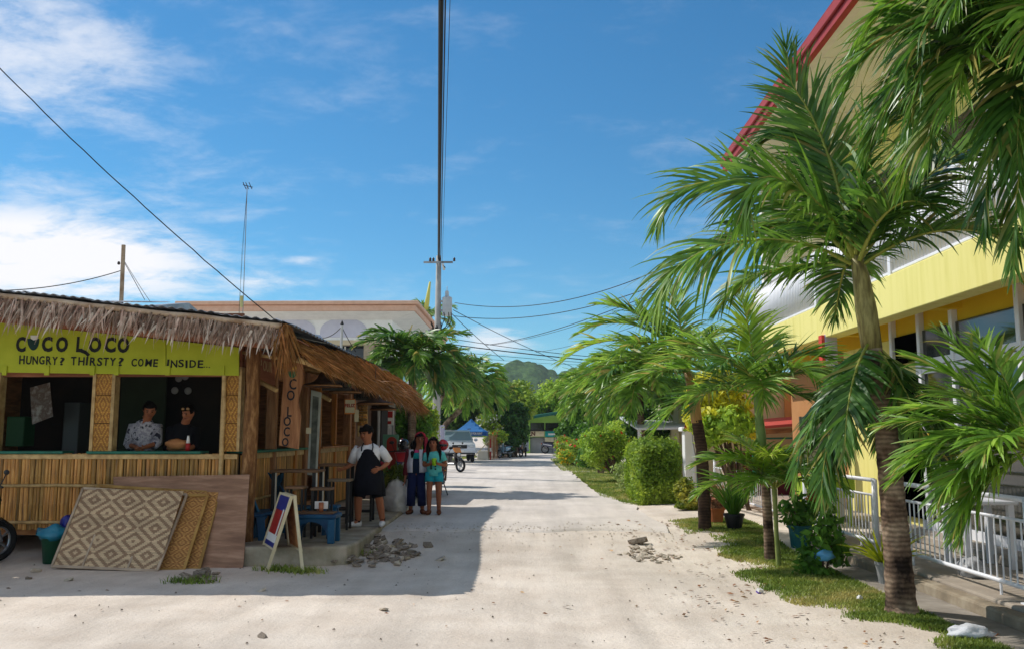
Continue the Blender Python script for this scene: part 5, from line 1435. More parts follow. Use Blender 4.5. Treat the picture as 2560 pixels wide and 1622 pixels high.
def scooter(label, loc, rz, paint, accent, s=1.0, crate=False, trunk=False, lean=0):
    """local: front towards -Y, wheels on z = 0"""
    t = T('motor_scooter', label, 'motorbike', (0, 0, 0))
    pm = mat('scooter_paint', L(*paint), rough=.25, spec=.5, coat=.5)
    am = mat('scooter_accent', L(*accent), rough=.3, spec=.5)
    for y in (-.6, .6):
        w = torus(MB(), (0, y, .28), .23, .05).build('wheel', M_tyre, t, smooth=True)
        b = MB().lathe([(.05, -.04), (.05, .04)], (0, y, .28), 12, axis='x')
        for k in range(5):
            a = 2 * math.pi * k / 5
            b.bar((0, y, .28), (0, y + .19 * math.cos(a), .28 + .19 * math.sin(a)), .02, .03, up=(1, 0, 0))
        torus(b, (0, y, .28), .185, .018, n=20, m=5)
        b.build('rim', M_rimm, w)
    for sx in (-1, 1):
        MB().tube([(sx * .07, -.6, .28), (sx * .06, -.5, .62), (sx * .03, -.44, .86)], .018, 7).build('fork', M_chrome, t)
    MB().tube([(-.06, -.72, .48), (0, -.62, .56), (0, -.5, .55)], [(.05, .02), (.07, .03), (.06, .02)], 8).build('front_fender', pm, t, smooth=True)
    # leg shield, nose, floor and tail body
    MB().hexa([(-.17, -.42, .34), (.17, -.42, .34), (.15, -.34, .34), (-.15, -.34, .34)], [(-.2, -.47, .82), (.2, -.47, .82), (.17, -.38, .84), (-.17, -.38, .84)]).build('leg_shield', pm, t, bevel=.03, seg=2)
    MB().prism([(-.16, -.52, .8), (.16, -.52, .8), (.19, -.4, 1.0), (-.19, -.4, 1.0)], (0, .12, 0)).build('handlebar_cowl', am, t, bevel=.03, seg=2)
    MB().ball((0, -.5, .72), (.09, .06, .08), 10, 7).build('headlight', M_lens, t, smooth=True)
    MB().box((-.13, -.4, .28), (.13, .1, .38)).build('engine', M_chrome, t, bevel=.03)
    MB().hexa([(-.12, 0, .4), (.12, 0, .4), (.13, .75, .52), (-.13, .75, .52)], [(-.12, -.05, .68), (.12, -.05, .68), (.09, .82, .74), (-.09, .82, .74)]).build('body_panel', pm, t, bevel=.04, seg=2)
    for sx in (-1, 1):
        MB().prism([(sx * .135, .1, .5), (sx * .135, .72, .62), (sx * .125, .74, .68), (sx * .135, .12, .58)], (sx * .01, 0, 0)).build('side_stripe', am, t)
    MB().prism([(-.12, -.05, .69), (-.12, .35, .72), (-.12, .75, .76), (-.12, .72, .82), (-.12, .3, .8), (-.12, 0, .77)], (.24, 0, 0)).build('seat', M_seat, t, bevel=.03, seg=2)
    MB().tube([(-.34, -.34, 1.0), (-.16, -.42, 1.02), (.16, -.42, 1.02), (.34, -.34, 1.0)], .014, 7).build('handlebar', M_leg, t)
    for sx in (-1, 1):
        MB().tube([(sx * .2, -.42, 1.02), (sx * .26, -.44, 1.16)], .008, 5).build('mirror_stem', M_leg, t)
        MB().ball((sx * .27, -.44, 1.19), (.055, .015, .035), 8, 6).build('mirror', M_leg, t, smooth=True)
        MB().ball((sx * .13, .82, .66), (.03, .03, .02), 8, 5).build('turn_signal', M_amber, t, smooth=True)
    MB().ball((0, .84, .7), (.07, .03, .04), 8, 5).build('tail_light', M_tail, t, smooth=True)
    MB().tube([(.14, .1, .3), (.16, .5, .32), (.16, .82, .4)], [.03, .045, .05], 8).build('exhaust', M_chrome, t, smooth=True)
    MB().hexa([(-.07, .84, .42), (.07, .84, .42), (.07, .86, .42), (-.07, .86, .42)], [(-.07, .8, .62), (.07, .8, .62), (.07, .82, .62), (-.07, .82, .62)]).build('rear_fender', M_seat, t)
    MB().bar((-.1, .05, .3), (-.2, .1, .01), .02, .02).build('kickstand', M_leg, t)
    t.location = loc; t.rotation_euler = (0, lean, rz); t.scale = (s, s, s)
    return t
def onroad(px, Y): return (P(px, 1, Y).x, Y, gz(0, Y) + .03)
scooter('black scooter parked in front of the silver car', onroad(1136, 34), R(48), (18, 18, 22), (196, 120, 40), .92)
scooter('dark scooter with red seat parked behind the two girls', onroad(1112, 21), R(185), (70, 16, 18), (110, 24, 26), .92)
scooter('blue and red motorbike parked behind the white sack', onroad(1018, 19.4), R(20), (24, 40, 110), (160, 30, 36), 1.05)
scooter('dark motorbike parked beside the blue and red one', onroad(1052, 20.6), R(15), (26, 26, 32), (90, 90, 96), 1.05)
scooter('white and dark scooter facing the street under the trees', onroad(1312, 58), R(0), (190, 192, 196), (40, 42, 60), 1.15)
scooter('dark red bicycle like scooter in the shade of the trees', onroad(1290, 57), R(30), (80, 26, 30), (40, 40, 44))
scooter('light blue scooter leaning in the shade by the fence', onroad(1263, 54), R(-30), (110, 150, 176), (200, 205, 208))
scooter('scooter parked along the shutter of the green shop', onroad(1378, 66.5), R(80), (60, 62, 84), (200, 200, 204), 1.1)
# dark motorbike at the left edge, seen from behind, with a green crate on the rack
lm = scooter('dark motorbike with crate on the rack parked by the hut wall', (P(-8, 1, 10.75).x, 10.75, 0), R(160), (22, 24, 26), (30, 32, 34), .95)
t = T('rack_crate', 'dark green plastic crate strapped to the motorbike rack', 'crate', (lm.location.x + .1, 10.5, .78))
c = Vector(t.location); M_crate = mat('dark_green_crate', L(14, 34, 28), L(20, 44, 36), scale=5, rough=.5)
for q in (((-.18, -.2, 0), (.18, .2, .02)), ((-.2, -.22, 0), (-.18, .22, .26)), ((.18, -.22, 0), (.2, .22, .26)), ((-.18, -.22, 0), (.18, -.2, .26)), ((-.18, .2, 0), (.18, .22, .26))):
    MB().box(c + Vector(q[0]), c + Vector(q[1])).build('crate_side', M_crate, t)
MB().box((c.x - .12, c.y - .245, c.z + .06), (c.x + .06, c.y - .225, c.z + .17)).build('number_plate', mat('pale_blue_plate', L(150, 196, 200), rough=.5), t)
text('12', .1, (c.x - .06, c.y - .248, c.z + .08), M_black, t, bold=.003)
# helmets on the parked motorbikes
def helmet(label, p, c1, c2):
    t = T('helmet', label, 'helmet', p); p = Vector(p)
    MB().ball(p + Vector((0, 0, .1)), (.125, .145, .13), 14, 10).build('shell', mat('helmet_paint', L(*c1), rough=.2, spec=.6), t, smooth=True)
    MB().ball(p + Vector((0, -.035, .095)), (.115, .125, .06), 12, 8).build('visor', M_glass, t, smooth=True)
    MB().tube([p + Vector((-.03, -.06, .22)), p + Vector((-.03, .06, .225))], [(.02, .008), (.03, .008)], 6).build('stripe', mat('helmet_stripe', L(*c2), rough=.3), t)
q = P(1008, 1122, 18.8); helmet('black helmet with white and red stripe on a motorbike seat', q, (20, 20, 24), (200, 60, 70))
q = P(1108, 1122, 20.6); helmet('red helmet on the motorbike behind the girls', q, (170, 24, 26), (200, 40, 40))
q = P(1038, 1124, 20.2); helmet('dark helmet hung on a motorbike mirror', q, (24, 24, 28), (60, 60, 64))
# ------------------------------------------------------------------ silver car
def suv(loc, rz):
    t = T('silver_car', 'silver sport utility car parked at the street side', 'car', (0, 0, 0))
    pm = mat('silver_car_paint', L(196, 200, 206), L(204, 208, 214), scale=2, rough=.3, spec=.5, metal=.1, coat=.6)
    hw = .82
    # side profile, front at y = -2.2
    prof = [(-2.2, .5), (-2.22, .75), (-2.1, .93), (-1.1, 1.06), (-.45, 1.6), (-.2, 1.68), (1.6, 1.7), (2.1, 1.1), (2.15, .5)]
    secs = []
    for (y, z) in prof:
        k = 1.0 if z < 1.1 else lerp(1.0, .82, (z - 1.1) / .6)
        secs.append((y, z, k))
    lower = [(-2.2, .42), (-2.24, .6), (-2.18, .86), (-1.9, .98), (-1.05, 1.06), (2.1, 1.08), (2.18, .6), (2.15, .42)]
    MB().prism([(-hw, y, z) for y, z in lower], (2 * hw, 0, 0)).build('body', pm, t, bevel=.07, seg=3)
    cab = [(-1.1, 1.05), (-.4, 1.6), (-.15, 1.66), (1.7, 1.66), (2.08, 1.05)]
    vs = [( sx * (hw - .03 if z < 1.1 else hw - .16), y, z) for sx in (-1, 1) for y, z in cab]
    n = len(cab)
    fs = [tuple(range(n)), tuple(range(2 * n - 1, n - 1, -1))] + [(i, n + i, n + (i + 1) % n, (i + 1) % n) for i in range(n)]
    MB().add(vs, fs).build('cabin', pm, t, bevel=.04, seg=2)
    f = lambda u, x: Vector((x, lerp(-1.06, -.44, u), lerp(1.08, 1.57, u)))
    ws = [f(.08, -.72), f(.08, .72), f(.95, .62), f(.95, -.62)]
    MB().slab(ws, .02).build('windscreen', mat('windscreen_glass', L(130, 150, 160), rough=.1, spec=.7), t)
    for sx in (-1, 1):
        g = [(sx * (hw - .03), -.9, 1.12), (sx * (hw - .15), -.38, 1.55), (sx * (hw - .155), .5, 1.58), (sx * (hw - .03), .5, 1.12)]
        MB().prism(g, (sx * .012, 0, 0)).build('side_window', M_glass, t)
        g = [(sx * (hw - .03), .58, 1.12), (sx * (hw - .155), .58, 1.58), (sx * (hw - .155), 1.55, 1.58), (sx * (hw - .03), 1.8, 1.12)]
        MB().prism(g, (sx * .012, 0, 0)).build('side_window', M_glass, t)
        MB().ball((sx * .62, -2.18, .84), (.17, .07, .09), 12, 8).build('headlight', M_lens, t, smooth=True)
        MB().ball((sx * .6, -2.22, .56), (.07, .03, .06), 8, 6).build('fog_light', M_lens, t, smooth=True)
        MB().ball((sx * (hw + .12), -.85, 1.14), (.1, .06, .08), 10, 7).build('mirror', pm, t, smooth=True)
        for y in (-1.35, 1.35):
            w = torus(MB(), (sx * (hw - .1), y, .36), .26, .1, n=24, m=10).build('wheel', M_tyre, t, smooth=True)
            b = MB().lathe([(.2, -.02), (.17, .0), (.06, .03), (.05, .05)], (0, 0, 0), 16, axis='x')
            b.v = [(sx * (hw - .06 + v[0]), y + v[1], .36 + v[2]) for v in b.v]
            b.build('rim', M_rimm, w, smooth=True)
            MB().prism([(sx * (hw - .0), y + .42 * math.cos(a), .36 + .42 * math.sin(a)) for a in np.linspace(0, math.pi, 12)], (sx * .012, 0, 0)).build('wheel_arch', M_seat, t)
        MB().box((sx * .7 - .02, -.2, 1.69), (sx * .7 + .02, 1.7, 1.73)).build('roof_rail', M_leg, t)
    MB().box((-.38, -2.25, .72), (.38, -2.2, .9)).build('grille', M_leg, t, bevel=.02)
    MB().box((-.08, -2.27, .78), (.08, -2.251, .84)).build('emblem', M_rimm, t, bevel=.01)
    MB().box((-.78, -2.27, .44), (.78, -2.21, .5)).build('bumper_lip', M_leg, t)
    MB().box((-.22, -2.285, .53), (.22, -2.26, .64)).build('number_plate', M_white, t)
    t.location = loc; t.rotation_euler = (0, 0, rz)
    return t
suv((P(1147, 1, 46).x, 47, gz(0, 46) + .03), R(8))
# ------------------------------------------------------------------ blue canopy
TY = 52.0
c = P(1178, 1080, TY); hw = 40 * TY / 2200
t = T('blue_canopy', 'blue pop up canopy with white lettering behind the silver car', 'canopy', (c.x, TY, .18))
M_tent = mat('blue_canvas', L(44, 112, 176), L(54, 124, 188), scale=3, rough=.7, trans=.1)
M_tentd = mat('blue_valance', L(24, 84, 160), rough=.7)
ze, zp, zv = P(1, 1078, TY).z, P(1, 1046, TY).z, P(1, 1088, TY).z
n, V_ = 9, []
for j in range(n):
    for i in range(n):
        u, v = i / (n - 1) * 2 - 1, j / (n - 1) * 2 - 1
        m_ = max(abs(u), abs(v))
        V_.append((c.x + u * hw, TY + v * hw, ze + (zp - ze) * (1 - m_) ** 1.25 - .0))
MB().add(V_, [(j * n + i, j * n + i + 1, (j + 1) * n + i + 1, (j + 1) * n + i) for j in range(n - 1) for i in range(n - 1)]).build('roof', M_tent, t)
for a, b in (((-1, -1), (1, -1)), ((1, -1), (1, 1)), ((1, 1), (-1, 1)), ((-1, 1), (-1, -1))):
    p, q = Vector((c.x + a[0] * hw, TY + a[1] * hw, zv)), Vector((c.x + b[0] * hw, TY + b[1] * hw, zv))
    MB().slab([p, q, q + Vector((0, 0, ze - zv)), p + Vector((0, 0, ze - zv))], .01).build('valance', M_tentd, t)
for sx in (-1, 1):
    for sy_ in (-1, 1):
        MB().box((c.x + sx * (hw - .03) - .02, TY + sy_ * (hw - .03) - .02, .15), (c.x + sx * (hw - .03) + .02, TY + sy_ * (hw - .03) + .02, ze)).build('pole', M_metal, t)
text('MOTORCYCLE FOR RENT', .17, (c.x, TY - hw - .02, zv + .07), M_white, t, bold=.004, align='CENTER', sx=.72)
# concrete block with a leaning plank, red frame
p = G(1207, 1150)
t = T('concrete_block', 'white concrete barrier block beside the silver car', 'barrier', p)
MB().hexa([p + Vector((-.35, 0, 0)), p + Vector((.35, 0, 0)), p + Vector((.35, .5, 0)), p + Vector((-.35, .5, 0))], [p + Vector((-.28, .05, .55)), p + Vector((.28, .05, .55)), p + Vector((.28, .45, .55)), p + Vector((-.28, .45, .55))]).build('block', mat('white_concrete', L(190, 188, 182), L(200, 198, 194), scale=3, rough=.9), t, bevel=.03)
t = T('leaning_plank', 'pale wooden barrier plank leaning on the concrete block', 'plank', p + Vector((-.4, -.05, 0)))
MB().bar(p + Vector((-.6, -.08, .1)), p + Vector((.35, -.06, 1.1)), .09, .05).build('plank', M_cream, t)
t = T('red_barrier_post', 'red and white barrier post beside the concrete block', 'post', p + Vector((.42, .2, 0)))
MB().box(p + Vector((.38, .15, 0)), p + Vector((.46, .23, 1.2))).build('post', M_red, t)
MB().box(p + Vector((.37, .14, .5)), p + Vector((.47, .24, .7))).build('band', M_white, t)
# ------------------------------------------------------------------ green shop at the end of the street
SY = 68.5
sh = T('green_shop', 'lime green shop with shutter and two signs closing the street', 'shop', (P(1365, 1, SY).x, SY + 3, .17))
M_limew = mat('lime_wall', L(150, 196, 84), L(162, 206, 98), scale=2, rough=.8)
M_shut = mat('grey_shutter', L(150, 150, 154), L(166, 166, 170), scale=2, rough=.6)
M_tealsign = mat('teal_sign', L(20, 150, 146), rough=.5)
q = lambda x, y: P(x, y, SY)
MB().box((q(1318, 1).x, SY + .5, .1), (q(1420, 1).x, SY + 7, q(1, 1038).z)).build('wall', M_limew, sh)
for x0, x1 in ((1312, 1322), (1396, 1404)):
    MB().box((q(x0, 1).x, SY, .1), (q(x1, 1).x, SY + .6, q(1, 1045).z)).build('column', M_limew, sh)
MB().box((q(1324, 1).x, SY + .46, q(1, 1074).z), (q(1356, 1).x, SY + .49, q(1, 1056).z)).build('upper_window', M_glass, sh)
MB().box((q(1359, 1).x, SY + .46, q(1, 1074).z), (q(1394, 1).x, SY + .49, q(1, 1056).z)).build('upper_window', M_glass, sh)
MB().box((q(1314, 1).x, SY - .3, q(1, 1077).z), (q(1404, 1).x, SY - .25, q(1, 1073).z)).build('balcony_rail', M_leg, sh)
n_sl = 16
z0, z1 = .17, q(1, 1092).z
for i in range(n_sl):
    MB().box((q(1323, 1).x, SY + .42 + .02 * (i % 2), lerp(z0, z1, i / n_sl)), (q(1395, 1).x, SY + .48, lerp(z0, z1, (i + 1) / n_sl) - .01)).build('shutter_slat', M_shut, sh)
MB().box((q(1358, 1).x, SY + .36, z0), (q(1360, 1).x, SY + .415, z1)).build('shutter_guide', M_metal, sh)
MB().slab([(q(1296, 1).x, SY - 1, q(1, 1052).z), (q(1420, 1).x, SY - 1, q(1, 1030).z), (q(1420, 1).x, SY + 7, q(1, 1022).z), (q(1296, 1).x, SY + 7, q(1, 1044).z)], .2).build('roof', mat('dark_green_roof', L(14, 84, 72), rough=.5), sh)
MB().box((q(1322, 1).x, SY - .02, q(1, 1090).z), (q(1356, 1).x, SY + .06, q(1, 1075).z)).build('cream_sign', M_cream, sh)
text('N', .42, (q(1325, 1).x, SY - .03, q(1, 1087.5).z), mat('brown_letter', L(90, 50, 40), rough=.6), sh, bold=.02)
MB().box((q(1358, 1).x, SY - .02, q(1, 1091).z), (q(1390, 1).x, SY + .06, q(1, 1077).z)).build('teal_sign', M_tealsign, sh)
text('Ride', .3, (q(1365, 1).x, SY - .03, q(1, 1087).z), M_white, sh, bold=.01, shear=.2) if False else None
MB().box((q(1365, 1).x, SY - .03, q(1, 1086.5).z), (q(1382, 1).x, SY - .021, q(1, 1082).z)).build('sign_lettering', M_white, sh)
MB().box((q(1357, 1).x, SY + .1, q(1, 1103).z), (q(1378, 1).x, SY + .14, q(1, 1092).z)).build('small_board', M_cream, sh)
MB().box((q(1380, 1).x, SY + .1, q(1, 1107).z), (q(1390, 1).x, SY + .14, q(1, 1092).z)).build('small_board', mat('pink_board', L(196, 160, 150), rough=.7), sh)
t = T('orange_house', 'pale house with orange lower wall beside the green shop', 'house', (P(1295, 1, 72).x, 73, .17))
MB().box((P(1285, 1, 71).x, 71, .1), (P(1311, 1, 71).x, 75, P(1, 1062, 71).z)).build('upper_wall', M_wallw, t)
MB().box((P(1286, 1, 71).x, 70.9, .1), (P(1310, 1, 71).x, 71, P(1, 1076, 71).z)).build('lower_wall', mat('apricot_wall', L(206, 150, 112), rough=.8), t)
MB().slab([(P(1280, 1, 71).x, 70.5, P(1, 1061, 71).z), (P(1314, 1, 71).x, 70.5, P(1, 1061, 71).z), (P(1314, 1, 71).x, 75.5, P(1, 1050, 71).z), (P(1280, 1, 71).x, 75.5, P(1, 1050, 71).z)], .1).build('roof', M_metal, t)
# fence on the left side of the street beyond the car
t = T('board_fence', 'weathered board fence under the trees on the left', 'fence', (P(1240, 1, 52).x, 54, .17))
fa, fb = Vector((P(1225, 1, 50).x, 50, .16)), Vector((P(1282, 1, 60).x, 60, .16))
for i in range(26):
    p = fa.lerp(fb, i / 26)
    MB().box((p.x - .01, p.y, .15), (p.x + .03, p.y + .3, 1.55 + random.uniform(-.08, .08))).build('board', M_woodv if i % 3 else M_bamgrey, t)
# white sack of garden cuttings
p = G(1012, 1262); p.y = 16.2; p.x = P(1010, 1, 16.2).x; p.z = .18
t = T('white_sack', 'bulging white woven sack of cuttings behind the man', 'sack', p)
b = MB(); prof = [(.16, 0), (.24, .03), (.29, .14), (.285, .3), (.24, .45), (.17, .55), (.1, .62), (.08, .68)]
b.lathe([(r * .76, h) for r, h in [(lerp(prof[i][0], prof[i + 1][0], k / 4), lerp(prof[i][1], prof[i + 1][1], k / 4)) for i in range(len(prof) - 1) for k in range(4)] + [prof[-1]]], p, 30)
b.v = [tuple(Vector(v) + Vector((mnoise.noise(Vector(v) * 5), mnoise.noise(Vector(v) * 5 + Vector((9, 0, 0))), 0)) * .05 + Vector((mnoise.noise(Vector(v) * 13), mnoise.noise(Vector(v) * 13 + Vector((9, 0, 0))), mnoise.noise(Vector(v) * 11))) * .03) for v in b.v]
b.build('sack', mat('white_woven_plastic', L(178, 172, 168), L(204, 200, 196), scale=6, rough=.6, bump=.4, bscale=7, bdist=.03), t, smooth=True)
# ------------------------------------------------------------------ yellow building on the right
M_yel = mat('yellow_plaster', L(212, 200, 112), L(232, 222, 140), L(226, 216, 130), scale=2.2, stretch=(3, 3, .25), rough=.8, bump=.08, lo=.25, hi=.55)
M_yels = mat('yellow_soffit', L(214, 176, 24), L(222, 186, 36), scale=1.1, rough=.8)
M_whitep = mat('white_metal_paint', L(222, 222, 226), L(234, 234, 238), scale=4, rough=.4, spec=.4)
M_redf = mat('red_fascia', L(150, 44, 46), L(164, 56, 56), scale=3, rough=.55)
M_soff = mat('pale_soffit', L(228, 234, 234), L(236, 240, 240), scale=1.2, rough=.8)
M_porch = mat('porch_tiles', L(150, 138, 124), L(178, 166, 150), scale=1.2, rough=.8, bump=.12)
M_kerb = mat('old_kerb', L(128, 116, 98), L(164, 152, 132), L(142, 128, 108), scale=3, rough=.9, bump=.5, bscale=14, bdist=.015)
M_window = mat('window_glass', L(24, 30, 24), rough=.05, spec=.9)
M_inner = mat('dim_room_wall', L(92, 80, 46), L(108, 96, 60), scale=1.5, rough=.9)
XF = 4.94
zb1 = PX(2208, 796, XF).z; zt1 = PX(2182, 706, XF).z; zr1 = PX(1889, 719, XF).z
Y0, Y1 = 4.2, 19.2
yb = T('yellow_building', 'two storey yellow building with white balcony and red roof edge', 'building', (XF + 3, 11, .15))
MB().box((XF, Y0, zb1), (XF + .28, Y1, zt1)).build('balcony_beam', M_yel, yb, bevel=.01)
MB().box((XF + .281, Y0, zb1 + .22), (XF + 4, Y1, zb1 + .4)).build('balcony_floor', M_yels, yb)
for yy in (5.2, 8.3, 11.3, 14.4, 17.4):
    MB().box((XF + .281, yy, zb1 + .02), (XF + 2.2, yy + .25, zb1 + .219)).build('cross_beam', M_yels, yb)
# balcony railing: every baluster
MB().box((XF + .05, Y0, zt1 + .02), (XF + .12, Y1, zt1 + .07)).build('bottom_rail', M_whitep, yb, bevel=.012)
MB().box((XF + .04, Y0, zr1 - .06), (XF + .13, Y1, zr1)).build('top_rail', M_whitep, yb, bevel=.012)
bal = MB().lathe([(.029, 0), (.029, zr1 - .06 - zt1 - .07)], (0, 0, 0), 8)
bme = bpy.data.meshes.new('baluster'); bme.from_pydata(bal.v, [], bal.f); bme.materials.append(M_whitep); bme.polygons.foreach_set('use_smooth', [True] * len(bme.polygons)); bme.update()
yy = Y0 + .1
while yy < Y1:
    link('baluster', bme, yb, Vector((XF + .085, yy, zt1 + .07)) - wloc(yb)); yy += .098
for yy in (Y0 + 1.6, Y0 + 4.6, Y0 + 7.7, Y0 + 10.8, Y1 - .05):
    MB().box((XF + .03, yy, zt1), (XF + .14, yy + .09, zr1 - .061)).build('railing_post', M_whitep, yb)
# upper wall, roof and its edge
XR = 4.5
zr = PX(1883, 327, XR).z
MB().box((XF + 1.9, Y0, zb1 + .4), (XF + 2.2, Y1 - .2, zr)).build('upper_wall', M_yel, yb)
MB().box((XF + .25, Y1 - .2, zb1 + .4), (XF + 6, Y1 - .02, zr)).build('end_wall', M_wallw, yb)
for yy in (6.2, 9.4, 12.6, 15.8):
    MB().box((XF + 1.86, yy, zt1 + .15), (XF + 1.899, yy + 1.3, zr - 1.0)).build('upper_door', M_window, yb)
    MB().box((XF + 1.84, yy - .08, zt1 + .1), (XF + 1.895, yy - .001, zr - .95)).build('upper_door_frame', M_whitep, yb)
    MB().box((XF + 1.84, yy + 1.301, zt1 + .1), (XF + 1.895, yy + 1.38, zr - .95)).build('upper_door_frame', M_whitep, yb)
MB().box((XR, Y0, zr - .02), (XR + .1, Y1 + .4, zr + .18)).build('roof_fascia', M_redf, yb)
MB().box((XR - .05, Y0, zr + .1), (XR - .001, Y1 + .4, zr + .26)).build('roof_gutter', M_redf, yb, bevel=.015)
MB().box((XR + .101, Y0, zr + .0), (XR + .24, Y1 + .4, zr + .1)).build('eave_trim', M_whitep, yb)
MB().box((XR + .241, Y0, zr + .04), (XF + 2.3, Y1 + .4, zr + .1)).build('roof_soffit', M_soff, yb)
for yy in np.arange(Y0 + .8, Y1, 1.22):
    MB().box((XR + .25, yy, zr + .028), (XF + 1.89, yy + .03, zr + .0395)).build('soffit_batten', M_whitep, yb)
MB().slab([(XR - .05, Y0, zr + .27), (XF + 5, Y0, zr + 1.6), (XF + 5, Y1 + .4, zr + 1.6), (XR - .05, Y1 + .4, zr + .27)][::-1], .06).build('roof', M_redf, yb)
# ground floor: window wall
XW = 5.55
zp = .30
zc = PX(2390, 900, XW).z
def col_y(px): return PX(px, 1000, XW).y
MB().box((XW + .06, Y0, zc + .5), (XW + .3, Y1 - .3, zb1 + .22)).build('lintel_wall', M_yels, yb)
ycs = [col_y(2390), col_y(2306), col_y(2236), col_y(2560), 7.4]
for yy in ycs:
    MB().box((XW - .02, yy - .045, zp), (XW + .1, yy + .045, zb1 + .2)).build('window_column', M_whitep, yb, bevel=.008)
MB().box((XW - .005, Y0, zc - .0), (XW + .085, 12.6, zc + .09)).build('transom', M_whitep, yb)
MB().box((XW - .003, Y0, zc - .11), (XW + .08, 12.6, zc - .02)).build('transom', M_whitep, yb)
MB().box((XW - .002, Y0, zp), (XW + .08, 12.6, zp + .12)).build('window_sill', M_whitep, yb)
ys_ = sorted(ycs) + [12.6]
for a, c in zip(ys_[:-1], ys_[1:]):
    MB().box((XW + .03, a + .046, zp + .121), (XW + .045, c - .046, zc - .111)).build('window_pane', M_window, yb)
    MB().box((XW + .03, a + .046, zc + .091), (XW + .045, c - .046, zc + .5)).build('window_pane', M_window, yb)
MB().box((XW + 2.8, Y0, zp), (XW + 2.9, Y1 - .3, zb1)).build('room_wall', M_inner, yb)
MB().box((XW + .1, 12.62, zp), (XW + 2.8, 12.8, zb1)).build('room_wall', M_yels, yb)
t = T('open_sign', 'small yellow upright sign on the white window frame', 'sign', PX(2318, 1100, XW - .03))
a, c = PX(2312, 1128, XW - .05), PX(2326, 1082, XW - .05)
MB().box((XW - .06, min(a.y, c.y), a.z), (XW - .04, max(a.y, c.y), c.z)).build('plate', mat('sign_yellow', L(206, 176, 50), rough=.5), t)
for i, ch in enumerate('OPEN'):
    text(ch, .055, (XW - .062, (a.y + c.y) / 2 + .018, c.z - .06 - i * .06), M_black, t, rot=(R(90), 0, R(-90)), bold=.002)
# orange bay beyond, pillar, awning
MB().box((XW + .1, 12.81, zp), (XW + .3, 15.7, zb1 + .2)).build('pale_yellow_wall', M_yel, yb)
MB().box((XW + .1, 15.701, zp), (XW + .3, Y1 - .3, zb1 + .2)).build('orange_wall', mat('orange_plaster', L(176, 124, 76), L(188, 136, 88), scale=1.2, rough=.85), yb)
a = P(2075, 1000, 14.6)
pl = T('porch_pillar', None, None, Vector((a.x, 14.6, zp)) - wloc(yb)); pl.parent = yb
MB().box((a.x - .07, 14.5, .16), (a.x + .13, 14.7, zb1 + .05)).build('shaft', mat('lilac_white_paint', L(190, 182, 200), rough=.7), pl, bevel=.01)
MB().box((a.x - .12, 14.52, 1.15), (a.x - .071, 14.68, zb1 + .04)).build('red_strip', mat('coral_paint', L(206, 66, 54), rough=.6), pl)
# porch floor with kerb
XK = 4.05
b = MB().box((XK, 3.8, .0), (8.6, 20.5, .19)); o = b.build('porch_floor', M_porch, yb, bevel=.02, seg=2)
MB().box((XK - .16, 3.8, .0), (XK - .002, 13.2, .165)).build('kerb', M_kerb, yb, bevel=.025, seg=2)
MB().box((XW - .4, Y0, .19), (8.5, Y1, zp)).build('step', M_porch, yb, bevel=.015)
o = MB().box((3.5, 3.8, -.02), (XK - .162, 13.6, .07)).build('footpath', M_conc, bevel=.02, seg=2); o['kind'] = 'structure'
# low white porch railings
def railing(label, X, ya, yb_, zf, h, group=None, step=.11, lower=.12):
    t = T('porch_railing', label, 'railing', (X, (ya + yb_) / 2, zf))
    MB().tube([(X, ya, zf + h), (X, yb_, zf + h)], .025, 8).build('top_rail', M_whitep, t, smooth=True)
    MB().tube([(X, ya, zf + h - .18), (X, yb_, zf + h - .18)], .016, 7).build('middle_rail', M_whitep, t, smooth=True)
    MB().tube([(X, ya, zf + lower), (X, yb_, zf + lower)], .022, 8).build('bottom_rail', M_whitep, t, smooth=True)
    for y in (ya, yb_):
        MB().tube([(X, y, zf - .03), (X, y, zf + h + .01)], .034, 9).build('post', M_whitep, t, smooth=True)
        MB().box((X - .07, y - .07, zf - .005), (X + .07, y + .07, zf + .012)).build('base_plate', M_whitep, t)
    bb = MB().tube([(0, 0, 0), (0, 0, h - .18 - lower)], .0085, 6); me = bpy.data.meshes.new('baluster'); me.from_pydata(bb.v, [], bb.f); me.materials.append(M_whitep); me.update()
    y = ya + step
    while y < yb_ - .03:
        link('baluster', me, t, Vector((X, y, zf + lower)) - wloc(t)); y += step
    for y in np.linspace(ya + .5, yb_ - .4, 2):
        MB().tube([(X, y, zf - .02), (X, y, zf + lower)], .014, 6).build('short_foot', M_whitep, t)
    return t
railing('white porch railing with round post behind the nearest palm', 4.22, 7.62, 10.3, .19, .86)
railing('white porch railing behind the potted fern', 4.22, 10.9, 13.6, .19, .86)
railing('white porch railing beside the croton bush and hedge', 4.22, 15.2, 20.0, .19, .86, step=.13)
t = T('cross_rail', 'single white handrail across the porch before the orange wall', 'railing', P(2010, 1172, 14.9))
a, c = P(1935, 1172, 14.9), P(2090, 1170, 14.9)
MB().tube([a, c], .026, 8).build('handrail', M_whitep, t, smooth=True)
for p_ in (a, c): MB().tube([p_, (p_.x, p_.y, .17)], .02, 7).build('post', M_whitep, t)
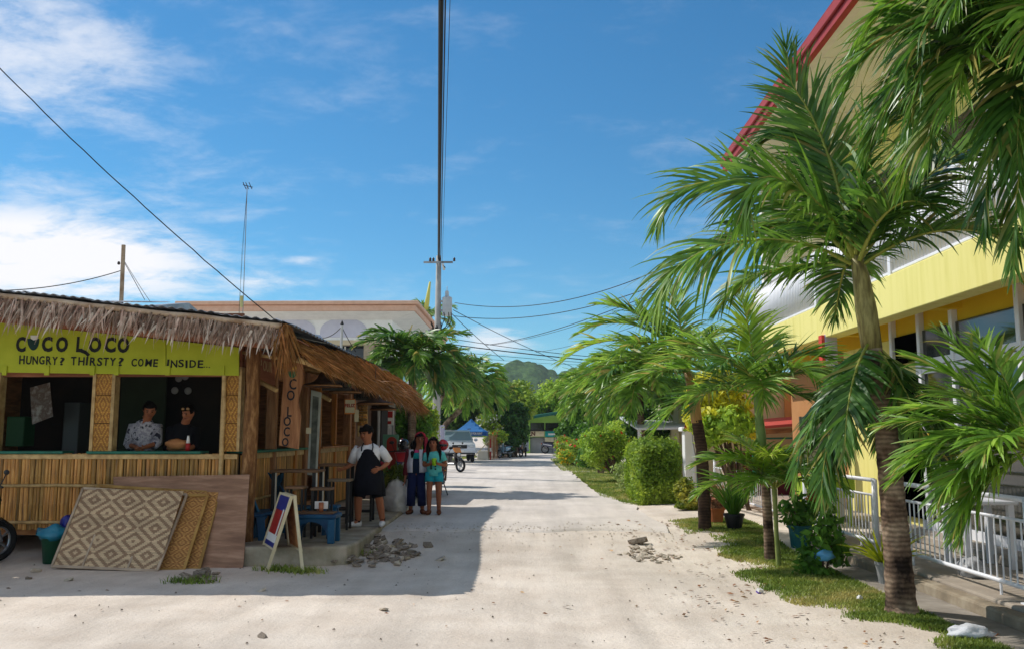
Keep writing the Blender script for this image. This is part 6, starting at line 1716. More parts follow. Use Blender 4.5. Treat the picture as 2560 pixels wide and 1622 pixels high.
# porch furniture
def tbl(name, label, c, w, d, h, m, top=.05):
    t = T(name, label, 'table', c)
    x, y, z = c
    MB().box((x - w / 2, y - d / 2, z + h - top), (x + w / 2, y + d / 2, z + h)).build('table_top', m, t, bevel=.015)
    for sx in (-1, 1):
        for sy_ in (-1, 1):
            MB().box((x + sx * (w / 2 - .07) - .03, y + sy_ * (d / 2 - .07) - .03, z), (x + sx * (w / 2 - .07) + .03, y + sy_ * (d / 2 - .07) + .03, z + h - top)).build('leg', m, t)
tbl('plastic_table', 'white plastic table on the porch behind the railing', (PX(2440, 1230, 4.9).x, PX(2440, 1230, 4.9).y, .19), .6, .6, .72, M_whitep)
tbl('lime_table', 'lime green tablecloth covered table on the porch', (P(2010, 1, 14.2).x, 14.2, .19), .7, .7, .74, mat('lime_cloth', L(150, 176, 50), rough=.8), .3)
t = T('iron_screen', 'grey wrought iron scroll screen before the orange wall', 'screen', P(2030, 1165, 15.6))
a, c = P(2005, 1168, 15.6), P(2066, 1040, 15.6)
M_iron = mat('grey_iron', L(86, 88, 84), rough=.6)
MB().box((a.x, 15.62, a.z), (c.x, 15.64, c.z)).build('backing', mat('pale_grey_panel', L(160, 162, 150), rough=.8), t)
for i in range(3):
    for j in range(6):
        q = Vector((lerp(a.x, c.x, (i + .5) / 3), 15.6, lerp(a.z, c.z, (j + .5) / 6)))
        b = MB(); torus(b, (0, 0, 0), .055, .009, n=14, m=5); b.v = [(q.x + v[1], q.y + v[0], q.z + v[2]) for v in b.v]
        b.build('scroll', M_iron, t)
MB().bar((a.x, 15.6, a.z), (a.x, 15.6, c.z), .03).build('frame', M_iron, t)
MB().bar((c.x, 15.6, a.z), (c.x, 15.6, c.z), .03).build('frame', M_iron, t)
MB().box((a.x, 15.59, .19), (a.x + .04, 15.65, a.z)).build('foot', M_iron, t)
MB().box((c.x - .04, 15.59, .19), (c.x, 15.65, a.z)).build('foot', M_iron, t)
# neighbour house beyond the porch: tan wall, red awning, teal posts, dark base
M_tan = mat('tan_wall', L(206, 176, 130), L(216, 188, 144), scale=1.5, rough=.85)
nh = T('tan_house', 'tan house with thin red awning beyond the porch', 'house', (5.2, 22, .15))
NY = 20.8
q = lambda x, y: P(x, y, NY)
MB().box((q(1790, 1).x, NY + .3, .1), (q(2080, 1).x, NY + 4, q(1, 930).z)).build('wall', M_tan, nh)
MB().box((q(1930, 1).x, NY + .22, q(1, 1062).z), (q(2075, 1).x, NY + .29, q(1, 935).z)).build('upper_wall', mat('orange_tan_wall', L(206, 140, 76), rough=.85), nh)
MB().box((q(1794, 1).x, NY + .2, .1), (q(2070, 1).x, NY + .299, q(1, 1130).z)).build('dark_base', mat('maroon_base', L(92, 22, 30), rough=.7), nh)
MB().box((q(1845, 1).x, NY + .24, q(1, 1130).z), (q(1880, 1).x, NY + .298, q(1, 1075).z)).build('white_panel', M_wallw, nh)
MB().slab([(q(1815, 1).x, NY - .7, q(1, 1072).z - .02), (q(2080, 1).x, NY - .7, q(1, 1050).z - .02), (q(2080, 1).x, NY + .25, q(1, 1046).z + .1), (q(1815, 1).x, NY + .25, q(1, 1068).z + .1)], .06).build('awning', mat('red_awning', L(190, 80, 70), rough=.5), nh)
MB().bar((q(1820, 1).x, NY - .6, q(1, 1075).z - .06), (q(2078, 1).x, NY - .6, q(1, 1058).z - .06), .05, .1).build('awning_beam', M_wood, nh)
for px in (1832, 1925, 2045):
    MB().bar((q(px, 1).x, NY - .55, .16), (q(px, 1).x, NY - .55, q(1, 1072).z), .06).build('awning_post', mat('teal_post', L(20, 120, 100), rough=.5), nh)
MB().bar((q(1830, 1).x, NY - .55, q(1, 1095).z), (q(1960, 1).x, NY - .55, q(1, 1093).z), .04).build('teal_rail', M_teal, nh)
# gate column, teal gate and the pale house behind
a, c = P(1685, 1, 17.9), P(1711, 1, 17.9)
t = T('gate_column', 'white square gate column beside the clipped hedge', 'column', ((a.x + c.x) / 2, 18, .2))
zt_ = P(1, 1078, 17.9).z
MB().box((a.x, 17.9, .1), (c.x, 18.2, zt_)).build('shaft', M_wallw, t, bevel=.01)
MB().box((a.x - .06, 17.84, zt_), (c.x + .06, 18.26, zt_ + .09)).build('cap', M_wallw, t, bevel=.015)
MB().box((c.x - .06, 17.88, .2), (c.x - .03, 17.899, zt_)).build('corner_strip', M_whitep, t)
t = T('teal_gate', 'teal barred gate leaf hung beside the white column', 'gate', (P(1728, 1, 18).x, 18, .2))
a, c = P(1714, 1180, 18), P(1741, 1090, 18)
M_tealp = mat('bright_teal_paint', L(50, 156, 160), rough=.5)
for z in (.25, (a.z + c.z) / 2, c.z):
    MB().box((a.x, 17.98, z - .025), (c.x, 18.02, z + .025)).build('rail', M_tealp, t)
for u in (0, .25, .5, .75, 1):
    xx = lerp(a.x, c.x, u)
    MB().box((xx - .018, 17.985, .25), (xx + .018, 18.015, c.z)).build('bar', M_tealp, t)
t = T('pale_house', 'pale house with small windows and lean to roof behind the gate', 'house', (P(1700, 1, 24).x, 25, .15))
q = lambda x, y: P(x, y, 24)
MB().box((q(1672, 1).x, 24, .1), (q(1760, 1).x, 28, q(1, 1000).z)).build('wall', mat('pale_olive_wall', L(176, 168, 136), rough=.85), t)
for x0 in (1690, 1712):
    MB().box((q(x0, 1).x, 23.97, q(1, 1058).z), (q(x0 + 9, 1).x, 23.999, q(1, 1040).z)).build('window', M_glass, t)
    MB().box((q(x0 - 1, 1).x, 23.95, q(1, 1060).z), (q(x0 + 10, 1).x, 23.969, q(1, 1058.2).z)).build('sill', M_wallw, t)
MB().slab([(q(1560, 1).x, 22.6, q(1, 1075).z), (q(1700, 1).x, 22.6, q(1, 1072).z), (q(1700, 1).x, 27, q(1, 1040).z), (q(1560, 1).x, 27, q(1, 1040).z)], .05).build('lean_to_roof', mat('white_sheet_roof', L(206, 208, 212), rough=.5), t)
MB().slab([(q(1668, 1).x, 23.6, q(1, 1000).z), (q(1770, 1).x, 23.6, q(1, 1000).z), (q(1770, 1).x, 28, q(1, 975).z), (q(1668, 1).x, 28, q(1, 975).z)], .06).build('roof', M_metal, t)
for x0 in (1562, 1696):
    MB().box((q(x0, 1).x, 22.7, .1), (q(x0, 1).x + .08, 22.78, q(1, 1072).z)).build('roof_post', M_whitep, t)
t = T('orange_flag', 'orange and red flag hanging at the gate column', 'flag', P(1735, 1070, 17.6))
q = [P(1722, 1010, 17.6), P(1730, 1015, 17.6), P(1732, 1070, 17.6), P(1724, 1062, 17.6)]
MB().slab(q, .004).build('flag', mat('orange_flag', L(226, 160, 40), rough=.8), t)
MB().slab([P(1712, 1060, 17.59), P(1724, 1064, 17.59), P(1722, 1078, 17.59), P(1710, 1074, 17.59)], .004).build('red_field', M_red, t)
MB().tube([P(1726, 1005, 17.62), P(1732, 1105, 17.62), (P(1732, 1, 17.62).x, 17.62, .2)], .012, 6).build('pole', M_metal, t)
# ------------------------------------------------------------------ plants
M_rach = mat('palm_midrib', L(126, 136, 50), L(160, 160, 74), scale=6, rough=.5)
M_shaft = mat('palm_crownshaft', L(104, 92, 58), L(160, 150, 96), L(132, 122, 72), scale=5, stretch=(6, 6, 1), rough=.5, bump=.2)
def ring_extra(nt, col, vec, bs):
    n, l = nt.nodes, nt.links
    s = n.new('ShaderNodeSeparateXYZ'); l.new(vec, s.inputs[0])
    nz = n.new('ShaderNodeTexNoise'); nz.inputs['Scale'].default_value = 7; l.new(vec, nz.inputs['Vector'])
    a = n.new('ShaderNodeMath'); a.operation = 'MULTIPLY_ADD'; l.new(nz.outputs['Fac'], a.inputs[0]); a.inputs[1].default_value = .07; l.new(s.outputs[2], a.inputs[2])
    m = n.new('ShaderNodeMath'); m.operation = 'PINGPONG'; l.new(a.outputs[0], m.inputs[0]); m.inputs[1].default_value = .022
    r = n.new('ShaderNodeMapRange'); r.inputs['From Max'].default_value = .022; r.inputs['To Min'].default_value = .55; r.inputs['To Max'].default_value = 1.15; l.new(m.outputs[0], r.inputs[0])
    h = n.new('ShaderNodeHueSaturation'); l.new(col, h.inputs['Color']); l.new(r.outputs[0], h.inputs['Value'])
    return h.outputs[0]
M_trunk = mat('palm_trunk', L(44, 36, 32), L(166, 146, 124), L(118, 98, 82), scale=3.2, rough=.95, spec=.1, bump=.6, bscale=12, bdist=.02, extra=ring_extra, lo=.36, hi=.62)
M_bark = mat('tree_bark', L(70, 56, 44), L(112, 94, 76), scale=6, stretch=(3, 3, 1), rough=.95, bump=.6)
def dry_extra(nt, col, vec, bs):
    n, l = nt.nodes, nt.links
    g = n.new('ShaderNodeNewGeometry')
    wn_ = n.new('ShaderNodeTexWhiteNoise'); wn_.noise_dimensions = '1D'; l.new(g.outputs['Random Per Island'], wn_.inputs['W'])
    t = n.new('ShaderNodeMapRange'); t.inputs['From Min'].default_value = .86; t.inputs['From Max'].default_value = .98; t.inputs['To Max'].default_value = .7; l.new(wn_.outputs['Value'], t.inputs[0])
    mx = n.new('ShaderNodeMix'); mx.data_type = 'RGBA'; l.new(t.outputs[0], mx.inputs[0]); l.new(col, mx.inputs[6]); mx.inputs[7].default_value = L(190, 164, 92)
    return mx.outputs[2]
M_leafp = mat('palm_leaflet', L(78, 120, 34), L(142, 176, 70), L(104, 148, 48), scale=2.5, rough=.38, spec=.45, island=.4, trans=.42, extra=dry_extra)
M_leafd = mat('palm_leaflet_deep', L(52, 94, 32), L(106, 146, 60), L(74, 118, 42), scale=2.5, rough=.38, spec=.45, island=.45, trans=.4, extra=dry_extra)
M_leafy = mat('palm_leaflet_yellow', L(116, 156, 36), L(172, 194, 70), L(138, 174, 48), scale=2.5, rough=.4, spec=.4, island=.3, trans=.42, extra=dry_extra)
def nrm(v): return v / np.maximum(np.linalg.norm(v, axis=-1, keepdims=True), 1e-9)
def frond_geo(base, az, el, ln, droop, seed, nl=34, ll=.55, lw=.045, bare=.14, sag=1.0, fold=.35, wind=(0, 0, 0), rr=.02, side_roll=0.0, seg=5, path=None, roll=0.0):
    """one feather leaf: midrib curve + leaflets; returns verts, quads, material index"""
    r = np.random.default_rng(seed)
    N = 18
    pts = [np.array(base, float)]; dirs = []
    e = el
    azr = R(az)
    for i in range(N):
        t = i / N
        e2 = el - droop * (t ** 1.25)
        a2 = azr + side_roll * t * t
        d = np.array([math.cos(e2) * math.cos(a2), math.cos(e2) * math.sin(a2), math.sin(e2)]) + np.array(wind) * t
        d /= np.linalg.norm(d); dirs.append(d)
        pts.append(pts[-1] + d * ln / N)
    dirs.append(dirs[-1]); pts = np.array(pts); dirs = np.array(dirs)
    if path is not None:                       # given midrib: smooth curve through the points
        cp_ = [np.array(p, float) for p in path]
        cp_ = [2 * cp_[0] - cp_[1]] + cp_ + [2 * cp_[-1] - cp_[-2]]
        cu = []
        for i in range(1, len(cp_) - 2):
            for k in range(12):
                t = k / 12; a_, b_, c_, d_ = cp_[i - 1:i + 3]
                cu.append(.5 * (2 * b_ + (c_ - a_) * t + (2 * a_ - 5 * b_ + 4 * c_ - d_) * t * t + (3 * b_ - a_ - 3 * c_ + d_) * t ** 3))
        cu.append(cp_[-2]); cu = np.array(cu)
        ln_ = np.concatenate([[0], np.cumsum(np.linalg.norm(np.diff(cu, axis=0), axis=1))])
        tq = np.linspace(0, ln_[-1], N + 1)
        pts = np.stack([np.interp(tq, ln_, cu[:, k]) for k in range(3)], 1)
        dirs = nrm(np.gradient(pts, axis=0))
        h = pts[-1] - pts[0]; azr = math.atan2(h[1], h[0])
    # midrib tube (4 sides)
    V, Q, MI = [], [], []
    sd = nrm(np.cross(dirs, np.array([0, 0, 1.0]) + 1e-4))
    azs = np.array([math.sin(azr), -math.cos(azr), 0])
    sd = nrm(sd * .0 + azs - dirs * (dirs @ azs)[:, None])
    up = np.cross(sd, dirs)
    if roll:
        sd, up = sd * math.cos(roll) + up * math.sin(roll), up * math.cos(roll) - sd * math.sin(roll)
    rad = rr * (1 - .85 * np.linspace(0, 1, N + 1))[:, None]
    ring = np.stack([pts + sd * rad, pts + up * rad * .7, pts - sd * rad, pts - up * rad * .7], 1)
    V.append(ring.reshape(-1, 3))
    idx = np.arange((N + 1) * 4).reshape(N + 1, 4)
    for k in range(4):
        Q.append(np.stack([idx[:-1, k], idx[:-1, (k + 1) % 4], idx[1:, (k + 1) % 4], idx[1:, k]], -1))
    nq = 4 * N; MI.append(np.ones(nq, int))
    # leaflets
    tt = bare + (1 - bare) * (np.arange(nl) + .5) / nl
    off = (N + 1) * 4
    for s in (-1, 1):
        t = np.clip(tt + r.normal(0, .004, nl), 0, 1)
        f = t * N; i0 = np.minimum(f.astype(int), N - 1); w = (f - i0)[:, None]
        p = pts[i0] * (1 - w) + pts[i0 + 1] * w
        d = nrm(dirs[i0] * (1 - w) + dirs[i0 + 1] * w); sv = sd[i0]; uv = up[i0]
        q = (t - bare) / (1 - bare)
        prof = np.clip(np.sin(np.pi * (.16 + .74 * q)) ** .8, .2, 1) * (1 - .25 * q)
        L_ = ll * prof * r.uniform(.82, 1.12, nl)
        fa = np.radians(32 + 42 * q ** 1.2 + r.normal(0, 5, nl))[:, None]
        dr = nrm(sv * s * np.cos(fa) + d * np.sin(fa) + uv * (fold + r.normal(0, .14, nl))[:, None])
        wv = nrm(d - dr * np.sum(d * dr, 1)[:, None])
        tw = r.normal(0, .35, nl)[:, None]
        wv = nrm(wv * np.cos(tw) + np.cross(dr, wv) * np.sin(tw))
        W_ = lw * r.uniform(.75, 1.2, nl) * (.6 + .5 * np.sin(np.pi * np.clip(q + .1, 0, 1)))
        LV = np.zeros((nl, seg + 1, 2, 3)); cp = p.copy(); cdv = dr.copy()
        wp = np.array([.55, 1.0, .95, .75, .45, .06, .03])[:seg + 1] if seg <= 6 else None
        gsag = sag * r.uniform(.5, 1.4, nl)
        rnd = r.normal(0, .1, (nl, 3))
        for k in range(seg + 1):
            hw = (W_ * wp[k] * .5)[:, None]
            LV[:, k, 0] = cp - wv * hw; LV[:, k, 1] = cp + wv * hw
            g = (gsag * (.15 + .5 * k / seg) / seg * 2.0)[:, None]
            cdv = nrm(cdv + np.array([0, 0, -1.0]) * g + rnd / seg + np.array(wind) * (.3 * k / seg))
            cp = cp + cdv * (L_ / seg)[:, None]
        V.append(LV.reshape(-1, 3))
        ix = off + np.arange(nl * (seg + 1) * 2).reshape(nl, seg + 1, 2)
        Q.append(np.stack([ix[:, :-1, 0], ix[:, :-1, 1], ix[:, 1:, 1], ix[:, 1:, 0]], -1).reshape(-1, 4))
        MI.append(np.zeros(nl * seg, int)); off += nl * (seg + 1) * 2
    return np.concatenate(V), np.concatenate(Q), np.concatenate(MI)
def frond(parent, base, az, el, ln, droop, seed, m=None, **k):
    v, q, mi = frond_geo(base, az, R(el), ln, R(droop), seed, **k)
    return fastmesh('frond', v, q, [m or M_leafp, M_rach], parent, mi=mi)
def trunk(parent, pts, rads, m=None, n=14, name='trunk', rings=True, sub=9):
    P_ = [Vector(p) for p in pts]; ps, rs = [], []
    for i in range(len(P_) - 1):
        for k in range(sub):
            t = k / sub
            ps.append(P_[i].lerp(P_[i + 1], t))
            rr = lerp(rads[i], rads[i + 1], t)
            rs.append(rr * (1 + (.035 * ((k % 2) * 2 - 1) if rings else 0)))
    ps.append(P_[-1]); rs.append(rads[-1])
    return MB().tube(ps, rs, n).build(name, m or M_trunk, parent, smooth=True)
WIND = (-.1, 0, 0)
# --- nearest big palm
pb = G(2255, 1532)
Yp = pb.y
pal = T('manila_palm', 'nearest tall palm with ringed grey trunk and broad arching crown', 'palm', pb)
tp = [Vector((pb.x, Yp, -.05)), P(2245, 1400, Yp), P(2232, 1250, Yp), P(2216, 1080, Yp), P(2196, 940, Yp), P(2180, 868, Yp)]
trunk(pal, tp, [.135, .118, .108, .1, .092, .088])
MB().lathe([(.19, -.02), (.15, .05), (.13, .12)], (pb.x, Yp, 0), 14).build('root_flare', M_trunk, pal, smooth=True)
cs = [P(2180, 872, Yp), P(2166, 780, Yp), P(2152, 690, Yp), P(2140, 640, Yp)]
MB().tube(cs, [.09, .095, .075, .05], 12).build('crownshaft', M_shaft, pal, smooth=True)
cc = P(2142, 660, Yp)
k1 = dict(ll=.72, lw=.036, nl=70, wind=WIND, rr=.03, bare=.12)
def pfrond(parent, pix, seed, m, **k):
    """frond whose midrib runs through (pixel x, y, distance) points"""
    v, q, mi = frond_geo((0, 0, 0), 0, 0, 1, 0, seed, path=[P(*p) for p in pix], **k)
    return fastmesh('frond', v, q, [m, M_rach], parent, mi=mi)
Yc = Yp
pk = dict(nl=76, lw=.036, rr=.028, bare=.1, fold=.1)
pfrond(pal, [(2136, 650, Yc), (2112, 540, Yc + .1), (2076, 403, Yc + .25), (2026, 285, Yc + .35), (1978, 205, Yc + .4), (1966, 115, Yc + .4)], 101, M_leafd, ll=.8, sag=.6, roll=R(62), **pk)
pfrond(pal, [(2136, 650, Yc), (2101, 579, Yc - .15), (2042, 507, Yc - .3), (1979, 462, Yc - .4), (1915, 442, Yc - .5), (1868, 480, Yc - .55), (1850, 570, Yc - .55)], 102, M_leafp, ll=.86, sag=1.1, roll=R(52), **pk)
pfrond(pal, [(2130, 650, Yc), (2000, 520, Yc + .3), (1870, 452, Yc + .5), (1765, 455, Yc + .6), (1685, 490, Yc + .65), (1640, 570, Yc + .65)], 103, M_leafp, ll=.86, sag=1.15, roll=R(48), **pk)
pfrond(pal, [(2126, 660, Yc), (2050, 622, Yc - .1), (1950, 602, Yc - .15), (1850, 604, Yc - .2), (1750, 632, Yc - .2), (1672, 690, Yc - .2), (1636, 780, Yc - .2)], 104, M_leafp, ll=.92, sag=1.6, roll=R(30), **pk)
pfrond(pal, [(2150, 650, Yc), (2200, 585, Yc - .1), (2248, 516, Yc - .2), (2307, 453, Yc - .3), (2378, 396, Yc - .4), (2475, 350, Yc - .5), (2570, 345, Yc - .55)], 105, M_leafd, ll=.95, sag=1.7, roll=R(-30), **pk)
pfrond(pal, [(2140, 640, Yc), (2146, 520, Yc - .2), (2168, 400, Yc - .35), (2215, 310, Yc - .5), (2280, 285, Yc - .6), (2330, 330, Yc - .65)], 106, M_leafd, ll=.85, sag=1.3, roll=R(-40), **pk)
pfrond(pal, [(2134, 645, Yc), (2090, 500, Yc + .3), (2060, 390, Yc + .5), (2010, 330, Yc + .6), (1930, 330, Yc + .7), (1870, 390, Yc + .7)], 107, M_leafd, ll=.8, sag=1.1, roll=R(45), **pk)
pfrond(pal, [(2130, 660, Yc), (2080, 590, Yc + .5), (1990, 560, Yc + .9), (1890, 560, Yc + 1.1), (1800, 600, Yc + 1.2), (1740, 690, Yc + 1.2)], 108, M_leafd, ll=.85, sag=1.4, roll=R(35), **pk)
pfrond(pal, [(2120, 665, Yc), (2060, 660, Yc + .3), (1960, 670, Yc + .5), (1860, 700, Yc + .6), (1790, 780, Yc + .6)], 109, M_leafp, ll=.55, sag=1.2, roll=R(25), **pk)
for sd_, (az, el, ln, dr, kw) in enumerate(((50, 62, 1.9, 90, dict(sag=1.0)), (95, 55, 1.9, 90, dict(sag=1.0)), (335, 36, 1.6, 90, dict(sag=1.1)), (285, 58, 1.3, 105, dict(sag=1.0)), (75, 25, 1.8, 80, dict(sag=1.0)))):
    kk = dict(k1); kk.update(kw)
    frond(pal, cc + Vector((0, 0, -.05)), az, el, ln, dr, 100 + sd_, M_leafd, **kk)
# old leaves hanging down along the trunk
hb = P(2176, 850, Yp)
for sd_, (az, el, ln, dr) in enumerate(((205, -50, 1.6, 36), (176, -44, 1.55, 42), (330, -46, 1.5, 40), (60, -45, 1.2, 40), (300, -50, 1.3, 36), (190, -62, 1.5, 24), (230, -30, 1.3, 56))):
    frond(pal, hb, az, el, ln, dr, 140 + sd_, M_leafd, ll=.5, lw=.036, nl=54, sag=.55, fold=.05, rr=.02)
# --- middle pair of small palms
pb = G(1925, 1402); Yp = pb.y
pal = T('manila_palm', 'slim palm with green crownshaft between the gate and nearest palm', 'palm', pb)
trunk(pal, [Vector((pb.x, Yp, -.03)), P(1921, 1320, Yp), P(1914, 1215, Yp), P(1908, 1150, Yp)], [.068, .06, .056, .052])
MB().tube([P(1908, 1152, Yp), P(1902, 1080, Yp), P(1893, 1000, Yp), P(1890, 965, Yp)], [.055, .06, .045, .03], 10).build('crownshaft', mat('green_crownshaft', L(116, 140, 72), L(140, 160, 92), scale=5, rough=.45), pal, smooth=True)
cc = P(1892, 985, Yp)
for sd_, (az, el, ln, dr, m_) in enumerate(((95, 84, 1.25, 30, M_leafy), (165, 62, 1.25, 85, M_leafp), (182, 34, 1.5, 78, M_leafp), (200, 12, 1.3, 72, M_leafp), (140, 50, 1.4, 85, M_leafp), (20, 55, 1.35, 105, M_leafd), (350, 38, 1.15, 95, M_leafd), (60, 66, 1.2, 80, M_leafd), (300, 48, 1.0, 110, M_leafp), (235, 50, 1.1, 95, M_leafd), (262, 30, .9, 95, M_leafp), (335, 10, .9, 75, M_leafd), (115, 25, 1.2, 80, M_leafd))):
    frond(pal, cc, az, el, ln * 1.22, dr, 200 + sd_, m_, ll=.62, lw=.032, nl=54, sag=.9, wind=(-.06, 0, 0), rr=.018)
pb = G(1948, 1416); Yp = pb.y
pal = T('manila_palm', 'low young palm with thin green stem at the slim palm base', 'palm', pb)
trunk(pal, [Vector((pb.x, Yp, -.03)), P(1941, 1330, Yp), P(1936, 1215, Yp)], [.034, .026, .028], mat('green_stem', L(110, 124, 60), L(140, 150, 84), scale=5, rough=.5), rings=False)
cc = P(1936, 1222, Yp)
for sd_, (az, el, ln, dr) in enumerate(((170, 52, .98, 88), (188, 24, .95, 70), (205, 62, .8, 95), (250, 66, .75, 80), (285, 55, .8, 115), (335, 48, .85, 115), (300, 32, .8, 100), (20, 50, .8, 90), (60, 62, .8, 70), (120, 68, .9, 70), (230, 40, .7, 100))):
    frond(pal, cc, az, el, ln * 1.1, dr, 240 + sd_, M_leafy if sd_ in (2, 3) else M_leafp, ll=.46, lw=.028, nl=40, sag=.9, rr=.012)
# --- palm with dark trunk by the gate
pb = G(1762, 1322); Yp = pb.y
pal = T('manila_palm', 'palm with dark trunk and wide crown beside the yellow croton', 'palm', pb)
trunk(pal, [Vector((pb.x, Yp, -.03)), P(1760, 1220, Yp), P(1754, 1120, Yp), P(1742, 1050, Yp)], [.1, .095, .09, .085], mat('dark_palm_trunk', L(48, 34, 26), L(84, 64, 50), scale=5, rough=.95, bump=.6, extra=ring_extra))
MB().tube([P(1742, 1056, Yp), P(1734, 990, Yp), P(1718, 930, Yp)], [.085, .085, .05], 10).build('crownshaft', mat('tan_crownshaft', L(150, 116, 66), L(174, 140, 88), scale=5, stretch=(5, 5, 1), rough=.6), pal, smooth=True)
cc = P(1715, 920, Yp)
for sd_, (az, el, ln, dr) in enumerate(((178, 40, 1.9, 92), (165, 60, 1.8, 100), (190, 18, 1.75, 72), (200, 2, 1.5, 70), (150, 28, 1.8, 90), (120, 64, 1.6, 80), (215, 45, 1.4, 100), (60, 56, 1.6, 90), (20, 60, 1.4, 100), (340, 45, 1.1, 100), (95, 78, 1.5, 40), (240, 30, 1.1, 90), (280, 50, .9, 110), (182, 66, 1.6, 70))):
    frond(pal, cc, az, el, ln * 1.12, dr, 280 + sd_, M_leafy if sd_ in (0, 7) else M_leafp, ll=.62, lw=.035, nl=52, sag=1.0, wind=(-.12, 0, 0), rr=.02)
# --- right edge: low palm, and a tall palm whose crown hangs into the picture
pb = G(2640, 1560); pb = Vector((PX(2600, 1, 3.35).x if False else 3.5, 6.05, .05)); Yp = pb.y
pal = T('manila_palm', 'low bright green palm growing over the porch railing', 'palm', pb)
cc = Vector((3.42, 6.05, 1.5))
trunk(pal, [pb, (3.47, 6.05, .8), cc], [.06, .05, .05], mat('young_stem', L(96, 120, 56), L(130, 146, 76), scale=5, rough=.5), rings=False)
for sd_, (az, el, ln, dr) in enumerate(((178, 22, .95, 70), (168, 42, .95, 62), (150, 58, 1.0, 40), (130, 68, 1.05, 30), (190, 2, .85, 66), (185, -14, .8, 66), (172, -30, .8, 50), (110, 50, 1.0, 60), (80, 40, 1.0, 70), (20, 50, 1.0, 80), (320, 40, .9, 80), (215, 30, .7, 80), (160, 10, .95, 60), (98, 70, 1.0, 30), (148, 30, 1.0, 50))):
    frond(pal, cc, az, el, ln, dr, 330 + sd_, M_leafp, ll=.42, lw=.031, nl=40, sag=.7, rr=.014, fold=.2)
pb = Vector((3.98, 6.9, .16))
pal = T('manila_palm', 'tall palm whose dark drooping crown hangs before the balcony', 'palm', pb)
cc = P(2640, 80, 6.5)
trunk(pal, [pb, (4.02, 6.85, 1.6), (4.03, 6.75, 3.2), (cc.x + .03, 6.52, cc.z - .5)], [.12, .1, .09, .085])
MB().tube([(cc.x + .03, 6.52, cc.z - .52), (cc.x, 6.5, cc.z)], [.09, .05], 10).build('crownshaft', M_shaft, pal, smooth=True)
for sd_, (az, el, ln, dr) in enumerate(((180, 44, 1.75, 112), (196, 26, 1.7, 110), (164, 34, 1.8, 108), (214, 40, 1.7, 118), (142, 45, 1.7, 100), (186, 64, 1.7, 104), (232, 10, 1.5, 90), (100, 40, 1.6, 90), (60, 50, 1.6, 90), (20, 50, 1.5, 90), (340, 40, 1.4, 90), (300, 40, 1.5, 100), (262, 30, 1.5, 100), (172, 12, 1.6, 96), (150, 8, 1.7, 84), (205, 0, 1.6, 84), (190, -14, 1.7, 72), (245, -10, 1.5, 76), (165, -18, 1.7, 66), (220, -30, 1.6, 56))):
    frond(pal, cc, az, el, ln, dr, 380 + sd_, M_leafd if sd_ % 3 else M_leafp, ll=.72, lw=.036, nl=60, sag=1.25, rr=.026)
for sd_, pth in enumerate(([(2640, 110, 6.5), (2570, 150, 6.3), (2500, 280, 6.2), (2470, 430, 6.1), (2462, 590, 6.1)], [(2640, 110, 6.5), (2600, 220, 6.1), (2560, 360, 6.0), (2540, 520, 5.95), (2535, 680, 5.95)], [(2630, 90, 6.5), (2520, 60, 6.4), (2400, 90, 6.3), (2310, 180, 6.2), (2270, 320, 6.2)])):
    pfrond(pal, pth, 430 + sd_, M_leafd, ll=.6, lw=.036, nl=62, rr=.024, sag=1.0, roll=R(-25), fold=.1)
# --- palms on the left side of the street
def far_palm(label, px, pyc, Y, s, n, seed, tr=.14, m=M_leafd, lean=0.0, els=(-5, 75), full=False):
    cc = P(px, pyc, Y)
    pb = Vector((cc.x + lean, Y, gz(cc.x, Y)))
    t = T('palm_tree', label, 'palm', pb)
    trunk(t, [pb, pb.lerp(cc, .5), cc - Vector((0, 0, .5 * s)), cc], [tr, tr * .85, tr * .8, tr * .5], sub=5)
    r = random.Random(seed)
    for i in range(n):
        az = 360 * i / n + r.uniform(-12, 12)
        el = lerp(els[0], els[1], ((i * 7) % n) / n)
        frond(t, cc, az, el, 1.5 * s * r.uniform(.85, 1.1), r.uniform(75, 110), seed * 50 + i, m if r.random() < .6 else M_leafp, ll=.56 * s, lw=.055 * s, nl=36, sag=1.1, rr=.03 * s, seg=4)
    return t
far_palm('bushy palm with drooping crown past the hut awning', 1032, 905, 22.5, 1.08, 32, 3, .13, M_leafd)
far_palm('second palm with fine drooping leaves behind the bushy palm', 1168, 962, 48, 1.95, 26, 4, .18, M_leafp, lean=-2.2)
far_palm('small palm crown between the bushy palm and the pole', 1108, 940, 44, 1.6, 24, 5, .17, M_leafd, lean=-1.0)
far_palm('palm crown rising behind the corner of the grey building', 1078, 790, 112, 2.6, 9, 6, .3, M_leafp)
far_palm('palm at the far left kerb near the blue canopy', 1215, 1000, 57, 1.75, 20, 8, .17, M_leafd, lean=-2.4)
t = T('palm_spathe', 'upright yellow palm spathe behind the grey building', 'palm spathe', P(1066, 790, 110))
MB().tube([P(1062, 800, 110), P(1068, 755, 110), P(1075, 705, 110)], [.2, .3, .12], 8).build('spathe', mat('spathe_yellow', L(200, 196, 90), rough=.6), t, smooth=True)
MB().tube([P(1062, 800, 110), (P(1062, 1, 110).x, 110, .15)], .25, 6).build('stem', M_bark, t)
far_palm('palm behind the dark trunked palm near the hedge', 1600, 960, 24, 1.3, 26, 9, .12, M_leafp)
far_palm('palm crown further along the right side of the street', 1500, 985, 33, 1.4, 22, 10, .13, M_leafp)
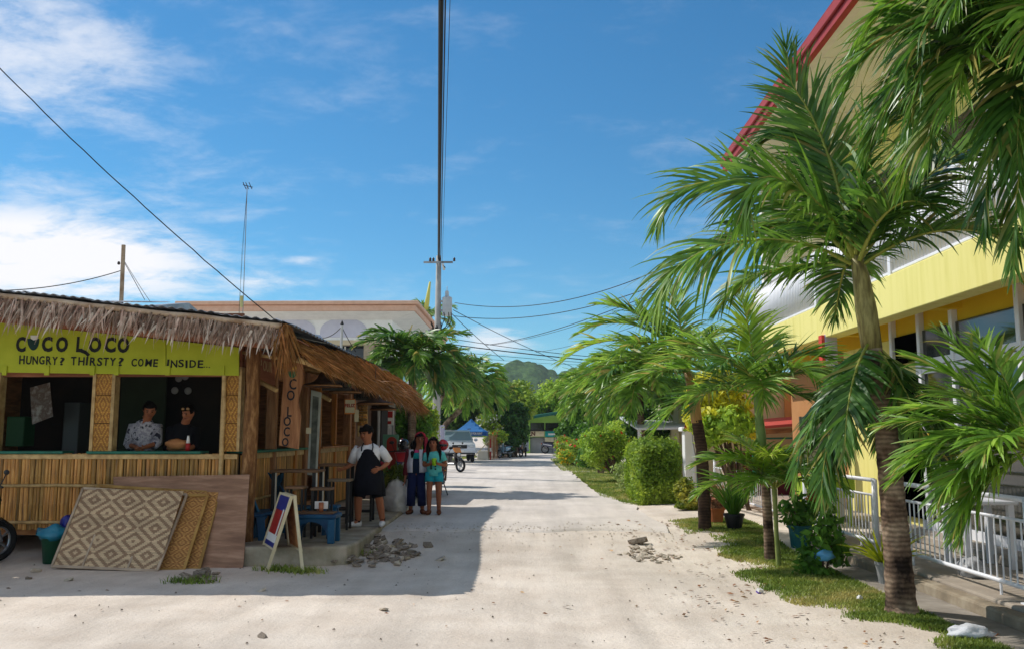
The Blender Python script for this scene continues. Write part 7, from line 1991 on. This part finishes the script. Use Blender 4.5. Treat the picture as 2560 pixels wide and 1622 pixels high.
# --- leafy crowns
def leaf_cloud(n, blobs, size, seed, up=.25, asp=.5, shell=.55):
    r = np.random.default_rng(seed)
    w = np.array([b[1][0] * b[1][1] * b[1][2] for b in blobs]) ** .75; w /= w.sum()
    bi = r.choice(len(blobs), n, p=w)
    C = np.array([b[0] for b in blobs], float)[bi]; Rd = np.array([b[1] for b in blobs], float)[bi]
    u = nrm(r.normal(0, 1, (n, 3)))
    rad = shell + (1 - shell) * r.random(n) ** .6
    # lumpy outline: sub clumps
    nz = np.array([mnoise.noise(Vector((a * 2.1 + i * 7.3, b * 2.1, c * 2.1 + seed))) + .5 * mnoise.noise(Vector((a * 5 + i * 3.1, b * 5, c * 5 + seed))) for (a, b, c), i in zip(u, bi)])
    rad *= 1 + .42 * nz + np.where(r.random(n) < .06, r.uniform(0, .3, n), 0)
    p = C + u * Rd * rad[:, None]
    nn = nrm(u * .8 + r.normal(0, .6, (n, 3)) + np.array([0, 0, up]))
    a = nrm(np.cross(nn, r.normal(0, 1, (n, 3)))); b = np.cross(nn, a)
    s = (size * r.uniform(.6, 1.4, n))[:, None]
    V = np.stack([p - a * s * .5, p + b * s * asp * .5 - nn * s * .06, p + a * s * .55 - nn * s * .14, p - b * s * asp * .5 - nn * s * .06], 1)
    return V.reshape(-1, 3), np.arange(n * 4).reshape(n, 4)
def leafmat(name, a, b, c, tr=.42, isl=.4):
    return mat(name, L(*a), L(*b), L(*c), scale=1.2, rough=.5, spec=.3, island=isl, trans=tr, lo=.3, hi=.7)
ML1 = leafmat('leaf_mid_green', (58, 104, 30), (112, 152, 54), (80, 128, 40))
ML2 = leafmat('leaf_yellow_green', (112, 146, 40), (172, 186, 74), (138, 166, 54))
ML3 = leafmat('leaf_dark_green', (36, 74, 26), (76, 114, 42), (52, 94, 34))
ML4 = leafmat('leaf_lime', (118, 158, 44), (182, 202, 86), (146, 180, 60))
ML5 = leafmat('leaf_croton_yellow', (170, 178, 40), (228, 226, 74), (202, 204, 54))
MFl = mat('orange_red_petal', L(206, 60, 24), L(220, 90, 30), scale=3, rough=.6, trans=.2)
MFw = mat('white_petal', L(220, 220, 206), rough=.6, trans=.2)
MFy = mat('yellow_petal', L(220, 180, 30), rough=.6, trans=.2)
def tree(name, label, cat, base, blobs, n, size, m, seed, tr=.1, fl=None, trunks=1, asp=.5, shell=.5):
    """blobs: (px, py, Y, rx, ry, rz)"""
    base = Vector(base)
    t = T(name, label, cat, base)
    B = []
    for px, py, Y, rx, ry, rz in blobs:
        c = P(px, py, Y); B.append(((c.x, c.y, c.z), (rx, ry, rz)))
    v, q = leaf_cloud(n, B, size, seed, asp=asp, shell=shell)
    v[:, 2] = np.maximum(v[:, 2], base.z + .02)
    fastmesh('crown' if cat == 'tree' else 'foliage', v, q, m, t)['kind'] = 'stuff'
    r = random.Random(seed)
    b = MB()
    for c, rd in B:
        c = Vector(c)
        for k in range(trunks):
            st = base + Vector((r.uniform(-.1, .1) * tr * 8, r.uniform(-.1, .1) * tr * 8, -.03))
            mid = st.lerp(c, .55) + Vector((r.uniform(-.2, .2) * rd[0], 0, -.15 * rd[2]))
            b.tube([st, mid, c + Vector((r.uniform(-.4, .4) * rd[0], r.uniform(-.4, .4) * rd[1], .3 * rd[2]))], [tr, tr * .6, tr * .2], 7)
    b.build('trunk' if cat == 'tree' else 'stems', M_bark, t, smooth=True)
    if fl:
        fm, fn, fs = fl
        v, q = leaf_cloud(fn, B, fs, seed + 1, asp=.9, shell=.93)
        fastmesh('flowers', v, q, fm, t)['kind'] = 'stuff'
    return t
# left of the street
tree('street_shrub', 'bright green shrub beyond the hut awning beside the girls', 'shrub', (P(1040, 1, 23).x, 23, .15), [(1035, 1060, 23, .5, .5, .55), (1000, 1085, 23, .45, .5, .5), (985, 1045, 22.5, .35, .4, .5)], 5200, .12, ML1, 21, .05)
tree('street_shrub', 'light green shrub in front of the flowering bush', 'shrub', (P(1062, 1, 25).x, 25, .15), [(1064, 1050, 25, .4, .4, .45), (1055, 1085, 25, .45, .45, .5)], 4200, .11, ML2, 22, .04)
tree('shade_tree', 'dark leafy tree shading the parked scooters', 'tree', (P(1283, 1, 56).x, 56, .15), [(1285, 1045, 56, .9, 1.3, 1.0), (1262, 1075, 56, 1.0, 1.1, 1.1), (1298, 1070, 57, .6, 1, 1.0), (1250, 1030, 57, 1.0, 1.1, .8), (1262, 1105, 55, .8, .8, .7)], 15000, .24, ML3, 23, .16)
tree('shade_tree', 'yellow green tree with small leaves above the dark tree', 'tree', (P(1275, 1, 64).x, 62, .15), [(1296, 985, 62, 1.0, 1.3, .9), (1262, 990, 62, 1.2, 1.3, 1.0), (1318, 1012, 61, .7, 1.2, .9), (1235, 1000, 62, .9, 1, .9), (1290, 1020, 61, 1.2, 1.2, 1.0)], 14000, .26, ML2, 24, .16)
tree('frangipani_bush', 'white flowered bush above the blue canopy', 'shrub', (P(1225, 1, 55).x, 56, .15), [(1225, 1045, 55.5, .75, .7, .5), (1212, 1062, 55.5, .6, .7, .5), (1240, 1070, 55.5, .7, .7, .6)], 3600, .2, ML2, 25, .08, fl=(MFw, 420, .16))
tree('shade_tree', 'dark dense tree behind the silver car', 'tree', (P(1120, 1, 58).x, 60, .15), [(1130, 1030, 60, 1.6, 1.5, 1.5), (1085, 1040, 60, 1.5, 1.5, 1.3), (1175, 1020, 60, 1.5, 1.5, 1.3), (1215, 1010, 61, 1.2, 1.4, 1.2)], 13000, .28, ML3, 26, .2)
tree('street_shrub', 'red green croton hedge under the canopy', 'shrub', (P(1235, 1, 53).x, 53.5, .15), [(1228, 1098, 53.5, .5, .5, .35), (1248, 1092, 53.5, .5, .5, .4)], 2400, .16, ML2, 27, .04, fl=(MFl, 40, .12))
# right of the street
tree('shade_tree', 'light green tree closing the street on the right', 'tree', (P(1425, 1, 72).x, 72, .15), [(1392, 985, 72, 1.4, 1.4, 1.2), (1440, 968, 72, 1.6, 1.5, 1.3), (1425, 1040, 71, 1.3, 1.4, 1.3), (1475, 990, 70, 1.6, 1.5, 1.6), (1362, 1005, 73, 1.1, 1.2, 1.0), (1345, 1025, 74, .8, 1, .7)], 20000, .26, ML4, 28, .18)
tree('shade_tree', 'mid green leafy tree overhanging the right kerb', 'tree', (P(1475, 1, 46).x, 46, .2), [(1455, 1050, 46, 1.0, 1.2, 1.1), (1490, 1010, 46, 1.1, 1.2, 1.2), (1430, 1085, 46, .8, 1, .8), (1525, 985, 45, 1.1, 1.2, 1.1), (1475, 1095, 44, .9, 1, .8), (1520, 1060, 44, 1.0, 1.1, 1.1)], 20000, .2, ML1, 29, .14)
tree('flower_bush', 'orange flowered bush at the far right kerb', 'shrub', (P(1420, 1, 42).x, 42, .2), [(1420, 1125, 42, .55, .6, .55), (1445, 1130, 41, .55, .6, .55), (1408, 1110, 43, .4, .5, .4)], 4500, .14, ML2, 30, .05, fl=(MFl, 120, .13))
tree('flower_bush', 'yellow flowered low bush beside the orange flowered bush', 'shrub', (P(1413, 1, 40).x, 40, .2), [(1415, 1140, 40, .35, .4, .3)], 1200, .12, ML4, 31, .03, fl=(MFy, 160, .1))
tree('flower_bush', 'leaning lime shrub with red flowers before the hedge', 'shrub', (P(1535, 1, 27).x, 27, .2), [(1505, 1095, 27, .5, .5, .4), (1490, 1130, 27, .42, .5, .4), (1535, 1105, 27, .5, .5, .5), (1520, 1140, 27.5, .45, .5, .45), (1475, 1100, 28, .35, .4, .3), (1545, 1080, 28, .4, .4, .4)], 9000, .1, ML4, 32, .05, fl=(MFl, 26, .11), trunks=2)
tree('street_shrub', 'small pale variegated shrub at the foot of the hedge', 'shrub', (P(1562, 1, 21.5).x, 21.5, .2), [(1562, 1180, 21.5, .3, .3, .28), (1575, 1205, 21, .28, .3, .25)], 2400, .07, leafmat('leaf_variegated', (110, 140, 60), (196, 200, 140), (150, 170, 96)), 33, .02)
tree('croton_bush', 'tall yellow croton bush between the two palms', 'shrub', (P(1810, 1, 17.2).x, 17.2, .22), [(1790, 975, 17.2, .5, .45, .45), (1760, 1010, 17.2, .4, .4, .4), (1815, 1020, 17.2, .5, .5, .4), (1780, 1050, 17, .5, .5, .35), (1840, 1065, 17, .4, .4, .3)], 6500, .13, ML5, 34, .05, trunks=2)
tree('croton_bush', 'green lower croton beneath the yellow croton', 'shrub', (P(1830, 1, 16.6).x, 16.6, .22), [(1830, 1060, 16.6, .42, .4, .3), (1775, 1075, 16.8, .35, .4, .3)], 3000, .13, ML4, 35, .04)
tree('croton_bush', 'low yellow croton at the foot of the gate column', 'shrub', (P(1718, 1, 16.9).x, 16.9, .2), [(1712, 1225, 16.9, .2, .22, .25), (1728, 1255, 16.8, .2, .22, .2), (1708, 1262, 16.7, .14, .15, .1)], 2600, .075, leafmat('leaf_croton_mixed', (130, 130, 30), (214, 206, 90), (96, 120, 30)), 36, .02)
# clipped hedge: dense leaves over a box, deep green within
hx0, hx1, hy0, hy1 = P(1580, 1, 18.2).x, P(1674, 1, 18.2).x, 18.25, 20.6
hz = P(1, 1112, 18.2).z
t = T('clipped_hedge', 'square clipped green hedge beside the white gate column', 'hedge', ((hx0 + hx1) / 2, 19.5, .2))
r = np.random.default_rng(40); n = 26000
u = r.random((n, 3)); fsel = r.choice(6, n, p=[.16, .16, .3, .06, .3, .02])
for k_, (ax, val) in enumerate(((0, 0), (0, 1), (1, 0), (1, 1), (2, 1), (2, 0))):
    mks = fsel == k_; u[mks, ax] = val
p = np.array([hx0, hy0, .15]) + u * np.array([hx1 - hx0, hy1 - hy0, hz - .15])
p += r.normal(0, .05, (n, 3)); p[:, 2] += np.where(r.random(n) < .06, r.uniform(0, .14, n), 0) * (u[:, 2] > .9)
round_ = np.abs(u - .5) * 2; p -= (np.array([hx1 - hx0, hy1 - hy0, hz]) * (u - .5)) * (.09 * (np.sort(round_, 1)[:, 1] ** 6))[:, None]
bump_ = np.array([mnoise.noise(Vector((a * 3, b * 3, c * 3))) for a, b, c in p]) * .12
cen = np.array([(hx0 + hx1) / 2, (hy0 + hy1) / 2, .7])
p += nrm(p - cen) * bump_[:, None]
nn = nrm(nrm(p - cen) + r.normal(0, .7, (n, 3)) + np.array([0, 0, .3]))
a = nrm(np.cross(nn, r.normal(0, 1, (n, 3)))); b_ = np.cross(nn, a); s = (.07 * r.uniform(.6, 1.4, n))[:, None]
V_ = np.stack([p - a * s * .5, p + b_ * s * .25, p + a * s * .55 - nn * s * .1, p - b_ * s * .25], 1).reshape(-1, 3)
fastmesh('foliage', V_, np.arange(n * 4).reshape(n, 4), leafmat('leaf_hedge', (96, 132, 36), (166, 184, 70), (126, 156, 48)), t)
MB().box((hx0 + .12, hy0 + .12, .1), (hx1 - .12, hy1 - .12, hz - .12)).build('dark_core', ML3, t)  # solid dark box added inside so the hedge is not seen through
# more greenery filling the right side far row
tree('street_shrub', 'row of green shrubs behind the leaning lime shrub', 'shrub', (P(1530, 1, 36).x, 36, .2), [(1500, 1120, 36, .7, .8, .6), (1545, 1100, 36, .8, .8, .8), (1470, 1140, 37, .5, .7, .5)], 7000, .13, ML1, 37, .05)
tree('street_shrub', 'dark shrub under the palm at the hedge', 'shrub', (P(1620, 1, 26).x, 26, .2), [(1610, 1060, 26, .6, .6, .5), (1650, 1075, 26, .5, .6, .4)], 4500, .13, ML3, 38, .05)
tree('shade_tree', 'broad green tree behind the pale house', 'tree', (P(1620, 1, 44).x, 46, .2), [(1600, 1000, 46, 1.6, 1.5, 1.4), (1670, 990, 46, 1.6, 1.5, 1.4), (1560, 1030, 46, 1.3, 1.4, 1.2), (1730, 1010, 46, 1.5, 1.5, 1.3)], 12000, .24, ML1, 39, .18)
# ------------------------------------------------------------------ potted plants, grass, stones, litter
def pot(label, c, r0, r1, h, m, plant, seed):
    c = Vector(c)
    t = T('potted_plant', label, 'potted plant', c)
    MB().lathe([(r0, 0), (r1, h), (r1 * 1.06, h), (r1 * 1.06, h + .03), (r1 * .9, h + .03), (r1 * .88, h - .02)], c, 16).build('pot', m, t, smooth=False)
    MB().lathe([(r1 * .87, h - .03), (.01, h - .02)], c, 12).build('soil', M_log, t)
    plant(t, c + Vector((0, 0, h - .02)), seed)
    return t
def strap_plant(n, ln, w, m, spread=1.0):
    def f(t, c, seed):
        r = random.Random(seed)
        st, di, le, wi = [], [], [], []
        for i in range(n):
            a = r.uniform(0, 2 * math.pi); e = r.uniform(.2, 1.0) * spread
            st.append(tuple(c + Vector((math.cos(a) * .03, math.sin(a) * .03, 0)))); di.append((math.cos(a) * e, math.sin(a) * e, 1)); le.append(ln * r.uniform(.6, 1.1)); wi.append(w)
        o = strips('foliage', st, di, le, wi, m, t, droop=.9, seed=seed); o['kind'] = 'stuff'
    return f
def bush_plant(n, r_, size, m, h):
    def f(t, c, seed):
        v, q = leaf_cloud(n, [((c.x, c.y, c.z + h), (r_, r_, h))], size, seed)
        fastmesh('foliage', v, q, m, t)['kind'] = 'stuff'
        b = MB()
        for k in range(5):
            a = k * 1.3
            b.tube([c, c + Vector((math.cos(a) * r_ * .5, math.sin(a) * r_ * .5, h))], .008, 5)
        b.build('stems', M_bark, t)
    return f
M_greypot = mat('grey_pot', L(128, 128, 126), L(148, 148, 146), scale=6, rough=.8, bump=.2)
M_blackpot = mat('black_pot', L(20, 22, 28), rough=.5)
M_terra = mat('terracotta', L(170, 96, 56), L(186, 112, 70), scale=6, rough=.85)
MS_y = mat('yellow_green_strap', L(120, 140, 20), L(176, 180, 40), scale=4, rough=.4, island=.3, trans=.3)
MS_g = mat('green_strap', L(50, 104, 26), L(100, 140, 44), scale=4, rough=.4, island=.3, trans=.3)
q = G(2216, 1462); pot('grey pot of yellow green fern beside the nearest trunk', (q.x, q.y, .07), .07, .1, .19, M_greypot, strap_plant(70, .5, .03, MS_y, .9), 51)
q = G(1836, 1322); pot('black pot of tall green straps under the slim palms', (q.x + .0, q.y, gz(q.x, q.y)), .1, .15, .2, M_blackpot, strap_plant(80, .75, .03, MS_g, .45), 52)
q = G(1792, 1308); pot('terracotta pot of pinkish plant beside the dark trunked palm', (q.x, q.y, gz(q.x, q.y)), .09, .13, .22, M_terra, bush_plant(700, .16, .08, mat('pink_green_leaf', L(150, 120, 80), L(196, 150, 120), scale=4, rough=.5, island=.4, trans=.3), .2), 53)
q = G(2010, 1378); pot('teal tub plant behind the young palm', (q.x + .05, q.y + .3, .07), .12, .15, .3, mat('teal_tub', L(16, 84, 90), rough=.5), bush_plant(260, .26, .12, ML1, .24), 54)
q = G(2052, 1440)
t = T('garden_shrub', 'dark leaved shrub holding a blue bag by the footpath', 'shrub', (q.x, q.y, .03))
v_, qd = leaf_cloud(620, [((q.x + .04, q.y, .46), (.24, .2, .2)), ((q.x - .12, q.y, .22), (.18, .16, .2)), ((q.x + .2, q.y + .05, .3), (.2, .16, .16)), ((q.x + .12, q.y, .66), (.16, .12, .16)), ((q.x - .02, q.y, .1), (.26, .18, .1))], .1, 61, asp=.6, shell=.2)
fastmesh('foliage', v_, qd, ML1, t)['kind'] = 'stuff'
b = MB()
for dx, h in ((-.08, .5), (.06, .7), (.14, .45)): b.tube([(q.x + dx * .3, q.y, 0), (q.x + dx, q.y, h)], [.015, .008], 6)
b.build('stems', M_bark, t)
t = T('plastic_bag', 'crumpled light blue bag caught in the dark shrub', 'bag', (q.x + .0, q.y - .12, .28))
blob((q.x + .0, q.y - .12, .3), (.1, .07, .06), 9, .7).build('bag', mat('light_blue_film', L(90, 160, 210), rough=.35, spec=.5), t, smooth=True)
q = G(1960, 1300); 
tree('garden_shrub', 'red tipped garden plant on the porch behind the low palm', 'shrub', (P(2050, 1, 12.4).x, 12.4, .19), [(2050, 1235, 12.4, .16, .16, .2)], 900, .08, mat('bronze_leaf', L(120, 90, 40), L(170, 120, 50), scale=4, rough=.5, island=.4, trans=.3), 62, .012)
# white plastic bag and wrapper on the grass
q = G(2425, 1596)
t = T('plastic_bag', 'crumpled white plastic bag lying on the grass edge', 'bag', q)
b = MB().ball(q + Vector((0, 0, .045)), (.16, .1, .062), 22, 14, noise=.45, seed=4)
b.v = [tuple(Vector(v) + Vector((0, 0, .012 * mnoise.noise(Vector(v) * 22)))) for v in b.v]
b.build('bag', mat('white_film', L(206, 208, 212), L(222, 223, 226), scale=8, rough=.4, spec=.4, bump=.7, bscale=16, bdist=.02, trans=.15), t, smooth=True)
t = T('wrapper', 'orange wrapper tucked beside the white bag', 'wrapper', G(2478, 1592))
MB().ball(G(2478, 1592) + Vector((0, 0, .02)), (.05, .04, .02), 10, 7, noise=.6, seed=2).build('wrapper', mat('orange_wrapper', L(206, 120, 70), rough=.5), t, smooth=True)
t = T('white_litter', 'small white crumpled paper in the grass by the palm', 'litter', G(2150, 1505))
MB().ball(G(2150, 1502) + Vector((0, 0, .025)), (.028, .026, .03), 9, 6, noise=.6, seed=3).build('paper', M_white, t)
t = T('white_litter', 'purple and white carton lying among dry leaves', 'litter', G(1900, 1485))
c = G(1900, 1482); MB().box(c + Vector((-.03, -.02, 0)), c + Vector((.03, .02, .045)), rot=(.3, .2, .5)).build('carton', M_white, t)
MB().box(c + Vector((-.031, -.021, .0)), c + Vector((.031, .021, .015)), rot=(.3, .2, .5), piv=c + Vector((0, 0, .022))).build('purple_band', mat('purple_ink', L(90, 60, 150), rough=.6), t)
t = T('plastic_bag', 'translucent white bag inside the porch railing', 'bag', PX(2432, 1440, 4.45))
c = PX(2432, 1435, 4.45); c.z = .27
blob(c, (.12, .14, .1), 12, .6).build('bag', mat('dull_white_film', L(176, 176, 178), rough=.4, trans=.2), t, smooth=True)
# stones: rubble heaps at the road edge, single stones
M_stone = mat('broken_concrete', L(110, 98, 84), L(164, 150, 134), scale=7, rough=.95, rand=.25, bump=.5, bscale=20)
M_stonel = mat('pale_limestone', L(176, 162, 142), L(206, 194, 176), scale=7, rough=.95, rand=.18, bump=.5, bscale=20)
def stone_mesh(seed, flat=.55, m=M_stone):
    r = random.Random(seed)
    bm = bmesh.new()
    bmesh.ops.create_icosphere(bm, subdivisions=1, radius=1)
    for v in bm.verts:
        k = 1 + r.uniform(-.28, .22)
        v.co = Vector((max(-.75, min(.75, v.co.x * 1.15)) * k, max(-.7, min(.7, v.co.y)) * k, max(-.6, min(.6, v.co.z)) * flat * k))
    me = bpy.data.meshes.new('stone'); bm.to_mesh(me); bm.free(); me.materials.append(m)
    return me
SM = [stone_mesh(i, .45 + .05 * (i % 4)) for i in range(10)]; SL = [stone_mesh(30 + i, .6, M_stonel) for i in range(6)]
def rubble(label, pts, n, smin, smax, meshes, seed, rise=1.0):
    r = random.Random(seed)
    c = G(sum(p[0] for p in pts) / len(pts), sum(p[1] for p in pts) / len(pts))
    t = T('rubble_heap', label, 'rubble', c)
    for i in range(n):
        a, b_ = r.choice(pts), r.choice(pts); k = r.random()
        g = G(lerp(a[0], b_[0], k) + r.gauss(0, 10), lerp(a[1], b_[1], k) + r.gauss(0, 4))
        s = r.uniform(smin, smax) * (1 if r.random() < .8 else 1.5)
        mid = 1 - min(1, ((g - c).length / 1.0))
        o = link('stone', r.choice(meshes), t, g + Vector((0, 0, s * .1 + r.random() * .1 * rise * max(0, mid))) - wloc(t), (r.uniform(-.5, .5), r.uniform(-.5, .5), r.uniform(0, 6.3)), (s * r.uniform(.8, 1.5), s, s * r.uniform(.6, 1.0)))
    return t
rubble('heap of broken concrete at the slab edge near the man', [(905, 1375), (940, 1350), (1000, 1355), (1045, 1385), (960, 1395), (1000, 1400), (920, 1390), (985, 1370)], 130, .02, .085, SM + SL[:2], 71, .3)
rubble('low scatter of pale rubble where the concrete begins', [(1560, 1385), (1590, 1365), (1625, 1375), (1660, 1400), (1600, 1395), (1700, 1395)], 85, .012, .05, SL, 72, .3)
rubble('few flat stones with weeds before the hut corner', [(490, 1450), (530, 1445), (510, 1456)], 9, .05, .1, SM, 73)
rubble('broken stones along the foot of the slab face', [(830, 1405), (880, 1408), (930, 1405), (1000, 1408)], 24, .03, .07, SM + SL[:3], 74)
def stone(label, px, py, s, k, m=SM, flat=1.0):
    g = G(px, py); t = T('loose_stone', label, 'stone', g)
    link('stone', m[k % len(m)], t, (0, 0, s * .25), (.1 * k, .2, k * 1.1), (s * 1.3, s, s * flat))
stone('dark block sitting on the pale rubble scatter', 1597, 1357, .13, 3)
stone('whitish stone in the shade before the woven panel', 90, 1428, .07, 1, SL)
stone('darker stone in the shade near the motorbike', 72, 1447, .05, 2)
stone('small pale stone at the middle of the shade edge', 173, 1451, .05, 3, SL)
stone('round grey stone at the shadow edge before the sandwich board', 654, 1477, .05, 4, SL)
stone('small brown stone on the open sand', 655, 1593, .04, 5)
stone('pale flat stone on the sunlit sand', 960, 1525, .05, 2, SL, .6)
stone('whitish flat stone right of the rubble heap', 1100, 1400, .08, 4, SL, .6)
stone('loose grey stone beyond the rubble heap', 1070, 1366, .08, 6)
# pebbles and dry leaves: too many and too small to count
def scatter(name, label, cat, n, m, size, fn, seed, leafy=False):
    r = np.random.default_rng(seed); V, Q = [], []
    k = 0
    while k < n:
        x, y = fn(r)
        z = ground_z(x, y) + (.012 if y < 13.3 else .034 if x < 1.9 else .012)
        s = size * r.uniform(.5, 1.5); a = r.uniform(0, 6.28)
        ca, sa = math.cos(a) * s, math.sin(a) * s
        if leafy:
            h = r.uniform(.1, .5) * s
            V += [(x - ca, y - sa, z), (x + sa * .45, y - ca * .45, z + h), (x + ca, y + sa, z + h * .6), (x - sa * .45, y + ca * .45, z + .1 * h)]
            Q.append([4 * k, 4 * k + 1, 4 * k + 2, 4 * k + 3])
        else:
            V += [(x - ca, y - sa, z - .3 * s), (x + sa * .8, y - ca * .8, z - .3 * s), (x + ca, y + sa, z - .3 * s), (x - sa * .8, y + ca * .8, z - .3 * s), (x + r.uniform(-.3, .3) * s, y + r.uniform(-.3, .3) * s, z + s * .6), (x + .2 * s, y + .1 * s, z + s * .55)]
            b = 6 * k
            Q += [[b, b + 1, b + 5, b + 4], [b + 1, b + 2, b + 5, b + 4], [b + 2, b + 3, b + 4, b + 5], [b + 3, b, b + 4, b + 5]]
        k += 1
    o = fastmesh(name, np.array(V), np.array(Q), m)
    return tag(o, label, cat, kind='stuff')
def front(r):
    y = 5.5 + 8 * r.random() ** 1.3
    return r.uniform(-.62, .42) * (y + 1), y
def edge(r):
    y = r.uniform(6.2, 15); c = 2.2 + .25 * math.sin(y * 1.3)
    return c + r.normal(0, .45), y
M_dry = mat('dry_leaf', L(140, 96, 60), L(206, 170, 124), L(112, 78, 50), scale=3, rough=.8, island=.5, trans=.15)
scatter('pebbles', 'small grit and pebbles strewn over the sand', 'pebbles', 230, M_stone, .011, front, 81)
scatter('bits_of_coral', 'pale grit along the road edge', 'pebbles', 380, M_stonel, .013, lambda r: (r.uniform(-2, 2.2), 13.5 + r.normal(0, .5)), 82)
scatter('dry_leaves', 'dry brown leaves fallen over the sand', 'leaves', 110, M_dry, .02, front, 83, True)
scatter('dry_leaves', 'dry leaves fallen along the grass edge', 'leaves', 300, M_dry, .03, edge, 84, True)
# grass verges: blades
def in_grass(x, y):
    e = 2.35 + .3 * mnoise.noise(Vector((y * .8, 1, 0))) + .15 * mnoise.noise(Vector((y * 2.3, 5, 0)))
    if y < 9: e += (9 - y) * .28
    elif 10.5 < y < 13.2: e += .25
    right = 3.48 if y < 13.5 else 4.0
    if not (e < x < right): return 0
    d = min((x - e) / .5, 1)
    v = mnoise.noise(Vector((x * 1.6, y * 1.6, 2))) * .6 + mnoise.noise(Vector((x * 4, y * 4, 7))) * .35
    dens = d * .75 + v * 1.15 + .2
    # bare patch beside the nearest trunk
    dens -= 1.2 * math.exp(-(((x - 2.75) / .35) ** 2 + ((y - 7.35) / .3) ** 2))
    return dens
def grass(name, label, n, fn, hgt, seed, m):
    r = np.random.default_rng(seed); pts = []
    while len(pts) < n:
        x, y, ok = fn(r)
        if r.random() < ok: pts.append((x, y))
    p = np.array([(x, y, ground_z(x, y) - .004) for x, y in pts]); n = len(p)
    a = r.uniform(0, 6.28, n); h = hgt * r.uniform(.4, 1.3, n) ; w = .0035 * r.uniform(.7, 1.6, n) * (1 + p[:, 1] * .05)
    sd_ = np.stack([np.cos(a), np.sin(a), a * 0], 1) * w[:, None]
    b = r.uniform(0, 6.28, n); ln = np.stack([np.cos(b), np.sin(b), b * 0], 1) * (h * r.uniform(.2, .8, n))[:, None]
    up = np.stack([a * 0, a * 0, h], 1)
    V = np.stack([p - sd_, p + sd_, p + ln * .4 + up * .6 + sd_ * .8, p + ln * .4 + up * .6 - sd_ * .8, p + ln + up * .95 + sd_ * .12, p + ln + up * .95 - sd_ * .12], 1)
    ix = np.arange(n * 6).reshape(n, 6)
    q = np.concatenate([ix[:, [0, 1, 2, 3]], ix[:, [3, 2, 4, 5]]])
    o = fastmesh(name, V.reshape(-1, 3), q, m)
    return tag(o, label, 'grass', kind='stuff')
M_grass = mat('grass_blade', L(96, 122, 46), L(180, 174, 104), L(124, 144, 60), scale=1.3, rough=.5, spec=.25, island=.35, trans=.3)
def near(r):
    y = 6.0 + 9 * r.random() ** 1.2; x = r.uniform(1.9, 3.6)
    return x, y, max(0, min(1, in_grass(x, y))) ** 1.6
grass('grass', 'short green grass verge beside the footpath and palms', 62000, near, .042, 91, M_grass)
def mid(r):
    y = r.uniform(18.3, 34); x = r.uniform(1.5, 3.6)
    e = 1.75 + .2 * mnoise.noise(Vector((y * .7, 3, 0))) + .35 * max(0, (21 - y) / 3)
    return x, y, (1.0 if x > e else 0)
grass('grass', 'green grass patch before the hedge and leaning shrub', 26000, mid, .06, 92, M_grass)
def far_(r):
    y = r.uniform(35, 52); x = r.uniform(1.4, 4)
    return x, y, 1.0
grass('grass', 'grass strip before the far flower bushes', 9000, far_, .09, 93, M_grass)
def weeds(r):
    s = r.choice(5)
    c = [G(700, 1425), G(885, 1385), G(805, 1405), G(478, 1456), G(760, 1430)][s]
    return c.x + r.normal(0, .12), c.y + r.normal(0, .07), 1.0
grass('weeds', 'small weeds at the foot of the slab and sandwich board', 1500, weeds, .07, 94, M_grass)
def farleft(r):
    y = r.uniform(47, 57); return -4.6 + (y - 47) * .13 + r.normal(0, .2), y, 1.0
grass('grass', 'thin grass along the left fence', 3000, farleft, .1, 95, M_grass)
# cuttings sticking out of the white sack
sk = bpy.data.objects['white_sack']; c = Vector(sk.location) + Vector((0, 0, .62))
t = T('garden_cuttings', 'yellow green leafy cuttings heaped over the white sack', 'cuttings', c + Vector((-.1, .05, -.1)))
v_, qd = leaf_cloud(1100, [((c.x - .12, c.y + .05, c.z + .06), (.26, .2, .14)), ((c.x + .02, c.y, c.z + .14), (.14, .12, .12)), ((c.x - .28, c.y, c.z - .06), (.12, .12, .14))], .1, 63, asp=.35)
fastmesh('foliage', v_, qd, leafmat('leaf_cut', (110, 110, 30), (176, 160, 60), (84, 104, 30)), t)['kind'] = 'stuff'
MB().bar(c + Vector((-.05, 0, -.1)), c + Vector((.22, .0, .42)), .03).build('stick', M_cream, t)
t = T('red_flower_bunch', 'bunch of red flowers above the cuttings behind the man', 'flowers', c + Vector((-.3, .1, .15)))
v_, qd = leaf_cloud(260, [((c.x - .27, c.y + .1, c.z + .2), (.12, .1, .1))], .06, 64, asp=.9)
fastmesh('flowers', v_, qd, mat('red_petal', L(180, 20, 40), rough=.6, trans=.2), t)['kind'] = 'stuff'
# ------------------------------------------------------------------ air
hz_ = MB().box((-150, -9, -6), (150, 640, 70)).build('haze', mat('haze_tmp', L(200, 210, 225)))
hz_['kind'] = 'stuff'; hz_['label'] = 'thin bright sea air over the village'; hz_['category'] = 'haze'
m = bpy.data.materials.new('haze_air'); m.use_nodes = True
nt = m.node_tree; nt.nodes.remove(nt.nodes['Principled BSDF'])
pv = nt.nodes.new('ShaderNodeVolumePrincipled'); pv.inputs['Color'].default_value = (.86, .92, 1, 1); pv.inputs['Density'].default_value = .00028; pv.inputs['Anisotropy'].default_value = .2
nt.links.new(pv.outputs[0], nt.nodes['Material Output'].inputs['Volume'])
hz_.data.materials.clear(); hz_.data.materials.append(m)
